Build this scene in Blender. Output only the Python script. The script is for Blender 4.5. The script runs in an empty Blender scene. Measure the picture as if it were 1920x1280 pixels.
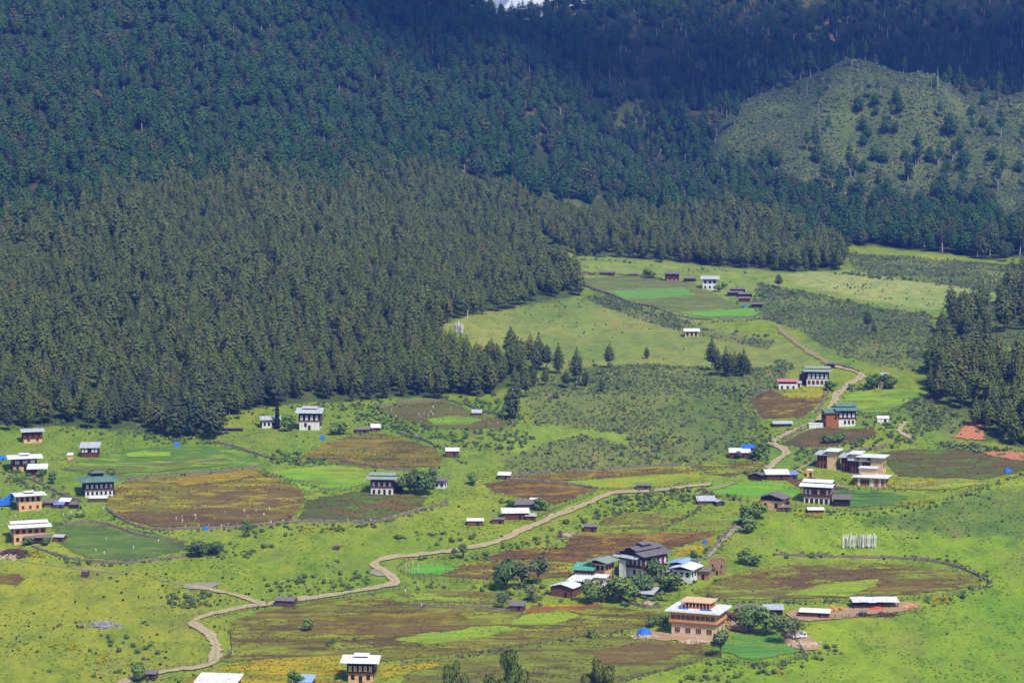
import bpy, bmesh, math, random
import numpy as np
from mathutils import Vector, Matrix, noise as mnoise

R = math.radians
scene = bpy.context.scene
COL = scene.collection

# ------------------------------------------------------------------ camera, world, sun, exposure
CAMZ, PITCH, FPX = 190.0, 5.2, 4533.0          # focal length in pixels of the 1920 wide photograph
cam_d = bpy.data.cameras.new('camera')
cam_d.sensor_width = 36.0
cam_d.lens = 36.0 * FPX / 1920.0
cam_d.clip_start = 1.0
cam_d.clip_end = 20000.0
cam = bpy.data.objects.new('camera', cam_d)
cam.location = (0, 0, CAMZ)
cam.rotation_euler = (R(90 - PITCH), 0, 0)
COL.objects.link(cam)
scene.camera = cam

SUN_EL, SUN_AZ = 53.0, 150.0                    # azimuth clockwise from +Y: behind the camera, to the right
world = bpy.data.worlds.new("World")
scene.world = world
world.use_nodes = True
wn = world.node_tree
bg = wn.nodes['Background']
sky = wn.nodes.new('ShaderNodeTexSky')
sky.sky_type = 'NISHITA'
sky.sun_disc = False
sky.sun_elevation = R(SUN_EL)
sky.sun_rotation = R(SUN_AZ)
sky.altitude = 3000
sky.dust_density = 1.5
wn.links.new(sky.outputs['Color'], bg.inputs['Color'])
bg.inputs['Strength'].default_value = 0.15
sd = bpy.data.lights.new('sun', 'SUN')
sd.energy = 3.6
sd.angle = R(8.0)
sd.color = (1.0, 0.94, 0.82)
sun = bpy.data.objects.new('sun', sd)
sdir = Vector((math.sin(R(SUN_AZ)) * math.cos(R(SUN_EL)), math.cos(R(SUN_AZ)) * math.cos(R(SUN_EL)), math.sin(R(SUN_EL))))
sun.rotation_euler = sdir.to_track_quat('Z', 'Y').to_euler()
COL.objects.link(sun)
scene.view_settings.view_transform = 'Standard'
scene.view_settings.look = 'None'
scene.view_settings.exposure = 0.55
scene.view_settings.gamma = 1.0
scene.cycles.use_denoising = True
scene.cycles.max_bounces = 6
scene.cycles.diffuse_bounces = 2
scene.cycles.transparent_max_bounces = 4
scene.cycles.volume_bounces = 0

rnd = random.Random(7)
nrs = np.random.RandomState(11)

# ------------------------------------------------------------------ the shape of the valley
CP, SP = math.cos(R(PITCH)), math.sin(R(PITCH))
def ray(u, v):
    """direction (per metre of Y) of the sight line through a point of the photograph"""
    a = (np.asarray(u, float) - 960.0) / FPX
    b = (640.0 - np.asarray(v, float)) / FPX
    dy = CP + b * SP
    return a / dy, (b * CP - SP) / dy
def pt(u, v, y):
    sx, sz = ray(u, v)
    return (float(sx * y), float(y), float(CAMZ + sz * y))
def to_px(x, y, z):
    dz = z - CAMZ
    f = y * CP - dz * SP
    up = y * SP + dz * CP
    return 960 + FPX * x / f, 640 - FPX * up / f

ctrl = []
US = (-150, 400, 960, 1400, 1920, 2100)
ROWS = [
    (1280, (752, 752, 750, 750, 750, 750)),
    (1190, (804, 804, 802, 802, 800, 800)),
    (1100, (860, 860, 860, 860, 855, 850)),
    (950, (945, 950, 952, 950, 940, 935)),
    (800, (1075, 1085, 1085, 1070, 1062, 1055)),
    (720, (1165, 1180, 1175, 1150, 1118, 1100)),
    (620, (1262, 1290, 1325, 1325, 1225, 1180)),
    (530, (1365, 1400, 1490, 1520, 1500, 1490)),
    (450, (1475, 1530, 1690, 1750, 1745, 1730)),
    (330, (1625, 1710, 1930, 2020, 2080, 2080)),
    (200, (1810, 1900, 2150, 2270, 2330, 2330)),
    (0, (2090, 2160, 2440, 2560, 2560, 2540)),
]
for v, ys in ROWS:
    for u, y in zip(US, ys):
        if v == 0 and u == 960:
            continue
        ctrl.append(pt(u, v, y))
for u, v, y in ((-150, -220, 2420), (400, -220, 2540), (1400, -220, 2900), (1920, -220, 2880), (2100, -220, 2860),
                (760, -70, 2560), (1190, -90, 2720), (965, 52, 2420), (965, 110, 2600), (875, 6, 2450), (1055, 6, 2470), (925, 40, 2440), (1005, 40, 2440)):
    ctrl.append(pt(u, v, y))
for x in (-250, 0, 250):
    ctrl.append((x, 600, CAMZ - 172)); ctrl.append((x, 300, CAMZ - 118)); ctrl.append((x, 60, CAMZ - 34)); ctrl.append((x, -60, CAMZ - 6))
ctrl = np.array(ctrl)
SC = 500.0
P0 = ctrl[:, :2] / SC
def _phi(r2):
    return 0.5 * r2 * np.log(np.maximum(r2, 1e-12))
n = len(P0)
K = _phi(((P0[:, None] - P0[None]) ** 2).sum(-1)) + np.eye(n) * 2e-3
Pm = np.c_[np.ones(n), P0]
A = np.block([[K, Pm], [Pm.T, np.zeros((3, 3))]])
W = np.linalg.solve(A, np.r_[ctrl[:, 2], np.zeros(3)])
def gz_raw(x, y):
    x = np.asarray(x, float); y = np.asarray(y, float)
    sh = x.shape
    yc = np.clip(y, -60, 2950).ravel(); lim = 190 + 0.26 * np.abs(yc)
    xc = np.clip(x.ravel(), -lim, lim)
    q = np.c_[xc, yc] / SC
    out = np.empty(len(q))
    for i in range(0, len(q), 20000):
        d2 = ((q[i:i + 20000, None] - P0[None]) ** 2).sum(-1)
        out[i:i + 20000] = _phi(d2) @ W[:n] + W[n] + q[i:i + 20000] @ W[n + 1:]
    xs, ys = x.ravel(), y.ravel()
    # the bare spur on the right of the mountain and the gully beside it
    out += 84 * np.exp(-(((xs - 345) / 120) ** 2 + ((ys - 2140) / 135) ** 2))
    out -= 14 * np.exp(-(((xs - 150) / 60) ** 2 + ((ys - 2120) / 190) ** 2))
    # folds of the mountain side
    hi = np.clip((ys - 1650) / 500, 0, 1) * np.clip((2420 - ys) / 200, 0, 1)
    out += hi * (13 * np.sin(xs * 0.026 - ys * 0.011 + 1.4 * np.sin(ys * 0.006)) + 8 * np.sin(xs * 0.041 + ys * 0.017 + 2.0) + 5 * np.sin(xs * 0.075 - ys * 0.03))
    # the crest: a saddle in the middle, higher on both sides
    out -= 0.55 * np.maximum(0, ys - 2448) * np.exp(-((xs - 8) / 36) ** 2)
    out -= 0.8 * np.maximum(0, ys - 2640)
    # gentle relief
    f = np.clip((ys - 1250) / 900, 0.0, 1.0)
    out += (0.45 + 2.5 * f) * np.sin(xs * 0.045 + 1.3 * np.sin(ys * 0.021)) * np.sin(ys * 0.037 + 0.7 * np.sin(xs * 0.03))
    out += (0.2 + 1.5 * f) * np.sin(xs * 0.11 + ys * 0.05) * np.sin(ys * 0.09 - xs * 0.04 + 1)
    return out.reshape(sh)
def lines(*segs):
    out = []
    for a, b, s in segs:
        k = max(1, int(round((b - a) / s)))
        out += [a + (b - a) * i / k for i in range(k)]
    return np.array(out + [segs[-1][1]])
GX = lines((-2200, -800, 100), (-800, -340, 8), (-340, 340, 2.5), (340, 800, 8), (800, 2200, 100))
GY = lines((-60, 560, 40), (560, 700, 6), (700, 1200, 2.5), (1200, 1750, 4), (1750, 2960, 8), (2960, 4200, 120))
XX, YY = np.meshgrid(GX, GY)
ZZ = gz_raw(XX, YY)
def gz(x, y):
    """height of the ground, as the ground mesh has it"""
    x = np.asarray(x, float); y = np.asarray(y, float)
    i = np.clip(np.searchsorted(GX, x) - 1, 0, len(GX) - 2); j = np.clip(np.searchsorted(GY, y) - 1, 0, len(GY) - 2)
    a = (x - GX[i]) / (GX[i + 1] - GX[i]); b = (y - GY[j]) / (GY[j + 1] - GY[j])
    return (ZZ[j, i] * (1 - a) * (1 - b) + ZZ[j, i + 1] * a * (1 - b) + ZZ[j + 1, i] * (1 - a) * b + ZZ[j + 1, i + 1] * a * b)
def ground(u, v):
    """points of the ground seen at points of the photograph: (n, 3)"""
    u = np.atleast_1d(np.asarray(u, float)); v = np.atleast_1d(np.asarray(v, float))
    sx, sz = ray(u, v)
    ys = np.arange(640, 2700, 4.0)
    Y = np.broadcast_to(ys, (len(u), len(ys)))
    D = CAMZ + sz[:, None] * Y - gz(sx[:, None] * Y, Y)
    hit = np.argmax(D < 0, axis=1)
    hit[(D < 0).sum(1) == 0] = len(ys) - 1
    lo = ys[np.maximum(hit - 1, 0)]; hi = ys[hit]
    for _ in range(14):
        m = (lo + hi) / 2
        below = CAMZ + sz * m - gz(sx * m, m) < 0
        hi = np.where(below, m, hi); lo = np.where(below, lo, m)
    y = (lo + hi) / 2
    return np.c_[sx * y, y, gz(sx * y, y)]
def G(u, v):
    return Vector(ground([u], [v])[0])
def inpoly(poly, u, v):
    p = np.asarray(poly, float); u = np.asarray(u, float); v = np.asarray(v, float)
    c = np.zeros(u.shape, bool)
    for (x1, y1), (x2, y2) in zip(p, np.roll(p, -1, 0)):
        if y1 == y2:
            continue
        c ^= ((y1 > v) != (y2 > v)) & (u < (x2 - x1) * (v - y1) / (y2 - y1) + x1)
    return c

# ------------------------------------------------------------------ helpers for objects and materials
def S(r, g, b, k=0.9):
    f = lambda c: (c / 255 / 12.92 if c / 255 <= 0.04045 else ((c / 255 + 0.055) / 1.055) ** 2.4) * k
    return (f(r), f(g), f(b), 1.0)
def tag(o, label=None, cat=None, group=None, kind=None):
    if label: o['label'] = label
    if cat: o['category'] = cat
    if group: o['group'] = group
    if kind: o['kind'] = kind
    return o
def empty(name, loc, rz=0.0, label=None, cat=None, group=None):
    o = bpy.data.objects.new(name, None)
    o.location = loc; o.rotation_euler = (0, 0, rz); o.empty_display_size = 0.5
    COL.objects.link(o)
    return tag(o, label, cat, group)
def link(name, me, parent=None, loc=None, rot=None, scale=None):
    o = bpy.data.objects.new(name, me)
    if parent is not None: o.parent = parent
    if loc is not None: o.location = loc
    if rot is not None: o.rotation_euler = rot
    if scale is not None: o.scale = scale
    COL.objects.link(o)
    return o
class MB:
    def __init__(s):
        s.v = []; s.f = []; s.m = []; s.k = 0; s.n = None
    def face(s, pts, k=None):
        b = len(s.v); s.v += [tuple(p) for p in pts]; s.f.append(tuple(range(b, b + len(pts)))); s.m.append(s.k if k is None else k)
    def box(s, x0, x1, y0, y1, z0, z1, M=None):
        b = len(s.v)
        c = [(x0, y0, z0), (x1, y0, z0), (x1, y1, z0), (x0, y1, z0), (x0, y0, z1), (x1, y0, z1), (x1, y1, z1), (x0, y1, z1)]
        if M is not None: c = [tuple(M @ Vector(p)) for p in c]
        s.v += c
        for q in ((0, 3, 2, 1), (4, 5, 6, 7), (0, 1, 5, 4), (1, 2, 6, 5), (2, 3, 7, 6), (3, 0, 4, 7)):
            s.f.append(tuple(b + i for i in q)); s.m.append(s.k)
        return s
    def hexa(s, c):
        """eight corners, bottom ring then top ring"""
        b = len(s.v); s.v += [tuple(p) for p in c]
        for q in ((0, 3, 2, 1), (4, 5, 6, 7), (0, 1, 5, 4), (1, 2, 6, 5), (2, 3, 7, 6), (3, 0, 4, 7)):
            s.f.append(tuple(b + i for i in q)); s.m.append(s.k)
        return s
    def slab(s, p, t):
        """a sheet of four corners with thickness t upwards"""
        return s.hexa([tuple(q) for q in p] + [(q[0], q[1], q[2] + t) for q in p])
    def prism(s, tri, y0, y1, axis='y'):
        b = len(s.v); k = len(tri)
        for yy in (y0, y1):
            s.v += [(a, yy, c) if axis == 'y' else (yy, a, c) for a, c in tri]
        s.f.append(tuple(b + i for i in range(k))); s.f.append(tuple(b + k + i for i in reversed(range(k)))); s.m += [s.k, s.k]
        for i in range(k):
            j = (i + 1) % k
            s.f.append((b + j, b + i, b + k + i, b + k + j)); s.m.append(s.k)
        return s
    def tube(s, p, q, r0, r1, n=6):
        p = Vector(p); q = Vector(q); d = (q - p).normalized()
        a = d.orthogonal().normalized(); c = d.cross(a)
        b = len(s.v)
        for P_, r in ((p, r0), (q, r1)):
            for i in range(n):
                t = 2 * math.pi * i / n
                s.v.append(tuple(P_ + a * (r * math.cos(t)) + c * (r * math.sin(t))))
        for i in range(n):
            j = (i + 1) % n
            s.f.append((b + i, b + j, b + n + j, b + n + i)); s.m.append(s.k)
        s.f.append(tuple(b + n + i for i in range(n))); s.m.append(s.k)
        return s
    def ball(s, c, rx, ry, rz, seed=0, n=8, rings=5, jit=0.2):
        rr = random.Random(seed); b = len(s.v)
        for i in range(rings + 1):
            th = math.pi * i / rings
            for j in range(n):
                ph = 2 * math.pi * j / n
                k = 1 + rr.uniform(-jit, jit)
                s.v.append((c[0] + rx * k * math.sin(th) * math.cos(ph), c[1] + ry * k * math.sin(th) * math.sin(ph), c[2] + rz * k * math.cos(th)))
        for i in range(rings):
            for j in range(n):
                jj = (j + 1) % n
                s.f.append((b + i * n + j, b + (i + 1) * n + j, b + (i + 1) * n + jj, b + i * n + jj)); s.m.append(s.k)
        return s
    def mesh(s, name, mats):
        me = bpy.data.meshes.new(name)
        if s.n is not None:
            V = np.array(s.v); NN = np.array([tuple(q) for q in s.n]); ff = []
            for f in s.f:
                g_ = np.cross(V[f[1]] - V[f[0]], V[f[2]] - V[f[0]])
                ff.append(f if g_ @ NN[f[0]] >= 0 else tuple(reversed(f)))
            s.f = ff
        me.from_pydata(s.v, [], s.f)
        mats = mats if isinstance(mats, (list, tuple)) else [mats]
        for m in mats: me.materials.append(m)
        if len(mats) > 1: me.polygons.foreach_set('material_index', s.m)
        if s.n is not None:      # foliage: sprays shade as part of the crown they belong to
            me.polygons.foreach_set('use_smooth', np.ones(len(s.f), bool))
            me.update()
            me.normals_split_custom_set_from_vertices([tuple(Vector(q).normalized()) for q in s.n])
        me.update()
        return me
    def build(s, name, mats, parent=None, **kw):
        return link(name, s.mesh(name, mats), parent, **kw)

def nt(name):
    m = bpy.data.materials.new(name); m.use_nodes = True
    t = m.node_tree; b = t.nodes['Principled BSDF']
    b.inputs['Roughness'].default_value = 0.85
    b.inputs['Specular IOR Level'].default_value = 0.2
    return m, t, b
def N(t, typ, **kw):
    nd = t.nodes.new(typ)
    for k, v in kw.items():
        if k in nd.inputs: nd.inputs[k].default_value = v
        else: setattr(nd, k, v)
    return nd
def noise_tex(t, vec, scale, detail=4.0, rough=0.6):
    nd = N(t, 'ShaderNodeTexNoise'); nd.inputs['Scale'].default_value = scale; nd.inputs['Detail'].default_value = detail; nd.inputs['Roughness'].default_value = rough
    t.links.new(vec, nd.inputs['Vector'])
    return nd.outputs['Fac']
def ramp(t, fac, stops):
    nd = t.nodes.new('ShaderNodeValToRGB')
    e = nd.color_ramp.elements
    while len(e) < len(stops): e.new(0.5)
    for el, (p, c) in zip(e, stops):
        el.position = p; el.color = c if len(c) == 4 else (*c, 1)
    t.links.new(fac, nd.inputs['Fac'])
    return nd.outputs['Color']
def mix(t, a, b, fac, mode='MIX'):
    nd = t.nodes.new('ShaderNodeMix'); nd.data_type = 'RGBA'; nd.blend_type = mode
    for s_, val in ((0, fac), (6, a), (7, b)):
        if hasattr(val, 'links') or hasattr(val, 'is_linked'): t.links.new(val, nd.inputs[s_])
        else: nd.inputs[s_].default_value = val
    return nd.outputs[2]
def grey(v): return (v, v, v, 1)
def posn(t): return t.nodes.new('ShaderNodeNewGeometry').outputs['Position']
def objc(t): return t.nodes.new('ShaderNodeTexCoord').outputs['Object']
def mapping(t, vec, scale=(1, 1, 1), rotz=0.0):
    nd = t.nodes.new('ShaderNodeMapping'); nd.inputs['Scale'].default_value = scale; nd.inputs['Rotation'].default_value = (0, 0, rotz)
    t.links.new(vec, nd.inputs['Vector']); return nd.outputs['Vector']
MATS = {}
def mat_plain(name, col, var=0.25, scale=0.8, rough=0.85, stretch=(1, 1, 1), streak=None, metal=0.0, dirt=None):
    """a colour with blotches of wear"""
    if name in MATS: return MATS[name]
    m, t, b = nt(name)
    v = mapping(t, objc(t), stretch)
    f = noise_tex(t, v, scale, 5.0, 0.65)
    c = mix(t, tuple(x * (1 - var) for x in col[:3]) + (1,), tuple(min(1, x * (1 + var)) for x in col[:3]) + (1,), f)
    if dirt is not None:
        g = noise_tex(t, mapping(t, objc(t), streak or (1, 1, 1)), scale * 1.7, 3.0, 0.6)
        k = ramp(t, g, [(0.5, (0, 0, 0)), (0.72, (1, 1, 1))])
        c = mix(t, c, dirt, k)
    t.links.new(c, b.inputs['Base Color'])
    b.inputs['Roughness'].default_value = rough
    b.inputs['Metallic'].default_value = metal
    MATS[name] = m
    return m
# air of the valley, and unseen clouds added to shade the mountain: x, y of the shade, radii, seed
HAZE = 0.00009
HAZE_COL = (0.10, 0.25, 0.95, 1)
SHADE_CLOUDS = [(-60, 2440, 330, 190, 2), (400, 2540, 330, 180, 3)]
# ------------------------------------------------------------------ the ground
MEADOW = S(128, 145, 40)
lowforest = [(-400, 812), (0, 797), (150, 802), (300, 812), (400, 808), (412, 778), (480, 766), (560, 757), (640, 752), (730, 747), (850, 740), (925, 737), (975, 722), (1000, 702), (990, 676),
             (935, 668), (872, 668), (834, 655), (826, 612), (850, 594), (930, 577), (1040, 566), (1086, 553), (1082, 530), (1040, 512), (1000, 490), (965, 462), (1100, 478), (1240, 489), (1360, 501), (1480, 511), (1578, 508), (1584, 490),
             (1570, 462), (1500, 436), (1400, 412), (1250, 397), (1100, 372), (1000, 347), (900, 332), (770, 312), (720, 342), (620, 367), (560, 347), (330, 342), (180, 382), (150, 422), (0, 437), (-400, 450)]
rightforest = [(1742, 748), (1735, 690), (1752, 640), (1760, 605), (1800, 585), (1880, 560), (1925, 500), (2500, 480), (2500, 870), (1925, 842), (1835, 822), (1805, 775)]
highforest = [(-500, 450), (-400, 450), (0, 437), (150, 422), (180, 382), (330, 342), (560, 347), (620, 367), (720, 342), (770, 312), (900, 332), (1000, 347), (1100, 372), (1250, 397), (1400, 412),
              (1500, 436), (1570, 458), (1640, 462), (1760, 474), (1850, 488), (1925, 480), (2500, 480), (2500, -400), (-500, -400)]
scrub = [[(985, 715), (1100, 690), (1200, 682), (1330, 690), (1430, 690), (1470, 672), (1490, 690), (1450, 735), (1415, 755), (1420, 800), (1385, 840), (1330, 862), (1150, 878), (1000, 888), (955, 892), (935, 860), (960, 815), (1005, 800), (985, 760)],
         [(1585, 475), (1700, 480), (1925, 500), (1925, 565), (1885, 552), (1780, 535), (1690, 525), (1600, 508)],
         [(1420, 530), (1500, 545), (1640, 575), (1745, 590), (1760, 640), (1735, 700), (1680, 690), (1570, 668), (1500, 620), (1440, 600), (1410, 580)],
         [(1690, 750), (1745, 740), (1800, 775), (1830, 815), (1760, 810), (1715, 800)],
         [(1780, 830), (1925, 845), (1925, 868), (1760, 838)],
         [(1090, 560), (1120, 548), (1250, 590), (1310, 612), (1450, 640), (1440, 655), (1300, 628), (1200, 600)]]
spur_x, spur_y = 345, 2140
cover = [  # polygons of the photograph -> colour of what grows there
    ([(830, 605), (980, 565), (1090, 553), (1290, 600), (1480, 640), (1545, 690), (1430, 692), (1150, 690), (1000, 700), (840, 620)], S(134, 144, 66)),
    ([(960, 460), (1300, 490), (1580, 505), (1700, 525), (1895, 555), (1740, 590), (1500, 540), (1420, 530), (1440, 600), (1290, 600), (1100, 555), (1080, 520)], S(128, 146, 62)),
    ([(1480, 512), (1590, 505), (1700, 520), (1895, 552), (1880, 562), (1740, 582), (1620, 560), (1500, 535)], S(150, 162, 88)),
    ([(1500, 640), (1560, 690), (1740, 700), (1740, 735), (1590, 735), (1480, 790), (1440, 840), (1330, 870), (1330, 905), (1500, 900), (1640, 800), (1760, 840), (1800, 820), (1740, 740), (1740, 690)], S(120, 142, 50)),
    ([(1300, 1240), (1560, 1160), (1740, 1120), (1870, 1090), (1840, 1060), (1450, 1040), (1390, 1000), (1480, 965), (1640, 960), (1860, 910), (1980, 880), (2100, 900), (2100, 1320), (1100, 1320)], S(131, 154, 38)),
    ([(1600, 980), (1860, 920), (2000, 910), (2000, 1010), (1800, 1005), (1680, 990)], S(106, 126, 52)),
    ([(-100, 1060), (100, 1060), (330, 1090), (480, 1130), (370, 1160), (395, 1240), (200, 1290), (-100, 1300)], S(134, 145, 42)),
    ([(-100, 800), (400, 810), (560, 760), (720, 760), (950, 750), (980, 820), (900, 900), (700, 980), (200, 980), (-100, 1000)], S(116, 140, 44)),
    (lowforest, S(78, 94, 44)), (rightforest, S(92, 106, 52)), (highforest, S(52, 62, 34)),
] + [(p, S(110, 122, 58)) for p in scrub]
cover += [([(940, 815), (1020, 795), (1090, 805), (1180, 815), (1180, 835), (1090, 815), (1030, 830), (960, 850)], S(124, 150, 50)),
          ([(1885, 370), (2000, 365), (2000, 398), (1860, 392)], S(146, 166, 70)),
          ([(1800, 650), (1870, 640), (1900, 655), (1830, 668)], S(140, 150, 80))]

me = bpy.data.meshes.new('ground')
nx, ny = len(GX), len(GY)
verts = np.c_[XX.ravel(), YY.ravel(), ZZ.ravel()]
idx = np.arange(nx * ny).reshape(ny, nx)
quads = np.stack([idx[:-1, :-1], idx[:-1, 1:], idx[1:, 1:], idx[1:, :-1]], -1).reshape(-1, 4)
me.vertices.add(len(verts)); me.vertices.foreach_set('co', verts.ravel())
me.loops.add(quads.size); me.loops.foreach_set('vertex_index', quads.ravel())
me.polygons.add(len(quads)); me.polygons.foreach_set('loop_start', np.arange(0, quads.size, 4)); me.polygons.foreach_set('loop_total', np.full(len(quads), 4))
me.polygons.foreach_set('use_smooth', np.ones(len(quads), bool))
me.update()
vx, vy = verts[:, 0], verts[:, 1]
jx = 3.0 * np.sin(vx * 0.31 + vy * 0.17) + 2.2 * np.sin(vx * 0.73 - vy * 0.5) + 1.5 * nrs.randn(len(vx))
jy = 4.0 * np.sin(vx * 0.23 - vy * 0.29) + 2.5 * np.sin(vx * 0.61 + vy * 0.4) + 2.0 * nrs.randn(len(vx))
pu, pv = to_px(vx + 0.6 * jx, np.maximum(vy + jy, 5.0), verts[:, 2])
colr = np.tile(np.array(MEADOW), (len(vx), 1))
for poly, c in cover:
    colr[inpoly(poly, pu, pv) & (vy > 600)] = c
on_spur = (((vx + jx * 4 - spur_x) / 168) ** 2 + ((vy + jy * 4 - 2060) / 190) ** 2 < 1)
colr[on_spur] = S(88, 102, 52)
# yellow green clearings between the trees high on the mountain
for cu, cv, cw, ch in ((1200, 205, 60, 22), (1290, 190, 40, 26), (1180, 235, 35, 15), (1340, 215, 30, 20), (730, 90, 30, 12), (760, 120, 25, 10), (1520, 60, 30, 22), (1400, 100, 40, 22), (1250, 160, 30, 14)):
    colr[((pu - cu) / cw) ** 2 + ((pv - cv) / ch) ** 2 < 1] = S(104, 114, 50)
# soften the seams between kinds of cover by a step or two of the mesh
cg = colr.reshape(ny, nx, 4)
for _ in range(1):
    cg[1:-1, 1:-1] = (cg[1:-1, 1:-1] * 2 + cg[:-2, 1:-1] + cg[2:, 1:-1] + cg[1:-1, :-2] + cg[1:-1, 2:]) / 6
ca = me.color_attributes.new('cover', 'FLOAT_COLOR', 'POINT')
ca.data.foreach_set('color', cg.reshape(-1, 4).astype(np.float32).ravel())
m, t, b = nt('meadow_ground')
at = t.nodes.new('ShaderNodeAttribute'); at.attribute_name = 'cover'
P = posn(t)
big = noise_tex(t, mapping(t, P, (1, 0.6, 1), 0.4), 0.016, 4.0, 0.55)
mid = noise_tex(t, mapping(t, P, (1, 0.55, 1)), 0.13, 6.0, 0.7)
fine = noise_tex(t, mapping(t, P, (1, 0.5, 1)), 0.8, 3.0, 0.8)
c = mix(t, at.outputs['Color'], ramp(t, big, [(0.32, (0.70, 0.88, 0.78)), (0.5, (1, 1, 1)), (0.68, (1.18, 1.07, 1.05))]), 1.0, 'MULTIPLY')
c = mix(t, c, ramp(t, mid, [(0.32, (0.58, 0.68, 0.62)), (0.5, (1.0, 1.0, 1.0)), (0.66, (1.25, 1.12, 0.95))]), 1.0, 'MULTIPLY')
c = mix(t, c, ramp(t, fine, [(0.3, (0.7, 0.74, 0.72)), (0.5, (1, 1, 1)), (0.7, (1.2, 1.17, 1.1))]), 1.0, 'MULTIPLY')
dry = noise_tex(t, mapping(t, P, (1, 0.35, 1), 0.2), 0.045, 5.0, 0.7)
c = mix(t, c, S(140, 128, 70), ramp(t, dry, [(0.54, (0, 0, 0)), (0.74, (0.6, 0.6, 0.6))]))
flo = noise_tex(t, mapping(t, P, (1, 0.5, 1)), 0.5, 2.0, 0.8)
flz = noise_tex(t, P, 0.022, 3.0, 0.5)
k1 = ramp(t, flo, [(0.58, (0, 0, 0)), (0.68, (1, 1, 1))]); k2 = ramp(t, flz, [(0.52, (0, 0, 0)), (0.64, (0.7, 0.7, 0.7))])
k = mix(t, k1, k2, 1.0, 'MULTIPLY')
c = mix(t, c, S(172, 160, 40), k)
t.links.new(c, b.inputs['Base Color'])
bm_ = t.nodes.new('ShaderNodeBump'); bm_.inputs['Strength'].default_value = 0.6; bm_.inputs['Distance'].default_value = 0.5
t.links.new(fine, bm_.inputs['Height']); t.links.new(bm_.outputs['Normal'], b.inputs['Normal'])
me.materials.append(m)
tag(link('ground', me), kind='structure')

# ------------------------------------------------------------------ fields and roads: sheets that follow the ground
def jag(poly, step, amp):
    """the outline with points every few metres, ragged as a grown edge is"""
    p = [np.array(q) for q in poly]; out = []
    for a, b_ in zip(p, p[1:] + p[:1]):
        L = np.linalg.norm(b_ - a); k = max(1, int(L / step))
        for i in range(k):
            q = a + (b_ - a) * i / k
            out.append(q + nrs.randn(2) * amp)
    return out
def smooth_closed(poly, it=2):
    p = np.array(poly, float)
    for _ in range(it):
        q = np.roll(p, -1, 0)
        p = np.stack([0.75 * p + 0.25 * q, 0.25 * p + 0.75 * q], 1).reshape(-1, 2)
    return p
def sheet(name, outline, mat, off, cell=4.0):
    """a flat outline (x, y) cut by a grid and laid on the ground"""
    bm = bmesh.new()
    bm.faces.new([bm.verts.new((q[0], q[1], 0)) for q in outline])
    o = np.array(outline)
    for ax in (0, 1):
        gl = (GX, GY)[ax]
        for c_ in gl[(gl > o[:, ax].min()) & (gl < o[:, ax].max())]:
            co = Vector((c_, 0, 0) if ax == 0 else (0, c_, 0)); no = Vector((1, 0, 0) if ax == 0 else (0, 1, 0))
            bmesh.ops.bisect_plane(bm, geom=bm.verts[:] + bm.edges[:] + bm.faces[:], plane_co=co, plane_no=no, dist=1e-5)
    vs = np.array([v_.co[:2] for v_ in bm.verts])
    zz = gz(vs[:, 0], vs[:, 1]) + off
    for v_, z in zip(bm.verts, zz): v_.co.z = z
    for f_ in bm.faces: f_.smooth = True
    bmesh.ops.recalc_face_normals(bm, faces=bm.faces[:])
    if sum(f_.normal.z for f_ in bm.faces) < 0: bmesh.ops.reverse_faces(bm, faces=bm.faces[:])
    me_ = bpy.data.meshes.new(name); bm.to_mesh(me_); bm.free()
    me_.materials.append(mat)
    return tag(link(name, me_), kind='structure')
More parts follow.
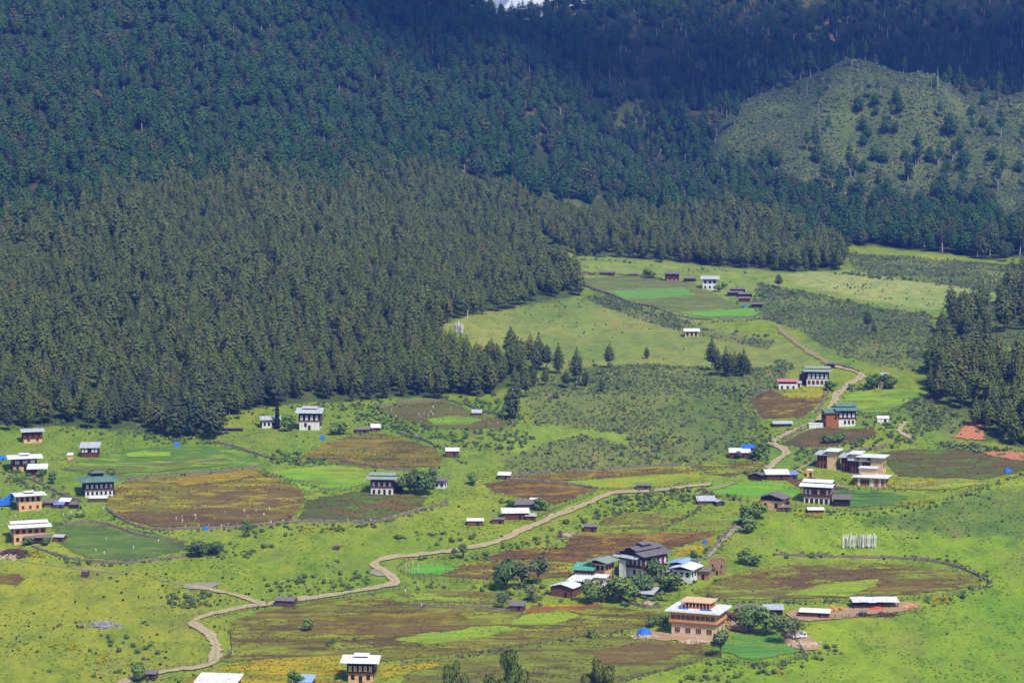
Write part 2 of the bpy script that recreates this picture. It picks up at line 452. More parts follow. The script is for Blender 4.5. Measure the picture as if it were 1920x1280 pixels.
def field_mat(i, a, b2, c2, amt=0.5, rot=0.3, stripes=0.5, sc=1.0):
    """crop a, crop b2 and weeds or flowers c2 in patches, drawn out along the rows"""
    m, t, b = nt('field_crop_%d' % i)
    P = posn(t)
    off = t.nodes.new('ShaderNodeVectorMath'); off.operation = 'ADD'; off.inputs[1].default_value = (i * 37.1, i * 11.7, 0)
    t.links.new(P, off.inputs[0]); P = off.outputs[0]
    rows = noise_tex(t, mapping(t, P, (0.22, 1.3, 1), rot), 0.10 * sc, 5.0, 0.65)
    blot = noise_tex(t, mapping(t, P, (0.7, 0.8, 1), rot), 0.055 * sc, 5.0, 0.62)
    wsum = t.nodes.new('ShaderNodeMath'); wsum.operation = 'MULTIPLY_ADD'
    t.links.new(rows, wsum.inputs[0]); wsum.inputs[1].default_value = stripes
    w2 = t.nodes.new('ShaderNodeMath'); w2.operation = 'MULTIPLY'; t.links.new(blot, w2.inputs[0]); w2.inputs[1].default_value = 1 - stripes
    t.links.new(w2.outputs[0], wsum.inputs[2])
    c = mix(t, a, b2, ramp(t, wsum.outputs[0], [(0.555 - 0.14 * amt - 0.03, (0, 0, 0)), (0.60 - 0.14 * amt + 0.02, (1, 1, 1))]))
    spots = noise_tex(t, mapping(t, P, (0.4, 1.0, 1), rot), 0.17 * sc, 4.0, 0.75)
    c = mix(t, c, c2, ramp(t, spots, [(0.50, (0, 0, 0)), (0.62, (0.9, 0.9, 0.9))]))
    fine = noise_tex(t, mapping(t, P, (0.6, 1, 1), rot), 1.1, 3.0, 0.8)
    c = mix(t, c, ramp(t, fine, [(0.3, (0.7, 0.72, 0.72)), (0.5, (1, 1, 1)), (0.7, (1.25, 1.2, 1.15))]), 1.0, 'MULTIPLY')
    fur = noise_tex(t, mapping(t, P, (0.06, 1.6, 1), rot), 0.55, 2.0, 0.5)
    c = mix(t, c, ramp(t, fur, [(0.35, (0.84, 0.85, 0.85)), (0.65, (1.13, 1.12, 1.1))]), 1.0, 'MULTIPLY')
    t.links.new(c, b.inputs['Base Color'])
    bm_ = t.nodes.new('ShaderNodeBump'); bm_.inputs['Strength'].default_value = 0.5; bm_.inputs['Distance'].default_value = 0.3
    t.links.new(fine, bm_.inputs['Height']); t.links.new(bm_.outputs['Normal'], b.inputs['Normal'])
    return m
BROWN, OLIVE, YEL, GRN, DGRN, ORG, YGR = S(112, 90, 52), S(122, 116, 44), S(164, 152, 36), S(108, 160, 42), S(92, 120, 46), S(150, 122, 40), S(140, 162, 42)
FIELDS = [  # outline in the photograph, three colours, share of the second, direction of the rows, how striped
    ([(205, 918), (240, 900), (330, 892), (470, 879), (505, 888), (560, 915), (572, 935), (555, 962), (550, 978), (420, 987), (290, 990), (232, 970), (197, 945)], OLIVE, BROWN, YEL, 0.55, 0.35, 0.45),
    ([(505, 884), (620, 871), (690, 880), (688, 905), (640, 918), (600, 930), (570, 918)], YGR, GRN, OLIVE, 0.4, 0.5, 0.5),
    ([(558, 973), (575, 938), (660, 922), (755, 928), (800, 932), (796, 948), (700, 977), (610, 976)], S(84, 88, 44), BROWN, DGRN, 0.45, 0.9, 0.6),
    ([(212, 848), (330, 834), (430, 838), (482, 852), (492, 872), (330, 889), (218, 900), (120, 880)], S(92, 124, 46), DGRN, YGR, 0.45, 0.2, 0.6),
    ([(600, 836), (655, 816), (720, 812), (815, 840), (832, 856), (822, 874), (705, 879), (590, 862), (560, 858)], OLIVE, S(94, 84, 42), ORG, 0.5, 0.35, 0.6),
    ([(705, 768), (760, 756), (832, 752), (890, 772), (958, 792), (950, 802), (840, 804), (770, 792)], S(104, 100, 54), BROWN, DGRN, 0.4, 0.3, 0.6),
    ([(795, 784), (860, 780), (905, 786), (880, 796), (815, 795)], GRN, YGR, S(110, 130, 50), 0.3, 0.1, 0.5),
    ([(100, 980), (170, 978), (250, 990), (345, 1014), (352, 1030), (262, 1051), (160, 1046), (108, 1018)], S(88, 114, 48), S(80, 92, 46), S(110, 128, 50), 0.4, 0.1, 0.5),
    ([(945, 894), (1100, 884), (1200, 879), (1310, 878), (1290, 886), (1170, 893), (1060, 902), (985, 897)], S(122, 108, 44), S(116, 88, 44), YEL, 0.5, 0.1, 0.8),
    ([(1062, 903), (1170, 894), (1290, 887), (1325, 893), (1250, 912), (1150, 917), (1115, 914)], YGR, S(128, 142, 46), YEL, 0.5, 0.1, 0.7),
    ([(908, 908), (960, 898), (1060, 905), (1115, 918), (1040, 946), (1000, 936), (930, 922)], S(104, 76, 42), BROWN, ORG, 0.5, 0.5, 0.6),
    ([(1300, 874), (1400, 864), (1432, 864), (1430, 884), (1360, 892), (1330, 890)], S(108, 92, 46), BROWN, YGR, 0.5, 0.1, 0.6),
    ([(1345, 907), (1440, 901), (1500, 914), (1502, 930), (1440, 936), (1340, 926), (1320, 915)], S(106, 158, 42), GRN, YGR, 0.4, 0.1, 0.5),
    ([(1128, 975), (1175, 962), (1292, 965), (1245, 990), (1140, 990)], S(120, 116, 46), BROWN, YGR, 0.55, 0.4, 0.6),
    ([(1262, 992), (1320, 955), (1388, 962), (1386, 984), (1340, 997), (1290, 995)], S(120, 136, 46), OLIVE, YGR, 0.4, 0.2, 0.6),
    ([(1068, 1012), (1085, 1000), (1330, 998), (1342, 1002), (1260, 1028), (1170, 1040), (1080, 1056), (1000, 1048), (880, 1052), (965, 1030), (1060, 1026)], S(100, 72, 46), S(112, 82, 46), ORG, 0.45, 0.15, 0.7),
    ([(1258, 1032), (1345, 1003), (1330, 1020), (1310, 1042), (1270, 1042)], YEL, S(130, 124, 40), ORG, 0.5, 0.3, 0.5),
    ([(800, 1076), (880, 1054), (1000, 1052), (1075, 1058), (1070, 1080), (940, 1088), (850, 1082)], S(110, 92, 46), OLIVE, YEL, 0.5, 0.1, 0.7),
    ([(768, 1060), (815, 1058), (862, 1064), (825, 1077), (770, 1076)], S(98, 162, 52), GRN, S(120, 160, 60), 0.4, 0.1, 0.5),
    ([(740, 1112), (860, 1105), (940, 1112), (935, 1132), (800, 1130)], OLIVE, YGR, S(104, 84, 42), 0.5, 0.1, 0.7),
    ([(430, 1165), (500, 1143), (600, 1128), (700, 1116), (770, 1133), (960, 1147), (1100, 1130), (1180, 1142), (1250, 1150), (1245, 1168), (1100, 1192), (900, 1222), (770, 1235), (600, 1245), (418, 1240), (438, 1200)], S(118, 112, 40), S(96, 80, 42), S(142, 152, 42), 0.45, 0.12, 0.75),
    ([(740, 1200), (830, 1180), (930, 1172), (985, 1178), (900, 1195), (800, 1208)], S(126, 158, 40), YGR, S(140, 150, 46), 0.4, 0.1, 0.6),
    ([(530, 1160), (700, 1150), (860, 1150), (880, 1162), (700, 1190), (600, 1185)], S(100, 82, 42), S(116, 104, 40), S(150, 130, 36), 0.5, 0.1, 0.8),
    ([(760, 1242), (900, 1226), (1100, 1196), (1190, 1192), (1260, 1204), (1372, 1212), (1300, 1240), (1180, 1272), (1150, 1300), (760, 1300)], S(116, 120, 42), S(98, 86, 46), S(128, 140, 44), 0.5, 0.12, 0.7),
    ([(402, 1254), (520, 1234), (640, 1228), (640, 1300), (330, 1300), (345, 1275)], S(172, 150, 26), S(140, 118, 36), S(128, 140, 40), 0.45, 0.1, 0.6),
    ([(712, 1246), (800, 1240), (830, 1246), (760, 1262), (712, 1275)], S(170, 152, 26), YEL, S(120, 130, 40), 0.4, 0.1, 0.6),
    ([(1300, 1110), (1350, 1085), (1430, 1062), (1620, 1054), (1760, 1064), (1830, 1082), (1838, 1098), (1740, 1112), (1620, 1120), (1480, 1122), (1330, 1122)], S(112, 106, 44), S(104, 78, 48), S(136, 152, 46), 0.5, 0.75, 0.5),
    ([(1640, 852), (1700, 841), (1840, 845), (1935, 862), (1935, 880), (1900, 888), (1840, 898), (1690, 893)], S(92, 98, 46), S(100, 82, 48), DGRN, 0.5, 0.1, 0.75),
    ([(1408, 752), (1440, 731), (1480, 727), (1548, 728), (1546, 748), (1505, 783), (1430, 784)], S(104, 80, 46), S(98, 76, 46), YEL, 0.5, 0.2, 0.7),
    ([(1446, 731), (1480, 727), (1548, 728), (1540, 745), (1480, 746)], YEL, S(132, 132, 44), YGR, 0.4, 0.2, 0.6),
    ([(1586, 737), (1640, 730), (1722, 732), (1720, 745), (1660, 774), (1620, 774), (1582, 762)], S(104, 152, 46), YGR, S(112, 110, 46), 0.4, 0.5, 0.5),
    ([(1468, 832), (1500, 812), (1540, 803), (1638, 804), (1642, 814), (1560, 836), (1500, 838)], S(100, 82, 48), S(88, 82, 44), S(120, 92, 60), 0.5, 0.1, 0.7),
    ([(1088, 522), (1180, 516), (1290, 530), (1330, 545), (1390, 575), (1280, 590), (1210, 572), (1120, 545)], S(112, 120, 58), S(98, 110, 54), S(130, 136, 62), 0.5, 0.1, 0.75),
    ([(1140, 546), (1200, 540), (1282, 539), (1306, 553), (1225, 561), (1170, 560)], S(100, 150, 62), S(108, 156, 62), S(120, 150, 70), 0.4, 0.1, 0.6),
    ([(1275, 586), (1340, 582), (1420, 578), (1432, 588), (1400, 594), (1330, 595)], S(108, 164, 52), GRN, S(116, 160, 60), 0.4, 0.1, 0.6),
    ([(1568, 918), (1640, 920), (1700, 930), (1690, 945), (1600, 952), (1572, 945)], S(88, 120, 52), S(76, 104, 48), S(104, 158, 48), 0.4, 0.6, 0.5),
    ([(1478, 900), (1530, 896), (1585, 915), (1570, 917), (1500, 916)], BROWN, S(96, 72, 48), S(110, 90, 50), 0.5, 0.1, 0.6),
    ([(1338, 1218), (1380, 1192), (1470, 1192), (1492, 1222), (1410, 1238)], S(92, 144, 52), S(78, 128, 60), S(120, 140, 50), 0.4, 0.2, 0.5),
    ([(-60, 1078), (35, 1076), (48, 1086), (30, 1096), (-60, 1096)], S(106, 78, 52), BROWN, OLIVE, 0.5, 0.1, 0.6),
    ([(975, 1152), (1000, 1136), (1100, 1131), (1130, 1134), (1080, 1147), (1010, 1158)], S(142, 100, 44), S(126, 92, 46), S(186, 164, 30), 0.45, 0.1, 0.6),
    ([(960, 1162), (1000, 1150), (1070, 1148), (1085, 1156), (1040, 1172), (965, 1172)], YGR, S(130, 166, 44), YEL, 0.3, 0.1, 0.5),
    ([(620, 1190), (760, 1176), (900, 1172), (860, 1182), (740, 1192)], S(112, 88, 44), BROWN, OLIVE, 0.5, 0.1, 0.7),
    ([(1110, 1222), (1200, 1204), (1300, 1208), (1320, 1216), (1240, 1238), (1130, 1246)], S(116, 92, 52), BROWN, OLIVE, 0.5, 0.1, 0.7),
    ([(1470, 1116), (1540, 1096), (1650, 1086), (1640, 1100), (1590, 1119)], YGR, S(138, 160, 46), OLIVE, 0.4, 0.5, 0.6),
    ([(1630, 1110), (1660, 1096), (1740, 1090), (1750, 1098), (1710, 1110)], S(134, 98, 48), BROWN, OLIVE, 0.4, 0.1, 0.6),
    ([(322, 905), (345, 894), (470, 881), (488, 888), (430, 902), (340, 912)], S(146, 122, 44), ORG, YEL, 0.45, 0.2, 0.7),
    ([(205, 962), (300, 955), (420, 952), (545, 962), (540, 974), (420, 985), (292, 988), (236, 972)], S(108, 86, 50), S(98, 78, 50), OLIVE, 0.5, 0.2, 0.6),
    ([(120, 880), (150, 868), (300, 868), (420, 862), (440, 870), (330, 882), (200, 890)], S(100, 132, 46), S(110, 108, 50), YGR, 0.4, 0.1, 0.7),
    ([(230, 852), (270, 846), (322, 849), (318, 856), (240, 857)], YGR, S(146, 172, 44), GRN, 0.4, 0.1, 0.5),
    ([(1640, 902), (1760, 900), (1850, 908), (1780, 918), (1680, 918)], S(134, 140, 56), YGR, S(176, 158, 50), 0.45, 0.1, 0.6),
]
FIELD_XY = []
for i, (poly, a, b2, c2, amt, rot, st) in enumerate(FIELDS):
    g = ground([q[0] for q in poly], [q[1] for q in poly])[:, :2]
    out = jag(g, 2.5, 0.5)
    FIELD_XY.append(np.array(out))
    sheet('field', out, field_mat(i, a, b2, c2, amt, rot, st), 0.07 + 0.005 * i)

def polyline(pts, step):
    p = np.array(pts, float)
    # rounded by a Catmull-Rom curve, then points at an even step
    q = np.vstack([2 * p[0] - p[1], p, 2 * p[-1] - p[-2]]); out = []
    for i in range(1, len(q) - 2):
        for s_ in np.linspace(0, 1, 12, endpoint=False):
            a, b_, c_, d = q[i - 1], q[i], q[i + 1], q[i + 2]
            out.append(0.5 * (2 * b_ + (c_ - a) * s_ + (2 * a - 5 * b_ + 4 * c_ - d) * s_ ** 2 + (3 * b_ - a - 3 * c_ + d) * s_ ** 3))
    out.append(p[-1]); out = np.array(out)
    L = np.r_[0, np.cumsum(np.linalg.norm(np.diff(out, axis=0), axis=1))]
    k = max(2, int(round(L[-1] / step)) + 1)
    s_ = np.linspace(0, L[-1], k)
    return np.c_[np.interp(s_, L, out[:, 0]), np.interp(s_, L, out[:, 1])]
def gline(pts, step):
    g = ground([q[0] for q in pts], [q[1] for q in pts])[:, :2]
    return polyline(g, step)
def earth_mat(name, a, b2, weeds=0.3):
    m, t, b = nt(name)
    P = posn(t)
    f = noise_tex(t, P, 0.25, 5.0, 0.65)
    c = mix(t, a, b2, f)
    fine = noise_tex(t, P, 1.6, 3.0, 0.8)
    c = mix(t, c, ramp(t, fine, [(0.3, (0.72, 0.72, 0.72)), (0.5, (1, 1, 1)), (0.7, (1.2, 1.2, 1.2))]), 1.0, 'MULTIPLY')
    w = noise_tex(t, P, 0.45, 4.0, 0.7)
    c = mix(t, c, MEADOW, ramp(t, w, [(0.62 - 0.2 * weeds, (0, 0, 0)), (0.72 - 0.1 * weeds, (0.8, 0.8, 0.8))]))
    t.links.new(c, b.inputs['Base Color'])
    return m
M_ROAD = earth_mat('dirt_road', S(196, 174, 142), S(168, 148, 116), 0.12)
M_VERGE = earth_mat('worn_verge', S(182, 160, 122), S(150, 142, 92), 0.6)
M_PATH = earth_mat('dirt_path', S(150, 132, 98), S(130, 116, 84), 0.7)
M_RED = earth_mat('red_earth', S(204, 134, 98), S(180, 112, 80), 0.3)
M_SCAR = earth_mat('rock_scar', S(178, 146, 128), S(150, 112, 94), 0.5)
M_YARD = earth_mat('trodden_yard', S(188, 154, 120), S(158, 126, 98), 0.35)
M_STONE = earth_mat('stony_bank', S(168, 158, 150), S(130, 122, 112), 0.5)
def road(name, pts, w, mat, off=0.42):
    c = gline(pts, 2.5)
    d = np.gradient(c, axis=0); d /= np.linalg.norm(d, axis=1)[:, None]
    nrm = np.c_[-d[:, 1], d[:, 0]]
    vs, fs, ms = [], [], []
    for i, (p, q) in enumerate(zip(c, nrm)):
        hl, hr = (w / 2 + nrs.randn() * 0.42 + 0.35 * math.sin(i * 0.5)), (w / 2 + nrs.randn() * 0.42 + 0.35 * math.sin(i * 0.37 + 2))
        for k_, s_ in enumerate((-hr, -hr * 0.66, -hr * 0.2, hl * 0.2, hl * 0.66, hl)):
            x, y = p + q * s_
            vs.append((x, y, float(gz(x, y)) + off + (0.0, -0.04, 0.0, 0.0, -0.04, 0.0)[k_]))
        if i:
            for k_ in range(5):
                a = (i - 1) * 6 + k_
                fs.append((a, a + 1, a + 7, a + 6)); ms.append(1 if k_ == 2 or (k_ in (0, 4) and nrs.rand() < 0.5) else 0)
    me_ = bpy.data.meshes.new(name); me_.from_pydata(vs, [], fs); me_.update(); me_.materials.append(mat); me_.materials.append(M_VERGE); me_.polygons.foreach_set('material_index', ms)
    if sum(p_.normal.z for p_ in me_.polygons) < 0: me_.flip_normals()
    return tag(link(name, me_), kind='structure')
road('road', [(225, 1282), (262, 1268), (330, 1256), (388, 1247), (404, 1228), (401, 1200), (390, 1186), (366, 1174), (364, 1164), (395, 1153), (440, 1143), (490, 1134), (560, 1124), (640, 1114), (710, 1101), (741, 1093), (733, 1083), (716, 1068), (702, 1060), (722, 1048), (770, 1041), (870, 1030), (935, 1014), (1000, 985), (1060, 960), (1110, 940), (1150, 925), (1220, 920), (1290, 913), (1335, 908)], 3.6, M_ROAD)
road('road', [(491, 1132), (445, 1116), (400, 1107), (362, 1100)], 2.8, M_ROAD, 0.38)
road('road', [(1436, 880), (1455, 866), (1473, 851), (1468, 841), (1448, 832), (1462, 820), (1492, 808), (1530, 790), (1560, 762), (1566, 745), (1590, 722), (1614, 708), (1606, 698), (1562, 686)], 3.4, M_ROAD)
road('path', [(1562, 686), (1530, 668), (1500, 648), (1485, 636), (1468, 624), (1460, 612)], 3.5, M_PATH)
road('path', [(1712, 822), (1696, 816), (1688, 806), (1692, 797), (1700, 792)], 3.0, M_ROAD)
road('path', [(1378, 905), (1350, 915), (1318, 922), (1305, 928)], 2.5, M_PATH)
road('path', [(1388, 985), (1365, 1005), (1340, 1030), (1322, 1048)], 2.2, M_STONE)
road('path', [(1532, 866), (1508, 874), (1500, 884), (1528, 896), (1560, 906), (1598, 920)], 1.8, M_PATH)
road('path', [(0, 1045), (60, 1055), (140, 1065), (230, 1075), (300, 1086), (362, 1100)], 1.1, M_PATH, 0.16)
road('path', [(215, 870), (320, 868), (430, 860)], 1.2, M_PATH)
for poly, mt in (([(1560, 1152), (1600, 1136), (1690, 1128), (1730, 1132), (1700, 1146), (1640, 1152), (1580, 1160), (1500, 1166), (1470, 1155), (1490, 1140)], M_YARD),
                 ([(1180, 1190), (1215, 1180), (1260, 1190), (1345, 1196), (1350, 1206), (1260, 1203), (1215, 1200)], M_YARD),
                 ([(1460, 1195), (1480, 1180), (1510, 1190), (1545, 1215), (1500, 1222)], M_YARD),
                 ([(1360, 1150), (1400, 1150), (1420, 1185), (1370, 1185)], M_YARD),
                 ([(-20, 1030), (45, 1028), (40, 1045), (-20, 1050)], M_YARD),
                 ([(345, 1095), (420, 1090), (385, 1108), (340, 1104)], M_STONE), ([(690, 1072), (722, 1062), (735, 1075), (712, 1082)], M_STONE),
                 ([(1040, 1002), (1075, 996), (1085, 1004), (1050, 1014)], M_YARD)):
    g = ground([q[0] for q in poly], [q[1] for q in poly])[:, :2]
    sheet('trodden_ground', jag(smooth_closed(g, 1), 1.5, 0.6), mt, 0.33)
for name, pts in (('earth_bank', [(1770, 820), (1795, 818), (1808, 802), (1830, 782), (1840, 800), (1850, 822), (1835, 826)]), ('earth_bank', [(1835, 850), (1870, 846), (1940, 850), (1940, 868), (1880, 860)])):
    g = ground([q[0] for q in pts], [q[1] for q in pts])[:, :2]
    sheet(name, jag(smooth_closed(g, 1), 1.2, 0.5), M_RED, 0.36)
# ------------------------------------------------------------------ building materials
WHITE = mat_plain('whitewash', (0.72, 0.70, 0.66, 1), 0.10, 0.5, dirt=(0.42, 0.36, 0.29, 1), streak=(2.5, 2.5, 0.35))
OCHRE = mat_plain('rammed_earth_ochre', S(226, 180, 134), 0.12, 0.4, dirt=S(188, 140, 98), streak=(0.5, 0.5, 3))
TAN = mat_plain('tan_render', S(222, 188, 146), 0.08, 0.4, dirt=S(196, 162, 124), streak=(1, 1, 2))
PEACH = mat_plain('fresh_pine_timber', S(240, 176, 120), 0.10, 0.6, stretch=(1, 1, 4), dirt=S(210, 148, 98))
PLANK = mat_plain('pale_planks', S(232, 196, 158), 0.10, 0.8, stretch=(3, 0.5, 1), dirt=S(196, 154, 116))
CREAM = mat_plain('cream_stone_wall', S(222, 200, 172), 0.10, 0.5, dirt=S(186, 156, 126), streak=(1, 1, 2.5))
EARTHWALL = mat_plain('weathered_earth_wall', S(172, 140, 104), 0.2, 0.4, dirt=S(110, 84, 62), streak=(3, 3, 0.4))
TIMB = mat_plain('dark_timber', S(62, 42, 36), 0.3, 0.9, stretch=(1, 1, 3))
TIMBR = mat_plain('red_brown_timber', S(112, 64, 46), 0.25, 0.9, stretch=(1, 1, 3), dirt=S(70, 46, 38))
TIMBO = mat_plain('orange_timber', S(172, 102, 62), 0.2, 0.9, stretch=(1, 1, 3), dirt=S(130, 74, 48))
LOG = mat_plain('grey_brown_logs', S(104, 84, 70), 0.3, 0.7, stretch=(0.5, 0.5, 5), dirt=S(66, 54, 48))
LOGR = mat_plain('rusty_brown_boards', S(120, 82, 62), 0.25, 0.8, stretch=(4, 4, 0.6), dirt=S(78, 58, 48))
GLASS = mat_plain('dark_window', (0.025, 0.022, 0.022, 1), 0.3, 1.0, rough=0.3)
PANEL = mat_plain('white_window_panel', (0.72, 0.70, 0.68, 1), 0.06, 1.0)
PANELY = mat_plain('cream_window_panel', S(226, 200, 158), 0.06, 1.0)
TRIMW = mat_plain('white_trim', (0.66, 0.63, 0.58, 1), 0.1, 1.0)
RWHITE = mat_plain('white_metal_roof', (0.74, 0.75, 0.77, 1), 0.10, 0.7, 0.45, (3, 0.3, 1), dirt=(0.52, 0.42, 0.36, 1), streak=(1.3, 0.35, 1))
RPALE = mat_plain('pale_grey_roof', (0.44, 0.46, 0.48, 1), 0.15, 0.5, 0.5, (3, 0.3, 1), dirt=(0.28, 0.26, 0.26, 1), streak=(2, 0.3, 1))
RGREEN = mat_plain('grey_green_roof', S(150, 164, 146), 0.10, 0.5, 0.5, (3, 0.3, 1), dirt=S(118, 134, 124), streak=(2, 0.3, 1))
RTEAL = mat_plain('dull_green_roof', S(104, 134, 124), 0.12, 0.5, 0.5, (3, 0.3, 1), dirt=S(80, 102, 98), streak=(2, 0.3, 1))
REMER = mat_plain('emerald_roof', S(84, 160, 130), 0.10, 0.5, 0.5, (3, 0.3, 1), dirt=S(150, 190, 170), streak=(2, 0.3, 1))
RBLUE = mat_plain('pale_blue_roof', S(150, 182, 222), 0.08, 0.5, 0.5, (3, 0.3, 1))
RPINK = mat_plain('faded_red_roof', S(206, 120, 128), 0.12, 0.5, 0.5, (3, 0.3, 1))
RGREY = mat_plain('grey_shingle_roof', S(128, 118, 116), 0.22, 1.2, 0.9, (2, 0.6, 1), dirt=S(84, 78, 78), streak=(3, 0.4, 1))
RDARK = mat_plain('dark_shingle_roof', S(120, 112, 116), 0.2, 1.2, 0.8, (2, 0.6, 1), dirt=S(88, 82, 86), streak=(3, 0.4, 1))
TARPB = mat_plain('blue_tarpaulin', S(56, 112, 208), 0.15, 1.2, 0.55)
TARPL = mat_plain('faded_blue_sheet', S(130, 140, 206), 0.15, 1.2, 0.55)
TARPR = mat_plain('red_tarpaulin', S(200, 78, 64), 0.15, 1.2, 0.55)
DARKIN = mat_plain('dark_boards', S(52, 42, 38), 0.3, 0.9)  # plain dark brown for shed walls, doors and wheels
RUBBLE = mat_plain('pale_rubble', S(206, 184, 160), 0.25, 0.9, dirt=S(150, 126, 104))

def mpp(y):   # metres in one pixel of the photograph at that distance
    return y / FPX

def roof_part(root, style, W, D, z, mat, over=1.1, pitch=0.22, th=0.14, lift=0.5, mat2=None, lan=0.4, x0=0.0, y0=0.0, name='roof', attic=TIMB, lan_mat=None):
    """low pitched roof floating on posts over a shadowed attic, as farmhouses of the valley have it"""
    hw, hd = W / 2 + over, D / 2 + over
    r = MB()
    if style in ('gable', 'double', 'lantern'):
        h = hd * pitch
        g = 0.0 if style != 'double' else hd * 0.42
        zt = z + lift
        for s_ in (-1, 1):
            inner = g if style == 'double' else 0.0
            zi = zt + h * (1 - inner / hd)
            a, b_ = s_ * hd, s_ * inner
            r.slab([(-hw, a, zt), (hw, a, zt), (hw, b_, zi), (-hw, b_, zi)] if s_ < 0 else [(-hw, b_, zi), (hw, b_, zi), (hw, a, zt), (-hw, a, zt)], th)
        ro = r.build(name, mat, root, loc=(x0, y0, 0))
        if style == 'double':
            u = MB(); gg = g + 0.5; zb = zt + h * (1 - gg / hd) + 0.6; w2 = hw - 0.45 * over
            for s_ in (-1, 1):
                a = s_ * gg; zz = zb + gg * pitch
                u.slab([(-w2, a, zb), (w2, a, zb), (w2, 0, zz), (-w2, 0, zz)] if s_ < 0 else [(-w2, 0, zz), (w2, 0, zz), (w2, a, zb), (-w2, a, zb)], th)
            u.build('upper_roof', mat2 or mat, ro)
            k = MB(); k.box(-w2 + 0.6, w2 - 0.6, -g + 0.1, g - 0.1, zt + h * (1 - g / hd) - 0.3, zb + 0.1); k.build('ridge_vent', attic, ro)
        if style == 'lantern':
            lw, ld = hw * lan, hd * 0.42
            u = MB(); zb = zt + h * (1 - ld / hd) + 0.7
            for s_ in (-1, 1):
                a = s_ * ld; zz = zb + ld * pitch
                u.slab([(-lw, a, zb), (lw, a, zb), (lw, 0, zz), (-lw, 0, zz)] if s_ < 0 else [(-lw, 0, zz), (lw, 0, zz), (lw, a, zb), (-lw, a, zb)], th)
            u.build('upper_roof', lan_mat or mat2 or mat, ro)
            k = MB(); k.box(-lw + 0.5, lw - 0.5, -ld + 0.4, ld - 0.4, zt + h * (1 - ld / hd) - 0.2, zb + 0.1); k.build('ridge_vent', attic, ro)
        at_ = MB()
        at_.prism([(-D / 2 + 0.25, z), (D / 2 - 0.25, z), (D / 2 - 0.25, zt + h * (over + 0.25) / hd - 0.03), (0.0 + g, zt + h * (1 - g / hd) - 0.06), (0.0 - g, zt + h * (1 - g / hd) - 0.06), (-D / 2 + 0.25, zt + h * (over + 0.25) / hd - 0.03)] if g else
                  [(-D / 2 + 0.25, z), (D / 2 - 0.25, z), (D / 2 - 0.25, zt + h * (over + 0.25) / hd - 0.03), (0, zt + h - 0.06), (-D / 2 + 0.25, zt + h * (over + 0.25) / hd - 0.03)], -W / 2 + 0.35, W / 2 - 0.35, 'x')
        at_.build('attic', attic, root, loc=(x0, y0, 0))
    elif style in ('gabley', 'doubley'):
        h = hw * pitch; zt = z + lift
        g = hw * 0.4 if style == 'doubley' else 0.0
        zi = zt + h * (1 - g / hw)
        r.slab([(-hw, -hd, zt), (-g, -hd, zi), (-g, hd, zi), (-hw, hd, zt)], th)
        r.slab([(g, -hd, zi), (hw, -hd, zt), (hw, hd, zt), (g, hd, zi)], th)
        ro = r.build(name, mat, root, loc=(x0, y0, 0))
        if g:
            u = MB(); gg = g + 0.6; zb = zt + h * (1 - gg / hw) + 0.7; zz = zb + gg * pitch; d2 = hd - 0.4
            u.slab([(-gg, -d2, zb), (0, -d2, zz), (0, d2, zz), (-gg, d2, zb)], th)
            u.slab([(0, -d2, zz), (gg, -d2, zb), (gg, d2, zb), (0, d2, zz)], th)
            u.build('upper_roof', mat2 or mat, ro)
            k = MB(); k.box(-g + 0.1, g - 0.1, -d2 + 1, d2 - 1, zi - 0.3, zb + 0.1); k.build('ridge_vent', attic, ro)
        at_ = MB(); e = zt + h * (over + 0.3) / hw - 0.03
        tri = [(-W / 2 + 0.3, z), (W / 2 - 0.3, z), (W / 2 - 0.3, e)] + ([(g, zi - 0.06), (-g, zi - 0.06)] if g else [(0, zt + h - 0.06)]) + [(-W / 2 + 0.3, e)]
        at_.prism(tri, -D / 2 + 0.35, D / 2 - 0.35, 'y'); at_.build('attic', attic, root, loc=(x0, y0, 0))
    elif style == 'hip':
        zt = z + lift; h = hd * pitch; rx = max(hw - hd, 0.6)
        zz = zt + h
        r.v += [(-hw, -hd, zt), (hw, -hd, zt), (hw, hd, zt), (-hw, hd, zt), (-rx, 0, zz), (rx, 0, zz), (-hw, -hd, zt - th), (hw, -hd, zt - th), (hw, hd, zt - th), (-hw, hd, zt - th)]
        r.f += [(0, 1, 5, 4), (1, 2, 5), (2, 3, 4, 5), (3, 0, 4), (6, 9, 8, 7), (0, 6, 7, 1), (1, 7, 8, 2), (2, 8, 9, 3), (3, 9, 6, 0)]; r.m += [0] * 9
        ro = r.build(name, mat, root, loc=(x0, y0, 0))
        if lan:
            lw, ld = hw * lan, hd * lan
            k = MB(); zb = zz + 0.9; k.box(-lw * 0.72, lw * 0.72, -ld * 0.72, ld * 0.72, zz - h * 0.5, zb); k.build('ridge_vent', attic, ro)
            u = MB(); rx2 = max(lw - ld, 0.3)
            u.v += [(-lw, -ld, zb), (lw, -ld, zb), (lw, ld, zb), (-lw, ld, zb), (-rx2, 0, zb + ld * pitch), (rx2, 0, zb + ld * pitch)]
            u.f += [(0, 1, 5, 4), (1, 2, 5), (2, 3, 4, 5), (3, 0, 4), (3, 2, 1, 0)]; u.m += [0] * 5
            u.build('upper_roof', lan_mat or mat, ro)
        k = MB(); k.box(-W / 2 + 0.3, W / 2 - 0.3, -D / 2 + 0.3, D / 2 - 0.3, z, zt + 0.02); k.build('attic', attic, root, loc=(x0, y0, 0))
    elif style == 'mono':    # slopes down to the front
        zt = z + lift * 0.3
        r.slab([(-hw, -hd, zt), (hw, -hd, zt), (hw, hd, zt + 2 * hd * pitch), (-hw, hd, zt + 2 * hd * pitch)], th)
        ro = r.build(name, mat, root, loc=(x0, y0, 0))
        k = MB(); e = zt + over * pitch - 0.03
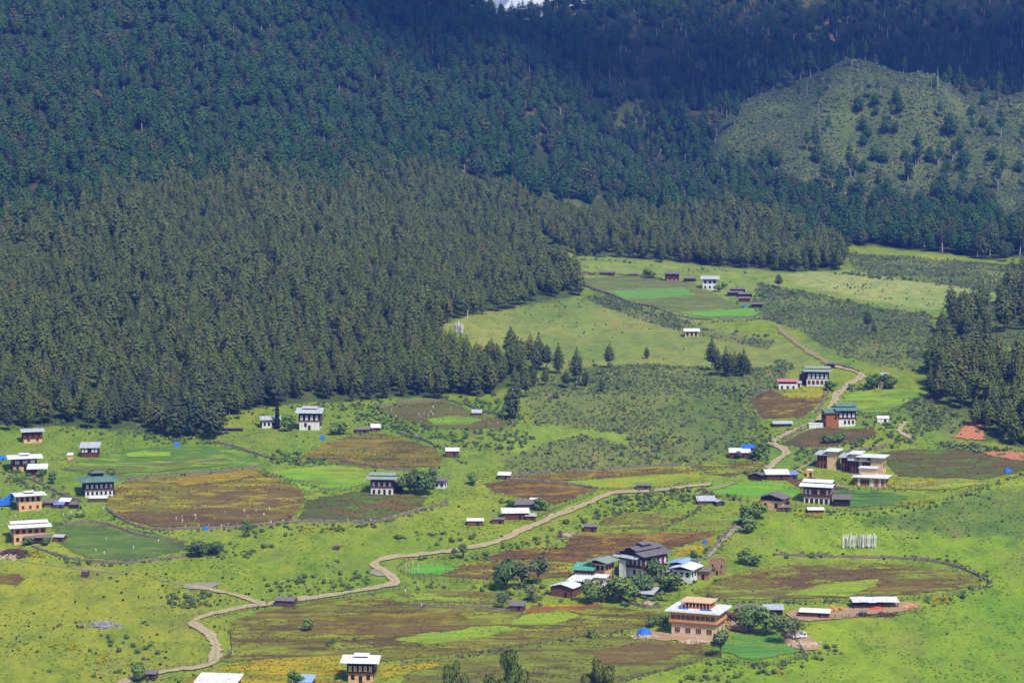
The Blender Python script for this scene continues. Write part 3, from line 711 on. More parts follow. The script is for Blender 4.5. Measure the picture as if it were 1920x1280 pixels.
        k.prism([(-D / 2 + 0.1, z), (D / 2 - 0.1, z), (D / 2 - 0.1, e + D * pitch), (-D / 2 + 0.1, e)], -W / 2 + 0.12, W / 2 - 0.12, 'x'); k.build('attic', attic, root, loc=(x0, y0, 0))
    return ro

def windows(root, face, n, half, span, z, w, h, frame, pane, mull=1, names='window', door=None, zdoor=0.0, skip=()):
    """a row of framed windows on one wall; half = distance of that wall from the middle"""
    for i in range(n):
        if i in skip: continue
        c = (i + 0.5) / n * span - span / 2
        f = MB(); p = MB(); q = 0.09
        def put(mb, a0, a1, d0, d1, z0, z1):
            if face == 'front': mb.box(a0, a1, -half - d1, -half - d0, z0, z1)
            elif face == 'back': mb.box(a0, a1, half + d0, half + d1, z0, z1)
            elif face == 'right': mb.box(half + d0, half + d1, a0, a1, z0, z1)
            else: mb.box(-half - d1, -half - d0, a0, a1, z0, z1)
        if door is not None and i == door:
            put(f, c - w * 0.62, c + w * 0.62, -0.05, 0.07, zdoor, zdoor + 2.2)
            d = f.build('door', frame, root)
            put(p, c - w * 0.45, c + w * 0.45, 0.07, 0.11, zdoor, zdoor + 2.05)
            p.build('door_leaf', GLASS, d)
            continue
        b_ = 0.13
        put(f, c - w / 2 - b_, c + w / 2 + b_, -0.05, 0.10, z + h, z + h + 0.16)
        put(f, c - w / 2 - b_, c + w / 2 + b_, -0.05, 0.12, z - 0.14, z)
        put(f, c - w / 2 - b_, c - w / 2, -0.05, 0.08, z, z + h)
        put(f, c + w / 2, c + w / 2 + b_, -0.05, 0.08, z, z + h)
        for k in range(1, mull + 1):
            xm = c - w / 2 + w * k / (mull + 1)
            put(f, xm - 0.05, xm + 0.05, -0.05, 0.07, z, z + h)
        fo = f.build(names, frame, root)
        put(p, c - w / 2, c + w / 2, -0.04, 0.04, z, z + h)
        p.build('pane', pane, fo)

def house(name, label, cat, u, v, wpx, yaw=0.0, D=None, storeys=(), roof=None, group=None, aspect=0.8):
    """u, v: foot of the middle of the front wall in the photograph; wpx: width of the front there"""
    g = G(u, v)
    W = wpx * mpp(g.y) / max(0.5, math.cos(R(yaw)))
    D = D or W * aspect
    # the middle of the plan lies half a depth behind the foot of the front wall
    a = R(yaw); c = Vector((g.x - math.sin(a) * D / 2 * 1.0, g.y + math.cos(a) * D / 2, 0))
    c.z = g.z
    root = empty(name, c, a, label, cat, group)
    root['plan'] = (W, D)
    z = 0.0
    for i, s_ in enumerate(storeys):
        o = s_.get('out', 0.0); hh = s_['h']
        mb = MB(); mb.box(-W / 2 - o, W / 2 + o, -D / 2 - o, D / 2 + o, z - (2.5 if i == 0 else 0), z + hh)
        mb.build('wall' if i == 0 else 'upper_storey', s_['mat'], root)
        if i and o > 0.05:
            mb = MB(); mb.box(-W / 2 - o - 0.12, W / 2 + o + 0.12, -D / 2 - o - 0.12, D / 2 + o + 0.12, z - 0.18, z + 0.14); mb.build('floor_band', s_.get('band', TIMBR), root)
        wn_ = s_.get('win', 0)
        if wn_:
            kw = dict(z=z + s_.get('wz', 0.9), w=s_.get('ww', 0.9), h=s_.get('wh', 1.3), frame=s_.get('frame', TIMB), pane=s_.get('pane', GLASS), mull=s_.get('mull', 1))
            windows(root, 'front', wn_, D / 2 + o, W + 2 * o - 0.4, door=s_.get('door'), zdoor=z, skip=s_.get('skip', ()), **kw)
            side = s_.get('side', max(1, int(wn_ * D / W)))
            for f_ in ('left', 'right'):
                windows(root, f_, side, W / 2 + o, D + 2 * o - 0.4, **kw)
        if s_.get('balcony'):
            x0, x1 = s_['balcony']
            mb = MB(); mb.box(W * x0, W * x1, -D / 2 - o - 1.1, -D / 2 - o - 0.02, z - 0.05, z + 0.1)
            k = max(2, int((x1 - x0) * W / 1.2))
            for j in range(k + 1):
                x = W * x0 + (x1 - x0) * W * j / k
                mb.box(x - 0.06, x + 0.06, -D / 2 - o - 1.12, -D / 2 - o - 1.0, z + 0.1, z + 0.95)
            mb.box(W * x0 - 0.1, W * x1 + 0.1, -D / 2 - o - 1.16, -D / 2 - o - 0.97, z + 0.95, z + 1.08)
            mb.box(W * x0 + 0.1, W * x1 - 0.1, -D / 2 - o - 1.06, -D / 2 - o - 1.03, z + 0.25, z + 0.8)
            mb.build('balcony', TIMBR, root)
        z += hh
    if roof:
        o = storeys[-1].get('out', 0.0)
        rk = dict(roof); st = rk.pop('style'); mt = rk.pop('mat')
        roof_part(root, st, W + 2 * o, D + 2 * o, z, mt, **rk)
    return root

def shed(name, label, u, v, wpx, yaw=0.0, h=2.2, D=None, wall=LOG, roof=RGREY, style='gable', over=0.5, pitch=0.25, cat='shed', door=True, aspect=0.7, lift=0.15, group=None):
    g = G(u, v)
    W = wpx * mpp(g.y) / max(0.5, math.cos(R(yaw))); D = D or max(2.2, W * aspect)
    a = R(yaw)
    root = empty(name, (g.x - math.sin(a) * D / 2, g.y + math.cos(a) * D / 2, g.z), a, label, cat, group)
    mb = MB(); mb.box(-W / 2, W / 2, -D / 2, D / 2, -2.0, h)
    for sx in (-1, 1):
        for sy in (-1, 1):
            mb.box(sx * W / 2 - 0.11, sx * W / 2 + 0.11, sy * D / 2 - 0.11, sy * D / 2 + 0.11, -2, h + 0.02)
    mb.build('wall', wall, root)
    roof_part(root, style, W, D, h, roof, over=over, pitch=pitch, th=0.1, lift=lift, attic=wall, lan=0)
    if door:
        mb = MB(); dx = W * 0.18; mb.box(dx - 0.5, dx + 0.5, -D / 2 - 0.07, -D / 2 + 0.02, 0.0, min(1.9, h - 0.2)); mb.build('door', DARKIN, root)
    return root

def open_shed(name, label, u, v, wpx, yaw=0.0, h=2.3, D=5.0, roof=RWHITE, cat='shed', posts=5, pitch=0.1, back=TIMBR):
    """a long roof on posts, open to the front"""
    g = G(u, v); W = wpx * mpp(g.y); a = R(yaw)
    root = empty(name, (g.x - math.sin(a) * D / 2, g.y + math.cos(a) * D / 2, g.z), a, label, cat)
    for sy in (-1, 1):
        for i in range(posts):
            x = -W / 2 + W * i / (posts - 1)
            mb = MB(); mb.box(x - 0.11, x + 0.11, sy * D / 2 - 0.11, sy * D / 2 + 0.11, -1.5, h + (D * pitch if sy > 0 else 0)); mb.build('post', TIMB, root)
    mb = MB(); mb.box(-W / 2 + 0.2, W / 2 - 0.2, D / 2 - 0.3, D / 2 - 0.18, -1, h * 0.9); mb.build('back_wall', back, root)
    mb = MB(); k = 6
    for i in range(k):   # sheets laid a little unevenly
        x0, x1 = -W / 2 - 0.5 + (W + 1) * i / k, -W / 2 - 0.5 + (W + 1) * (i + 1) / k + 0.05
        z = h + 0.05 + 0.06 * (i % 2) + 0.05 * math.sin(i * 2.1)
        mb.slab([(x0, -D / 2 - 0.6 - 0.15 * (i % 3), z), (x1, -D / 2 - 0.6 - 0.15 * (i % 3), z + 0.03), (x1, D / 2 + 0.5, z + (D + 1) * pitch), (x0, D / 2 + 0.5, z + (D + 1) * pitch - 0.03)], 0.06)
    mb.build('roof', roof, root)
    return root

def lump(name, label, cat, u, v, wpx, h, D, mat, seed=0, kind='tarp', parts=None):
    """a tarpaulin thrown over a heap, or the heap itself"""
    g = G(u, v); W = wpx * mpp(g.y)
    rr = random.Random(seed); mb = MB(); nx_, ny_ = 14, 9
    for j in range(ny_ + 1):
        for i in range(nx_ + 1):
            a, b_ = i / nx_ * 2 - 1, j / ny_ * 2 - 1
            prof = max(0.0, 1 - max(abs(a) ** 2.2, abs(b_) ** 2.2)) ** 0.7 if kind == 'tarp' else (0.12 + 0.88 * (a + 1) / 2) * (0.25 if abs(b_) > 0.95 else 1.0) if kind == 'slope' else max(0.0, 1 - a * a - b_ * b_) ** 0.8
            z = h * prof * (0.8 + 0.35 * rr.random()) - 0.05
            x, y = a * W / 2 * (1 + 0.06 * rr.uniform(-1, 1)), b_ * D / 2
            zg = float(gz(g.x + x, g.y + D / 2 + y)) - g.z
            mb.v.append((x, y, z + zg + (0.1 if 0 < i < nx_ and 0 < j < ny_ else -0.12)))
    for j in range(ny_):
        for i in range(nx_):
            b0 = j * (nx_ + 1) + i; mb.f.append((b0, b0 + 1, b0 + nx_ + 2, b0 + nx_ + 1)); mb.m.append(0)
    o = mb.build(name, mat, None, loc=(g.x, g.y + D / 2, g.z))
    return tag(o, label, cat)
def heap(name, label, cat, u, v, wpx, h, D, mat, seed=0, size=0.5, n=60, long=False):
    """loose stones or timber lying on each other: one heap"""
    g = G(u, v); W = wpx * mpp(g.y); rr = random.Random(seed); mb = MB()
    for _ in range(n):
        a, b_ = rr.gauss(0, 0.38), rr.gauss(0, 0.38); a = max(-1, min(1, a)); b_ = max(-1, min(1, b_))
        x, y = a * W / 2, b_ * D / 2
        z = float(gz(g.x + x, g.y + D / 2 + y)) - g.z + h * max(0, 1 - a * a - b_ * b_) * rr.random()
        s_ = size * rr.uniform(0.5, 1.3)
        M = Matrix.Translation((x, y, z)) @ Matrix.Rotation(rr.uniform(0, 6.3), 4, 'Z') @ Matrix.Rotation(rr.uniform(-0.35, 0.35), 4, 'X') @ Matrix.Rotation(rr.uniform(-0.35, 0.35), 4, 'Y')
        if long: mb.box(-s_ * 4, s_ * 4, -s_ * 0.3, s_ * 0.3, -s_ * 0.25, s_ * 0.25, M)
        else: mb.box(-s_, s_, -s_ * 0.8, s_ * 0.8, -s_ * 0.5, s_ * 0.55, M)
    o = mb.build(name, mat, None, loc=(g.x, g.y + D / 2, g.z))
    return tag(o, label, cat)
# ------------------------------------------------------------------ farmhouses
def low(mat, h=2.8, **k): return dict(h=h, mat=mat, **k)
def up(h=2.7, mat=TIMB, out=0.35, **k): return dict(h=h, mat=mat, out=out, **k)
WP = dict(pane=PANEL, ww=0.95, wh=1.6, wz=0.55)

# left edge of the valley
house('farmhouse', 'small brown house on an ochre base at the forest edge, topmost at the left edge', 'house', 62, 830, 33, 18, storeys=[low(OCHRE, 2.0, win=2, ww=0.7, wh=0.9), up(2.4, TIMBR, 0.1, win=3, wz=0.6, wh=1.2)], roof=dict(style='gable', mat=RPALE, over=1.1, pitch=0.2, lift=0.5))
house('farmhouse', 'small house with pale grey roof over white panels and red brown wall, alone in grass', 'house', 168, 857, 32, 3, storeys=[low(TIMBR, 1.9), up(2.0, TIMB, 0.05, win=5, skip=(2,), **dict(WP, wz=0.2))], roof=dict(style='mono', mat=RPALE, over=0.7, pitch=0.22))
shed('hut', 'tiny orange hut with white roof beside the small house in the green field', 131, 862, 9, 0, 2.0, 2.2, OCHRE, RWHITE, 'mono', 0.3, cat='hut', door=False)
house('farmhouse', 'wide white-roofed house with white windows above an ochre wall beside a blue tarpaulin', 'house', 47, 883, 41, 18, storeys=[low(OCHRE, 2.4, win=3, door=1, ww=0.8, wh=1.0), up(2.6, TIMBR, 0.2, win=3, mull=2, pane=PANEL, ww=1.8, wh=1.5, wz=0.6)], roof=dict(style='lantern', mat=RWHITE, over=2.4, pitch=0.14, lift=0.5, lan=0.3))
shed('shed', 'red brown stilted annex under a white roof, before the wide white-roofed house', 70, 891, 24, 8, 2.8, 5.5, TIMBR, RWHITE, 'mono', 1.6, 0.12)
house('temple', 'dark square temple house with green two-tier hipped roof over a row of white windows', 'house', 186, 931, 50, 15, aspect=0.9, storeys=[low(WHITE, 3.0, win=6, ww=0.6, wh=1.0, wz=1.0), up(3.0, TIMB, 0.35, win=6, mull=1, side=5, **WP)], roof=dict(style='hip', mat=RTEAL, over=2.0, pitch=0.28, lift=0.35, lan=0.36))
shed('lean_to', 'white-roofed lean-to against the front of the dark temple house', 184, 941, 33, 4, 1.5, 3.0, LOG, RWHITE, 'mono', 0.25, 0.16, door=False)
house('farmhouse', 'ochre earth house with flat white roof next to a bright blue tarpaulin', 'house', 57, 957, 40, 22, aspect=0.75, storeys=[low(OCHRE, 2.9, win=3, ww=0.8, wh=1.1, frame=TIMBO), low(OCHRE, 2.9, win=4, ww=0.9, wh=1.5, frame=TIMBR, pane=GLASS)], roof=dict(style='lantern', mat=RWHITE, over=1.9, pitch=0.1, lift=0.3, lan=0.32, attic=TIMBR))
house('farmhouse', 'two storey ochre house with stepped white roof, lowest at the left edge', 'house', 57, 1017, 58, 20, aspect=0.7, storeys=[low(OCHRE, 2.9, win=5, skip=(3, 4), ww=0.9, wh=1.2, frame=TIMBR), low(OCHRE, 2.8, win=5, ww=1.2, wh=1.3, frame=TIMBO, mull=2)], roof=dict(style='double', mat=RWHITE, over=1.9, pitch=0.2, lift=0.35, attic=TIMBO))
shed('shed', 'dark timber shed with sagging grey roof in front of the two storey ochre house', 70, 1019, 46, 6, 2.2, 5, TIMB, RGREY, 'gable', 0.6, 0.25)
shed('shed', 'small shed with pale blue and white roof beside the dark timber shed', 109, 1016, 19, -12, 1.8, 4, LOGR, RPALE, 'gable', 0.4, 0.3)
shed('shed', 'low shed under grey shingles left of a lilac sheet, by the ochre earth house', 94, 950, 22, 0, 1.6, 4.0, LOG, RGREY, 'mono', 0.5, 0.2)
shed('shed', 'low shed roofed with a lilac blue sheet below the temple house', 110, 953, 18, 0, 1.5, 3.5, LOG, TARPL, 'mono', 0.3, 0.25)
shed('shed', 'low shed with white patched roof behind the lilac sheet', 121, 949, 19, 0, 1.9, 3.5, DARKIN, RWHITE, 'mono', 0.4, 0.2)
shed('shed', 'small dark shed at the end of the row of low sheds below the temple house', 138, 953, 15, 0, 1.5, 3.0, DARKIN, RDARK, 'mono', 0.3, 0.15)
lump('tarpaulin', 'bright blue tarpaulin sloping down the side of the ochre earth house', 'tarpaulin', 6, 950, 34, 4.6, 5.0, TARPB, 3, 'slope')
lump('tarpaulin', 'blue tarpaulin by the wide white-roofed house at the left edge', 'tarpaulin', 6, 862, 22, 1.4, 3.0, TARPB, 4)
lump('tarpaulin', 'small blue tarpaulin by the wall near the forest edge', 'tarpaulin', 331, 837, 12, 1.7, 2.2, TARPB, 5)
lump('tarpaulin', 'small round blue tarpaulin below the tall white house', 'tarpaulin', 604, 824, 10, 1.7, 2.2, TARPB, 6)
lump('tarpaulin', 'small blue tarpaulin on the stone wall below the big brown field', 'tarpaulin', 385, 993, 12, 1.2, 1.6, TARPB, 7)
heap('timber_pile', 'big untidy heap of grey timber and stones below the two storey ochre house', 'timber pile', 20, 1047, 70, 2.0, 9, LOG, 3, 0.55, 110, True)
heap('rubble_heap', 'pale rubble scattered beside the timber heap at the left edge', 'rubble', 12, 1050, 50, 1.0, 6, RUBBLE, 4, 0.5, 70)
shed('shed', 'long low dark shed at the forest edge near the cypress', 434, 808, 40, 0, 1.0, 3.0, DARKIN, RDARK, 'gable', 0.4, 0.2, door=False)

# below the forest, middle left
house('farmhouse', 'low whitewashed house with grey roof half hidden by a dark cypress', 'house', 508, 802, 32, 14, storeys=[low(WHITE, 3.2, win=4, ww=0.8, wh=1.2, wz=1.2)], roof=dict(style='gable', mat=RPALE, over=1.0, pitch=0.3, lift=0.5))
house('farmhouse', 'tall white house with grey stepped roof and four white window bays at the forest edge', 'house', 580, 806, 38, -4, aspect=0.85, storeys=[low(WHITE, 4.2, win=5, skip=(0, 3, 4), ww=0.9, wh=1.5, wz=1.6, balcony=None, door=2), up(3.0, TIMB, 0.25, win=4, pane=PANEL, ww=1.1, wh=2.2, wz=0.3, mull=1)], roof=dict(style='lantern', mat=RPALE, over=1.5, pitch=0.34, lift=0.5, lan=0.55))
shed('shed', 'low shed with dark plank roof beside a white sheet-roofed shed', 680, 812, 24, 8, 1.5, 4, LOG, RGREY, 'gable', 0.5, 0.3)
shed('shed', 'low white-roofed shed joined to the dark plank-roofed shed', 705, 808, 16, 8, 1.5, 4, LOG, RWHITE, 'mono', 0.4, 0.25)
shed('hut', 'small brown hut with bright white roof at the corner of an olive field', 848, 857, 23, 0, 2.6, 4.5, LOGR, RWHITE, 'mono', 0.5, 0.16, cat='hut')
house('farmhouse', 'white house with pale green double roof and a timber annex at its right', 'house', 716, 927, 42, -6, aspect=0.72, storeys=[low(WHITE, 3.0, win=4, door=2, ww=0.8, wh=1.4, wz=0.5, frame=TIMBR), up(2.9, TIMBR, 0.15, win=4, **WP)], roof=dict(style='double', mat=RGREEN, over=1.7, pitch=0.3, lift=0.5))
shed('annex', 'dark timber annex against the right side of the pale green-roofed white house', 745, 925, 15, -6, 4.6, 4.0, TIMB, RGREY, 'mono', 0.4, 0.2, cat='annex')
house('farmhouse', 'low old white house with grey roof half behind willow trees', 'house', 819, 915, 30, -14, storeys=[low(WHITE, 2.6, win=3, ww=0.8, wh=1.1)], roof=dict(style='gable', mat=RGREY, over=0.9, pitch=0.25, lift=0.5))
shed('hut', 'small white-roofed hut on the wall line left of the long fallow strip', 945, 899, 22, -6, 1.8, 3.5, LOG, RWHITE, 'mono', 0.4, 0.2, cat='hut')
shed('hut', 'small hut with grey blue roof inside the oval walled field', 894, 779, 17, 0, 1.2, 3, LOG, RPALE, 'mono', 0.4, 0.3, cat='hut', door=False)
shed('barn', 'long red brown barn with white roof beside the road', 967, 974, 48, 4, 2.6, 5, TIMBR, RWHITE, 'mono', 0.6, 0.18, cat='barn')
shed('shed', 'grey shingled shed behind the long red brown barn', 986, 955, 36, 4, 2.0, 4, LOG, RGREY, 'mono', 0.5, 0.25, door=False)
shed('shed', 'small shed with pale roof at the right end of the long red brown barn', 995, 975, 18, 0, 1.6, 3, TIMBR, RPALE, 'mono', 0.4, 0.15)
shed('shed', 'white-topped shed behind the grey shingles near the road', 1000, 948, 15, -10, 1.6, 3, LOG, RWHITE, 'mono', 0.3, 0.3, door=False)
shed('cabin', 'log cabin with whitish roof standing in bright grass left of the barn', 891, 985, 29, 0, 1.7, 4, LOGR, RWHITE, 'gable', 0.4, 0.3, cat='cabin')
shed('cabin', 'small grey brown log cabin between the whitish-roofed cabin and the barn', 934, 982, 22, 0, 1.6, 3.5, LOGR, RGREY, 'gable', 0.4, 0.25, cat='cabin')
shed('shed', 'grey-roofed shed on the upper side of the road beside the yellow green strip', 1207, 919, 26, -6, 1.8, 4, LOG, RGREY, 'gable', 0.4, 0.3)
shed('shed', 'grey-roofed log shed at the corner of the dark ploughed field', 1107, 997, 23, -6, 1.9, 4, LOG, RGREY, 'gable', 0.4, 0.35)
shed('shed', 'long low shed with pale shingles beside the bright green oval field', 1325, 945, 33, 4, 1.3, 4, LOG, RPALE, 'mono', 0.4, 0.3, door=False)
shed('shed', 'small shed with bluish grey roof right of the long pale-shingled shed', 1352, 948, 15, 20, 1.5, 3, LOG, RPALE, 'gabley', 0.4, 0.25)
shed('cabin', 'grey log cabin beside the lower road at the edge of the striped field', 533, 1137, 34, -12, 2.0, 5, LOG, RGREY, 'gable', 0.5, 0.3, cat='cabin', door=False)
shed('shed', 'grey shed at the end of the stone wall below the central farmhouses', 968, 1146, 27, -10, 2.0, 4, LOG, RGREY, 'mono', 0.4, 0.2)
shed('shrine', 'small grey stone shrine standing alone in the left pasture', 158, 1082, 11, -15, 2.0, 2.0, LOG, RGREY, 'mono', 0.1, 0.2, cat='shrine', door=False)
shed('shrine', 'small grey stone shrine on the slope above the winding road', 630, 1031, 9, -15, 1.4, 1.7, LOG, RGREY, 'mono', 0.1, 0.2, cat='shrine', door=False)
house('farmhouse', 'tall dark timber house on an ochre base at the bottom edge, white raised-top roof', 'house', 676, 1279, 47, -5, aspect=0.85, storeys=[low(OCHRE, 3.0, win=3, door=1, ww=0.9, wh=1.2, wz=1.1), up(3.2, TIMB, 0.35, win=5, mull=1, pane=PANELY, ww=1.0, wh=1.8, wz=0.6)], roof=dict(style='lantern', mat=RWHITE, over=1.9, pitch=0.26, lift=0.4, lan=0.4))
shed('barn', 'big white-roofed barn cut by the bottom edge', 405, 1294, 72, -8, 2.4, 7, TIMB, RWHITE, 'mono', 1.0, 0.14, cat='barn')
shed('shed', 'shed with blue and white roof at the bottom edge beside a bush', 568, 1290, 30, -10, 2.0, 5, LOGR, RBLUE, 'mono', 0.5, 0.2)
shed('shack', 'small grey shack beside a round green tree near the bottom left corner', 279, 1274, 24, -10, 1.9, 3, LOG, RGREY, 'mono', 0.4, 0.15, cat='shack')

# the hamlet in the middle foreground
shed('barn', 'weathered brown barn with white gabled roof, leftmost of the central hamlet', 1053, 1119, 40, -28, 3.4, 7, LOGR, RWHITE, 'gabley', 0.7, 0.24, cat='barn')
shed('barn', 'grey barn with mottled white roof behind the weathered brown barn', 1083, 1101, 34, -28, 2.4, 6, LOG, RWHITE, 'mono', 0.7, 0.15, cat='barn')
house('farmhouse', 'dark red farmhouse with pale green upper roof over an ochre block', 'house', 1121, 1089, 27, -30, D=7.0, storeys=[low(OCHRE, 3.4, win=3, ww=0.9, wh=1.2), low(OCHRE, 3.0, win=3, ww=1.1, wh=1.4, frame=TIMBR, mull=1)], roof=dict(style='gabley', mat=RGREEN, over=1.8, pitch=0.2, lift=0.6))
house('farmhouse', 'long dark red wing with emerald green roof at the left of the green-roofed farmhouse', 'house', 1093, 1092, 34, -16, D=6.5, storeys=[low(TIMBR, 4.6, win=6, ww=0.7, wh=1.0, wz=2.4, pane=PANEL)], roof=dict(style='mono', mat=REMER, over=0.9, pitch=0.16, lift=0.4))
shed('annex', 'small white-roofed grey annex in front of the green-roofed farmhouse', 1124, 1098, 22, -22, 3.0, 3.2, CREAM, RWHITE, 'mono', 0.5, 0.14, cat='annex')
shed('shed', 'cream-roofed low shed in front of the grey annex, above the willows', 1135, 1108, 17, -20, 1.2, 3.0, LOG, TRIMW, 'mono', 0.3, 0.2, door=False)
house('farmhouse', 'largest farmhouse of the hamlet, dark grey stepped shingle roof, red balcony and white walls', 'house', 1184, 1083, 43, -45, D=12.5, storeys=[low(WHITE, 4.2, win=4, ww=0.9, wh=1.4, wz=1.6, frame=TIMBR, skip=(1,), side=3), up(3.7, TIMBR, 0.35, win=6, mull=1, pane=PANEL, ww=1.05, wh=2.3, wz=0.8, side=5, balcony=(-0.30, 0.30))], roof=dict(style='doubley', mat=RDARK, over=1.4, pitch=0.27, lift=0.7))
big = [o for o in COL.objects if o.get('label', '').startswith('largest farmhouse')][0]
bw, bd = big['plan']; mb = MB(); zz = 7.6
mb.slab([(-bw / 2 - 1.2, -bd / 2 - 2.9, zz), (bw / 2 - 1.0, -bd / 2 - 2.9, zz), (bw / 2 - 1.0, -bd / 2 - 0.2, zz + 0.75), (-bw / 2 - 1.2, -bd / 2 - 0.2, zz + 0.75)], 0.14); mb.build('porch_roof', RPALE, big)
ro_ = [c for c in big.children if c.name.startswith('roof')][0]; mb = MB(); mb.box(-1.7, 1.7, -2.2, 2.2, 11.2, 12.0); mb.slab([(-2.4, -3.0, 12.0), (0, -3.0, 12.55), (0, 3.0, 12.55), (-2.4, 3.0, 12.0)], 0.12); mb.slab([(0, -3.0, 12.55), (2.4, -3.0, 12.0), (2.4, 3.0, 12.0), (0, 3.0, 12.55)], 0.12); mb.build('top_roof', RGREY, ro_)
shed('porch', 'white corner tower porch with grey sheet roof on the largest farmhouse', 1167, 1083, 11, -30, 6.6, 2.6, WHITE, RPALE, 'mono', 0.5, 0.1, cat='porch', door=False)
house('farmhouse', 'blue-roofed house just behind the white-roofed house of the hamlet', 'house', 1272, 1080, 36, -26, D=8, storeys=[low(WHITE, 4.0, win=3)], roof=dict(style='gabley', mat=RBLUE, over=1.3, pitch=0.2, lift=0.4))
house('farmhouse', 'white-walled house with bright white gabled roof between two trees of the hamlet', 'house', 1278, 1092, 34, -26, D=8.5, storeys=[low(WHITE, 4.6, win=3, ww=0.8, wh=1.3, wz=2.4)], roof=dict(style='gabley', mat=RWHITE, over=1.2, pitch=0.22, lift=0.4))
shed('lean_to', 'long lean-to with pale roof at the left of the bright white gabled roof', 1260, 1090, 38, -8, 2.6, 3.6, LOG, RPALE, 'mono', 0.5, 0.14)
shed('barn', 'ochre barn with grey shingle roof right of the bright white gabled house', 1312, 1086, 32, -22, 3.0, 6, EARTHWALL, RGREY, 'gable', 0.8, 0.24, cat='barn')
shed('hut', 'little tower hut with grey roof peeping behind the ochre barn', 1303, 1074, 12, -20, 4.6, 2.6, CREAM, RGREY, 'gable', 0.4, 0.25, cat='hut', door=False)
shed('shed', 'low sagging shed with white and grey sheet roof below the largest farmhouse', 1206, 1121, 34, -24, 1.6, 6, LOGR, RPALE, 'mono', 0.5, 0.2)
def ruin():
    g = G(1347, 1078); W = 30 * mpp(g.y); D = 6.0; a = R(-12)
    root = empty('ruined_house', (g.x, g.y + D / 2, g.z), a, 'roofless ruined earth house with cracked walls right of the hamlet', 'ruin')
    rr = random.Random(5)
    for (x0, x1, y0, y1) in ((-W / 2, W / 2, -D / 2, -D / 2 + 0.6), (-W / 2, W / 2, D / 2 - 0.6, D / 2), (-W / 2, -W / 2 + 0.6, -D / 2 + 0.6, D / 2 - 0.6), (W / 2 - 0.6, W / 2, -D / 2 + 0.6, D / 2 - 0.6)):
        mb = MB(); k = 9
        for i in range(k):
            t0, t1 = i / k, (i + 1) / k - 0.004
            h = 5.6 - 1.2 * rr.random() ** 2 - (1.8 if i in (2, 6) and rr.random() < 0.4 else 0)
            if x1 - x0 > y1 - y0: mb.box(x0 + (x1 - x0) * t0, x0 + (x1 - x0) * t1, y0, y1, -1.5, h)
            else: mb.box(x0, x1, y0 + (y1 - y0) * t0, y0 + (y1 - y0) * t1, -1.5, h)
        mb.build('wall', EARTHWALL, root)
    for x, z, w, h in ((-W * 0.27, 3.0, 0.5, 1.1), (W * 0.02, 0.0, 0.8, 1.7), (W * 0.3, 2.7, 0.5, 1.0)):
        mb = MB(); mb.box(x - w / 2, x + w / 2, -D / 2 - 0.03, -D / 2 + 0.3, z, z + h); mb.build('opening', GLASS, root)
ruin()

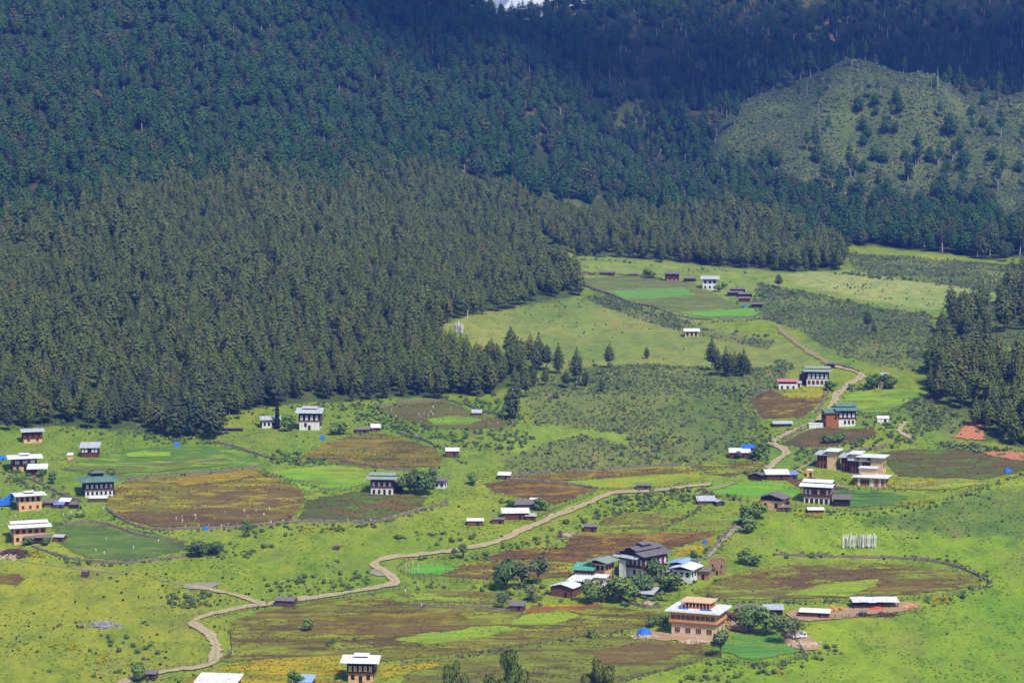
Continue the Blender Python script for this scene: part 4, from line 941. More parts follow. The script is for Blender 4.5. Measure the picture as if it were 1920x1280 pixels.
# the new house under construction
def new_house():
    g = G(1299, 1196); k = mpp(g.y); W = 86 * k / 0.93; D = 12.5; a = R(-21)
    root = empty('new_house', (g.x - math.sin(a) * D / 2, g.y + math.cos(a) * D / 2, g.z), a, 'large new timber and cream house being built, with white roof edge and open loft', 'house')
    h1, h2 = 4.9, 3.9
    MB().box(-W / 2 + 0.5, W / 2 - 0.5, -D / 2 + 0.5, D / 2 - 0.5, -2, h1).build('wall', CREAM, root)
    mb = MB(); mb.box(-W / 2, W / 2, -D / 2, D / 2, h1, h1 + h2); mb.build('upper_storey', PEACH, root)
    mb = MB(); mb.box(-W / 2 - 0.25, W / 2 + 0.25, -D / 2 - 0.25, D / 2 + 0.25, h1 - 0.1, h1 + 0.45); mb.build('floor_band', TIMBO, root)
    mb = MB(); mb.box(-W / 2 - 0.15, W / 2 + 0.15, -D / 2 - 0.15, D / 2 + 0.15, h1 + 0.45, h1 + 1.1); mb.build('sill_band', PEACH, root)
    mb = MB(); mb.box(-W / 2 - 0.3, W / 2 + 0.3, -D / 2 - 0.3, D / 2 + 0.3, h1 + h2 - 0.55, h1 + h2 - 0.02); mb.build('cornice', PEACH, root)
    windows(root, 'front', 4, D / 2 - 0.5, W - 1.5, 1.6, 1.7, 1.7, PEACH, GLASS, 2)
    windows(root, 'right', 2, W / 2 - 0.5, D - 2, 1.6, 1.7, 1.7, PEACH, GLASS, 3)
    windows(root, 'left', 2, W / 2 - 0.5, D - 2, 1.6, 1.7, 1.7, PEACH, GLASS, 3)
    windows(root, 'front', 9, D / 2, W - 0.8, h1 + 1.4, 1.25, 1.35, PEACH, GLASS, 2)
    windows(root, 'right', 5, W / 2, D - 0.8, h1 + 1.4, 1.1, 1.35, PEACH, GLASS, 2)
    windows(root, 'left', 5, W / 2, D - 0.8, h1 + 1.4, 1.1, 1.35, PEACH, GLASS, 2)
    z = h1 + h2; o = 1.5
    mb = MB(); mb.box(-W / 2 - o, W / 2 + o, -D / 2 - o, D / 2 + o, z, z + 0.35); mb.box(-W / 2 - o + 0.3, W / 2 + o - 0.3, -D / 2 - o + 0.3, D / 2 + o - 0.3, z + 0.35, z + 0.6)
    ro = mb.build('roof', RWHITE, root)
    rr = random.Random(3)
    for x0, x1, y0, y1 in ((-W * 0.36, -W * 0.14, -D * 0.40, -D * 0.18), (W * 0.10, W * 0.36, -D * 0.42, -D * 0.22)):
        MB().box(x0, x1, y0, y1, z + 0.6, z + 0.66).build('tarpaulin_cover', TARPB, ro)
    lw, ld = W * 0.30, D * 0.30
    for i in range(9):
        for s_ in (-1, 1):
            x = -lw + 2 * lw * i / 8
            mb = MB(); mb.box(x - 0.13, x + 0.13, 0.8 + s_ * ld - 0.13, 0.8 + s_ * ld + 0.13, z + 0.6, z + 2.7); mb.build('loft_post', PEACH, root)
    mb = MB(); mb.box(-lw + 0.2, lw - 0.2, 0.8 - ld + 0.6, 0.8 + ld - 0.6, z + 0.6, z + 1.5); mb.build('loft_floor', TIMBO, root)
    mb = MB(); mb.box(-lw - 0.5, lw + 0.5, 0.8 - ld - 0.5, 0.8 + ld + 0.5, z + 2.7, z + 3.0)
    for i in range(14):
        x = -lw - 0.4 + (2 * lw + 0.8) * i / 13; mb.box(x - 0.09, x + 0.09, 0.8 - ld - 0.7, 0.8 + ld + 0.7, z + 3.0, z + 3.16)
    mb.build('loft_roof', PLANK, root)
new_house()
lump('tarpaulin', 'bright blue tarpaulin over a heap left of the new house', 'tarpaulin', 1209, 1196, 32, 2.6, 6, TARPB, 8, 'heap')
heap('rubble_heap', 'pale stones heaped in front of the new house', 'rubble', 1305, 1207, 66, 0.9, 4, RUBBLE, 5, 0.45, 90)
heap('rubble_heap', 'pale stones spread round the blue tarpaulin by the new house', 'rubble', 1210, 1199, 62, 0.8, 5, RUBBLE, 6, 0.4, 80)
heap('timber_pile', 'dark stacked timber behind the right corner of the new house', 'timber pile', 1378, 1166, 40, 2.2, 6, LOG, 7, 0.5, 70, True)
heap('timber_pile', 'pale sawn planks stacked beside the new house roof corner', 'timber pile', 1362, 1172, 24, 1.4, 3, PEACH, 17, 0.35, 24, True)
heap('rubble_heap', 'bright heap of pale stone and offcuts near the white truck', 'rubble', 1512, 1216, 62, 1.0, 8, RUBBLE, 8, 0.55, 110)
heap('rubble_heap', 'white stone heap by the road bank below the hamlet', 'rubble', 1214, 1135, 20, 1.0, 3, RUBBLE, 9, 0.5, 40)
heap('rubble_heap', 'pale stones on the weedy bank left of the dark ploughed field', 'rubble', 1062, 1008, 24, 0.8, 4, RUBBLE, 10, 0.5, 40)
heap('rubble_heap', 'grey boulders in the lower left pasture', 'rubble', 190, 1180, 76, 1.0, 10, mat_plain('grey_boulder', S(160, 156, 156), 0.25, 0.8, dirt=S(110, 108, 108)), 11, 0.5, 120)
# saw yard
open_shed('saw_shed', 'long white sheet roof on posts in the saw yard', 1642, 1141, 84, 1, 2.4, 5.5, RWHITE, 'shed', 6)
shed('shed', 'brown shed with white torn sheet roof at the left end of the saw yard', 1527, 1158, 52, -14, 1.8, 6.5, LOGR, RWHITE, 'gable', 0.6, 0.2)
lump('tarpaulin', 'red tarpaulin in front of the long saw shed', 'tarpaulin', 1645, 1144, 28, 1.0, 2.2, TARPR, 9)
shed('hut', 'small dark plank box at the front fence of the saw yard', 1617, 1156, 13, -10, 1.4, 2.2, DARKIN, RGREY, 'mono', 0.1, 0.1, cat='hut', door=False)
shed('shed', 'grey-roofed open shed behind the willows left of the saw yard', 1450, 1153, 34, -4, 2.0, 5, DARKIN, RPALE, 'mono', 0.6, 0.12)
shed('shed', 'low brown plank shed with grey roof between the willows and the new house', 1403, 1150, 36, 4, 1.6, 4, LOG, RGREY, 'mono', 0.5, 0.15)
heap('timber_pile', 'orange sawn planks lying along the right end of the saw yard', 'timber pile', 1705, 1142, 50, 0.8, 4, PEACH, 12, 0.4, 50, True)
heap('timber_pile', 'grey brown logs lying along the front of the saw yard', 'timber pile', 1655, 1156, 100, 0.9, 3, LOGR, 13, 0.45, 60, True)
heap('timber_pile', 'pale boards stacked behind the torn-roofed shed', 'timber pile', 1568, 1146, 40, 0.9, 4, PEACH, 14, 0.4, 40, True)
def truck(u, v, label):
    g = G(u, v); root = empty('truck', g, R(24), label, 'truck')
    wh = mat_plain('white_paint', (0.74, 0.75, 0.76, 1), 0.05, 1, 0.4)
    mb = MB(); mb.box(-2.6, 1.1, -1.0, 1.0, 0.75, 1.0); mb.box(-2.6, 1.0, -1.0, -0.92, 1.0, 1.6); mb.box(-2.6, 1.0, 0.92, 1.0, 1.0, 1.6); mb.box(-2.6, -2.52, -0.92, 0.92, 1.0, 1.6); mb.build('cargo_bed', wh, root)
    mb = MB(); mb.prism([(1.15, 0.5), (2.7, 0.5), (2.7, 1.3), (2.35, 2.2), (1.15, 2.25)], -1.0, 1.0, 'y'); cab = mb.build('cab', wh, root)
    mb = MB()
    for s_ in (-1, 1): mb.box(1.4, 2.25, s_ * 1.015 - 0.01, s_ * 1.015 + 0.01, 1.35, 2.0)
    mb.build('side_window', GLASS, cab)
    mb = MB(); mb.hexa([(2.42, -0.85, 1.35), (2.72, -0.85, 1.35), (2.72, 0.85, 1.35), (2.42, 0.85, 1.35), (2.14, -0.85, 2.05), (2.44, -0.85, 2.05), (2.44, 0.85, 2.05), (2.14, 0.85, 2.05)]); mb.build('windscreen', GLASS, cab)
    for x in (-1.6, 1.8):
        for s_ in (-1, 1):
            mb = MB(); mb.tube((x, s_ * 0.75, 0.42), (x, s_ * 1.02, 0.42), 0.42, 0.42, 12); mb.build('wheel', DARKIN, root)
truck(1497, 1197, 'small white truck parked by the pale rubble below the saw yard')

# right side
house('farmhouse', 'white and red house with grey green roof at the top of the winding road', 'house', 1533, 724, 41, -6, aspect=0.6, storeys=[low(WHITE, 3.4, win=5, ww=1.1, wh=1.5, wz=1.1, frame=TIMBR, pane=TIMBR), up(3.2, TIMB, 0.05, win=5, pane=PANEL, ww=1.2, wh=2.3, wz=0.3)], roof=dict(style='double', mat=RGREEN, over=1.6, pitch=0.34, lift=0.4))
shed('annex', 'red timber annex at the left end of the house above the ploughed field', 1506, 722, 14, -6, 5.2, 5, TIMBR, RGREY, 'mono', 0.4, 0.15, cat='annex')
house('farmhouse', 'small white house with faded red roof near the top of the winding road', 'house', 1477, 730, 34, -3, D=5, storeys=[low(WHITE, 2.8, win=3, ww=0.7, wh=1.3, wz=0.3)], roof=dict(style='gable', mat=RPINK, over=0.7, pitch=0.3, lift=0.9))
shed('shed', 'small shed with pale roof between the red-roofed and the grey green-roofed houses', 1496, 727, 12, 0, 2.2, 3, WHITE, RPALE, 'mono', 0.4, 0.2)
shed('shed', 'dark little shed on the track above the grey green-roofed house', 1558, 690, 13, -10, 2.0, 3, DARKIN, RDARK, 'mono', 0.3, 0.15, door=False)
house('farmhouse', 'white house with green double roof below the bend of the winding road', 'house', 1588, 799, 32, 4, D=9, storeys=[low(WHITE, 3.6, win=4, ww=0.7, wh=1.3, wz=1.2, skip=(0,)), up(3.0, TIMB, 0.2, win=4, pane=PANEL, ww=1.1, wh=2.0, wz=0.4)], roof=dict(style='double', mat=RTEAL, over=1.5, pitch=0.32, lift=0.5))
house('annex', 'orange timber wing with green roof at the left of the green double-roofed house', 'annex', 1560, 801, 23, 8, D=8, storeys=[low(TIMBO, 6.2, win=3, ww=0.7, wh=1.2, wz=3.8, skip=(0, 1))], roof=dict(style='gable', mat=RTEAL, over=0.9, pitch=0.26, lift=0.3))
shed('shed', 'low shed with wide pale roof on the slope below the ploughed field', 1468, 800, 32, 4, 1.3, 5, LOG, RPALE, 'gable', 0.8, 0.28, door=False)
shed('wall_shed', 'low white wall-like shed in front of the orange timber wing', 1530, 802, 26, 2, 1.7, 2, WHITE, TRIMW, 'mono', 0.15, 0.1, door=False)
shed('hut', 'small white hut at the wall right of the green double-roofed house', 1656, 793, 21, 0, 2.0, 2.5, WHITE, RWHITE, 'mono', 0.25, 0.3, cat='hut')
shed('hut', 'pale roof among dark trees above the bright green field at the right', 1660, 715, 12, 0, 2.6, 3, WHITE, RPALE, 'mono', 0.4, 0.3, cat='hut', door=False)
shed('hut', 'little whitewashed hut under dark trees, left of a twin hut', 1643, 727, 10, 0, 2.0, 3, CREAM, RGREY, 'mono', 0.2, 0.2, cat='hut')
shed('hut', 'little whitewashed hut under dark trees, right of a twin hut', 1657, 727, 10, 0, 2.0, 3, CREAM, RGREY, 'mono', 0.2, 0.2, cat='hut')
shed('barn', 'long brown barn with white roof beside the lower bend of the winding road', 1387, 859, 37, -4, 2.4, 5, TIMBR, RWHITE, 'mono', 0.5, 0.2, cat='barn')
shed('shed', 'shed with blue sheet roof behind the long brown barn at the bend', 1403, 853, 20, -4, 3.0, 4, LOG, TARPB, 'mono', 0.4, 0.2, door=False)
shed('shed', 'small white-roofed lean-to at the right end of the barn at the bend', 1408, 858, 17, -4, 1.8, 3, LOG, RWHITE, 'mono', 0.4, 0.15)
shed('barn', 'long red brown barn with white roof above the bright green oval field', 1458, 900, 40, 2, 2.4, 5, TIMBR, RWHITE, 'mono', 0.7, 0.2, cat='barn')
shed('shed', 'low lilac-roofed shed at the right end of the barn above the oval field', 1486, 898, 18, 4, 1.8, 4, LOG, TARPL, 'mono', 0.4, 0.2)
shed('shed', 'dark gabled shed left of the barn above the oval field', 1417, 900, 20, -20, 2.0, 4, TIMB, RGREY, 'gabley', 0.5, 0.3)
house('farmhouse', 'dark timber house with stepped white roof and whitewashed ground floor below the lodges', 'house', 1531, 944, 46, -20, aspect=0.75, storeys=[low(WHITE, 2.9, win=5, ww=1.0, wh=1.7, wz=0.2, frame=TIMBR), up(3.4, TIMBR, 0.25, win=6, ww=0.9, wh=1.9, wz=0.9, pane=PANEL, frame=TIMB, mull=1, skip=(2, 4))], roof=dict(style='double', mat=RWHITE, over=1.5, pitch=0.3, lift=0.6))
shed('shed', 'open dark shed with grey shingle roof against the dark timber house', 1578, 949, 30, -8, 2.8, 5, DARKIN, RGREY, 'mono', 0.6, 0.16)
shed('shed', 'low shed with bright white roof below the dark timber house', 1530, 962, 28, 2, 1.2, 4.5, LOGR, RWHITE, 'gable', 0.5, 0.25, door=False)
house('farmhouse', 'ochre earth house with grey gabled roof left of the dark timber house', 'house', 1445, 955, 40, -24, D=7.5, storeys=[low(OCHRE, 3.6, win=2, ww=0.9, wh=1.5)], roof=dict(style='gabley', mat=RGREY, over=1.3, pitch=0.3, lift=0.8))
shed('shed', 'grey-roofed lean-to right of the ochre earth house with grey gable', 1466, 950, 18, -20, 2.2, 4, TIMB, RGREY, 'mono', 0.5, 0.15)
shed('shed', 'small plank shed in front of the grey gabled ochre house', 1471, 959, 22, 0, 1.6, 3, LOG, RGREY, 'mono', 0.3, 0.15)
lump('tarpaulin', 'bright blue tarpaulin by the red earth at the right edge', 'tarpaulin', 1891, 887, 14, 1.8, 2.5, TARPB, 10)
lump('tarpaulin', 'blue tarpaulin on the hedge right of the dark ploughed field', 'tarpaulin', 1322, 1020, 8, 1.6, 1.6, TARPB, 11)

def lodge(u, v, wpx, wing, label, hb=7.4, D=8.5):
    """tan block under a flat white roof with a lower timber wing of arched windows at its left"""
    g = G(u, v); k = mpp(g.y); W = wpx * k; Wg = wing * k; a = R(-20)
    root = empty('lodge', (g.x - math.sin(a) * D / 2, g.y + math.cos(a) * D / 2, g.z), a, label, 'lodge', 'guest lodges with tan blocks and timber wings')
    MB().box(-W / 2, W / 2, -D / 2, D / 2, -2, hb).build('wall', TAN, root)
    roof_part(root, 'hip', W, D, hb, RWHITE, over=1.3, pitch=0.07, lift=0.45, lan=0)
    MB().box(-W / 2 - Wg, -W / 2 - 0.003, -D / 2 + 0.6, D / 2 - 0.6, -2, hb - 1.6).build('timber_wing', TIMBO, root)
    mb = MB(); mb.slab([(-W / 2 - Wg - 1.0, -D / 2 - 0.8, hb - 1.4), (-W / 2 - 0.02, -D / 2 - 0.8, hb - 1.4), (-W / 2 - 0.02, D / 2 + 0.3, hb - 0.7), (-W / 2 - Wg - 1.0, D / 2 + 0.3, hb - 0.7)], 0.16)
    mb.build('wing_roof', RPALE, root)
    for row in range(2):
        for i in range(3):
            x = -W / 2 - Wg * (0.85 - 0.3 * i); z = 0.6 + row * 2.9
            f = MB(); y = -D / 2 + 0.6; f.box(x - 0.45, x + 0.45, y - 0.08, y + 0.05, z - 0.1, z + 2.0); fo = f.build('window', TIMBR, root)
            p = MB(); p.box(x - 0.32, x + 0.32, y - 0.12, y - 0.06, z, z + 1.5); p.prism([(x - 0.32, z + 1.5), (x + 0.32, z + 1.5), (x + 0.2, z + 1.75), (x, z + 1.85), (x - 0.2, z + 1.75)], y - 0.12, y - 0.06, 'y'); p.build('pane', GLASS, fo)
    MB().box(-W / 2 - Wg + 0.02, -W / 2 - 0.02, -D / 2 + 0.42, -D / 2 + 0.62, 2.95, 3.3).build('floor_band', TIMBR, root)
    windows(root, 'right', 2, W / 2, D - 2, 3.6, 1.0, 1.5, TIMBR, GLASS, 1)
    return root
lodge(1559, 880, 17, 20, 'tan lodge with timber wing standing apart at the left end of the lodge row')
lodge(1602, 885, 14, 19, 'second lodge from the left, its white roof just above its neighbour')
lodge(1618, 890, 15, 18, 'lodge in the middle of the row, partly behind the front hall', 7.2)
lodge(1643, 893, 22, 17, 'lodge at the right end of the row with a grey stone side', 7.6)
def hall():
    g = G(1631, 912); k = mpp(g.y); W = 57 * k; D = 8.5; a = R(-19)
    root = empty('front_hall', (g.x - math.sin(a) * D / 2, g.y + math.cos(a) * D / 2, g.z), a, 'long low hall with white lower roof and raised upper block in front of the lodges', 'hall')
    MB().box(-W / 2, W / 2, -D / 2, D / 2, -2, 3.6).build('wall', TAN, root)
    roof_part(root, 'hip', W, D, 3.6, RWHITE, over=1.3, pitch=0.08, lift=0.3, lan=0)
    MB().box(-W * 0.38, W * 0.12, -D * 0.05, D * 0.46, 3.7, 6.9).build('upper_storey', TAN, root)
    roof_part(root, 'hip', W * 0.5, D * 0.5, 6.9, RWHITE, over=0.9, pitch=0.08, lift=0.3, lan=0, x0=-W * 0.13, y0=D * 0.2, name='top_roof')
    for i in range(4):
        x = -W * 0.32 + i * W * 0.085
        f = MB(); f.box(x - 0.48, x + 0.48, -D / 2 - 0.09, -D / 2 + 0.03, 0.3, 3.0); fo = f.build('window', TIMBO, root)
        p = MB(); p.box(x - 0.33, x + 0.33, -D / 2 - 0.13, -D / 2 - 0.07, 1.0, 2.5); p.build('pane', GLASS, fo)
    for x0, x1 in ((-W / 2 + 0.1, -W * 0.40), (W * 0.16, W * 0.30), (W * 0.36, W * 0.47)):
        f = MB(); f.box(x0, x1, -D / 2 - 0.08, -D / 2 + 0.03, 0.2, 3.1); f.build('timber_panel', TIMBO, root)
    for x in (-W * 0.37, W * 0.06, W * 0.33):
        f = MB(); f.box(x - 0.5, x + 0.5, -D / 2 - 0.15, -D / 2 + 0.02, 0, 3.55); f.build('pilaster', WHITE, root)
    windows(root, 'right', 3, W / 2, D - 1.5, 0.8, 1.2, 2.0, TIMBO, GLASS, 1)
hall()
shed('gatehouse', 'little orange gatehouse block beside the path to the lodges', 1518, 894, 10, -14, 2.6, 2.4, PEACH, TRIMW, 'mono', 0.15, 0.1, cat='gatehouse')

# the far hamlet on the upper meadow
house('farmhouse', 'white house with pale grey roof in the far hamlet on the upper meadow', 'house', 1331, 543, 27, -6, D=7, storeys=[low(WHITE, 3.0, win=3, ww=0.9, wh=1.2), up(3.0, WHITE, 0.0, win=3, pane=GLASS, ww=1.2, wh=1.6)], roof=dict(style='gable', mat=RPALE, over=1.4, pitch=0.34, lift=0.5))
house('farmhouse', 'dark brown timber house with grey roof left of the white house in the far hamlet', 'house', 1260, 527, 25, -4, D=6, storeys=[low(LOGR, 1.8, win=3, pane=PANELY, wh=0.9, wz=0.4), up(2.4, TIMBR, 0.2, win=3)], roof=dict(style='gable', mat=RDARK, over=0.8, pitch=0.3, lift=0.3))
shed('shed', 'long dark shed between the brown and the white house of the far hamlet', 1293, 528, 22, -4, 1.8, 4, TIMB, RGREY, 'gable', 0.5, 0.3)
for n_, (u, v, w, lab) in enumerate(((1383, 549, 27, 'topmost of the dark sheds stepping down at the right of the far hamlet'), (1378, 555, 28, 'dark shed second from the top of the far hamlet sheds'), (1398, 558, 24, 'grey-roofed shed in the middle of the far hamlet sheds'),
                                     (1396, 566, 21, 'red brown shed in front of the middle far hamlet sheds'), (1419, 577, 20, 'lowest dark shed of the far hamlet, above the bright green field'))):
    shed('shed', lab, u, v, w, -5, 2.0, 4, TIMBR if n_ == 3 else TIMB, RDARK if n_ < 2 else RGREY, 'gable', 0.6, 0.3, door=n_ > 2)
shed('shed', 'long brown shed with slate grey roof at the left end of the far hamlet', 1138, 517, 26, -8, 1.8, 4.5, LOGR, RDARK, 'gable', 0.6, 0.35)
shed('shed', 'tumbledown plank shed right of the slate-roofed shed in the far hamlet', 1188, 518, 20, 0, 1.3, 3, LOG, RGREY, 'mono', 0.3, 0.2)
house('cottage', 'single cream cottage with white roof on the wide far meadow', 'house', 1297, 631, 25, 0, D=5.5, storeys=[low(CREAM, 2.7, win=3, ww=1.1, wh=1.7, wz=0.5, frame=TIMBR)], roof=dict(style='gable', mat=RWHITE, over=0.8, pitch=0.34, lift=0.2))
shed('hut', 'dark lonely hut high on the upper meadow beside the forest', 1030, 493, 13, 0, 1.6, 3, TIMB, RDARK, 'mono', 0.3, 0.2, cat='hut', door=False)
shed('hut', 'faint brown hut half behind pines on the upper meadow', 998, 494, 11, 0, 1.4, 3, LOG, RGREY, 'mono', 0.3, 0.2, cat='hut', door=False)
heap('timber_pile', 'pale poles leaning about the left end of the far hamlet', 'timber pile', 1105, 516, 55, 1.6, 5, LOG, 15, 0.4, 40, True)
lump('tarpaulin', 'small blue tarpaulin below the sheds of the far hamlet', 'tarpaulin', 1397, 575, 8, 1.1, 1.8, TARPB, 12)
# ------------------------------------------------------------------ fences and stone walls
POSTM = mat_plain('grey_fence_wood', S(112, 100, 88), 0.3, 0.8)
post_me = MB().box(-0.11, 0.11, -0.11, 0.11, -0.5, 1.35).mesh('post', POSTM)
post_me2 = MB().box(-0.09, 0.09, -0.09, 0.09, -0.5, 1.6).mesh('post', POSTM)
WALLM = mat_plain('dry_stone_wall', S(136, 122, 106), 0.3, 0.7, dirt=S(86, 78, 68))
def fence(pts, label, step=2.4):
    c = gline(pts, 2.0); L = len(c) * 2.0
    st = max(step, L / 96)
    c2 = gline(pts, st)
    z0 = gz(c2[:, 0], c2[:, 1])
    root = empty('fence', (c2[0][0], c2[0][1], z0[0]), 0, label, 'fence')
    for i, (p, z) in enumerate(zip(c2, z0)):
        link('post', post_me if i % 3 else post_me2, root, (p[0] - c2[0][0], p[1] - c2[0][1], float(z - z0[0])), (0.05 * nrs.randn(), 0.05 * nrs.randn(), nrs.rand() * 3), (1, 1, 0.85 + 0.35 * nrs.rand()))
    for hgt in (0.45, 1.0):
        mb = MB()
        for i in range(len(c2) - 1):
            a, b_ = c2[i], c2[i + 1]
            p = Vector((a[0] - c2[0][0], a[1] - c2[0][1], z0[i] - z0[0] + hgt + 0.06 * nrs.randn())); q = Vector((b_[0] - c2[0][0], b_[1] - c2[0][1], z0[i + 1] - z0[0] + hgt + 0.06 * nrs.randn()))
            mb.tube(p, q, 0.055, 0.055, 4)
        mb.build('rail', POSTM, root)
def stone_wall(pts, label, h=1.0, w=0.9, mat=None):
    c = gline(pts, 1.4); mb = MB(); o = c[0]; zo = float(gz(o[0], o[1]))
    for i in range(len(c) - 1):
        a, b_ = c[i], c[i + 1]; d = (b_ - a) / np.linalg.norm(b_ - a); nn = np.array([-d[1], d[0]])
        za, zb = float(gz(a[0], a[1])), float(gz(b_[0], b_[1]))
        if nrs.rand() < 0.035: continue
        hh = h * (0.7 + 0.5 * nrs.rand()); ww = w * (0.8 + 0.4 * nrs.rand()) / 2; e = 0.04
        pa, pb = a + d * e - o, b_ - d * e - o
        bot = [(*(pa - nn * ww), za - zo - 0.5), (*(pb - nn * ww), zb - zo - 0.5), (*(pb + nn * ww), zb - zo - 0.5), (*(pa + nn * ww), za - zo - 0.5)]
        ww *= 0.7
        j = lambda: 0.12 * nrs.randn()
        top = [(*(pa - nn * ww), za - zo + hh + j()), (*(pb - nn * ww), zb - zo + hh + j()), (*(pb + nn * ww), zb - zo + hh + j()), (*(pa + nn * ww), za - zo + hh + j())]
        mb.hexa(bot + top)
    return tag(mb.build('stone_wall', mat or WALLM, None, loc=(o[0], o[1], zo)), label, 'wall')
for pts, lab in (
    ([(215, 902), (330, 890), (430, 882), (485, 876)], 'grey dry stone wall along the upper edge of the big brown field'),
    ([(200, 955), (240, 980), (290, 993), (420, 989), (550, 980), (610, 978), (700, 979), (760, 965), (840, 942)], 'long grey wall along the lower edge of the big brown field'),
    ([(110, 985), (170, 980), (210, 986), (260, 1004), (310, 1012), (352, 1018)], 'brown stone wall running down the upper side of the dull green field'),
    ([(60, 1025), (120, 1045), (180, 1054), (240, 1056), (330, 1046), (360, 1040)], 'mossy wall along the lower side of the dull green field'),
    ([(52, 897), (85, 912), (120, 930), (150, 938)], 'earth-coloured wall running down beside the lane left of the temple house'),
    ([(700, 764), (760, 755), (832, 751), (870, 760)], 'curved wall round the top of the oval walled field'),
    ([(870, 757), (900, 770), (940, 780), (960, 792), (960, 802)], 'pale stone wall down the right side of the oval walled field'),
    ([(632, 864), (680, 872), (730, 880), (790, 884)], 'broken stone wall along the bottom of the olive field below the tall white house'),
    ([(400, 830), (440, 838), (490, 855), (520, 862)], 'stone wall running down from the blue tarpaulin near the forest edge'),
    ([(745, 812), (790, 824), (830, 842)], 'wall running down to the small brown hut'),
    ([(950, 893), (1010, 888), (1100, 882), (1200, 876), (1310, 872)], 'dark wall between the scrub slope and the long fallow strip'),
    ([(950, 899), (1010, 903), (1062, 908), (1120, 917)], 'pale stone wall between the brown field and the fallow strip'),
    ([(1392, 975), (1360, 1002), (1336, 1030), (1322, 1046)], 'tumbled grey wall beside the stony path right of the ploughed field'),
    ([(1405, 750), (1425, 738), (1450, 730)], 'low stone wall curving round the upper left of the ploughed field below the red-roofed house'),
    ([(1556, 728), (1545, 750), (1530, 775)], 'pale stone wall down the right side of the ploughed field below the red-roofed house'),
    ([(1562, 684), (1590, 690), (1612, 698)], 'stone wall beside the top bend of the winding road'),
    ([(1535, 790), (1500, 806), (1470, 824)], 'wall along the winding road above the brown field'),
    ([(1580, 850), (1640, 842), (1660, 838)], 'wall between the lodges and the brown field behind'),
    ([(1085, 528), (1130, 548), (1200, 572), (1262, 590), (1268, 596)], 'dark wall along the lower left edge of the far hamlet fields'),
    ([(1268, 592), (1340, 600), (1400, 597), (1435, 590)], 'dark wall under the bright green far field'),
    ([(1090, 516), (1150, 514), (1240, 524)], 'faint wall along the top of the far hamlet field'),
    ([(1165, 545), (1230, 537), (1280, 533)], 'faint wall between two far hamlet fields'),
    ([(1450, 1040), (1560, 1044), (1700, 1048), (1790, 1062), (1850, 1088)], 'weedy grey wall round the far side of the big striped brown field'),
    ([(1160, 1120), (1180, 1130), (1205, 1138), (1240, 1140)], 'grey wall running right from the willows below the hamlet'),
    ([(770, 1135), (830, 1140), (900, 1140), (955, 1146)], 'grey stone wall across the striped field left of the grey shed'),
):
    stone_wall(pts, lab)
for pts, lab in (
    ([(490, 885), (560, 905), (620, 920), (680, 916)], 'thin post fence between the brown field and the bright green strip'),
    ([(560, 930), (590, 925), (640, 915)], 'short post fence left of the green-roofed white house'),
    ([(1070, 901), (1170, 893), (1300, 884)], 'post fence across the fallow strip'),
    ([(1100, 915), (1160, 920), (1230, 918), (1290, 908)], 'post fence along the upper side of the road'),
    ([(1115, 922), (1090, 936), (1050, 952), (1010, 970)], 'post fence climbing beside the road past the barn'),
    ([(1125, 995), (1180, 992), (1240, 995), (1340, 1000)], 'post fence along the top of the dark ploughed field'),
    ([(1240, 993), (1270, 980), (1300, 962), (1320, 950)], 'post fence between the two small fields above the ploughed field'),
    ([(745, 1065), (765, 1052), (800, 1047), (880, 1043), (960, 1032)], 'post fence along the upper side of the small emerald patch'),
    ([(745, 1070), (770, 1082), (830, 1090), (900, 1094), (945, 1096)], 'grey paling fence along the lower side of the small emerald patch'),
    ([(770, 1079), (850, 1082), (930, 1084)], 'short post fence below the emerald patch'),
    ([(500, 1138), (580, 1129), (680, 1116), (760, 1104)], 'post fence along the lower side of the road above the striped field'),
    ([(398, 1160), (440, 1150), (485, 1140)], 'post fence on the inside of the lower road bend'),
    ([(412, 1180), (430, 1188), (434, 1210), (432, 1230), (415, 1240)], 'dark fence at the left end of the striped field'),
    ([(300, 1258), (345, 1250), (390, 1244)], 'post fence at the foot of the lower road'),
    ([(728, 1133), (800, 1134), (870, 1134), (940, 1132)], 'post fence above the grey stone wall left of the hamlet'),
    ([(740, 1250), (830, 1236), (960, 1215), (1080, 1196), (1180, 1184)], 'long post fence dividing the two lower striped fields'),
    ([(1000, 1263), (1080, 1274), (1150, 1278)], 'dark fence at the bottom edge left of the thicket'),
    ([(1150, 1280), (1230, 1262), (1300, 1243), (1350, 1232)], 'grey fence climbing to the lone tree below the new house'),
    ([(1345, 1238), (1420, 1248), (1470, 1242), (1505, 1228)], 'dark paling fence round the green patch right of the new house'),
    ([(1480, 1185), (1495, 1205), (1508, 1226)], 'broken fence beside the bright rubble'),
    ([(1310, 1128), (1400, 1130), (1500, 1128), (1600, 1126)], 'fence along the near side of the big striped brown field'),
    ([(1690, 1126), (1760, 1118), (1830, 1108), (1860, 1092)], 'fence round the right end of the big striped brown field'),
    ([(1540, 1160), (1600, 1157), (1660, 1156), (1730, 1146)], 'pale plank fence along the front of the saw yard'),
    ([(1470, 917), (1540, 917), (1600, 919), (1680, 918), (1750, 912)], 'fence below the lodges'),
    ([(1440, 940), (1500, 950), (1560, 960), (1640, 955), (1750, 942), (1850, 912)], 'long weedy fence below the dark timber house and lodges'),
    ([(1335, 912), (1318, 918), (1330, 930), (1400, 940)], 'fence round the left end of the bright green oval field'),
    ([(1590, 760), (1620, 776), (1665, 776), (1720, 748)], 'fence under the bright green field at the right'),
    ([(1470, 838), (1530, 840), (1600, 828), (1640, 818)], 'fence below the brown field under the green double-roofed house'),
    ([(1610, 783), (1660, 785)], 'short wall-like fence right of the green double-roofed house'),
    ([(920, 925), (985, 938), (1020, 948)], 'fence below the brown field above the barn'),
):
    fence(pts, lab)

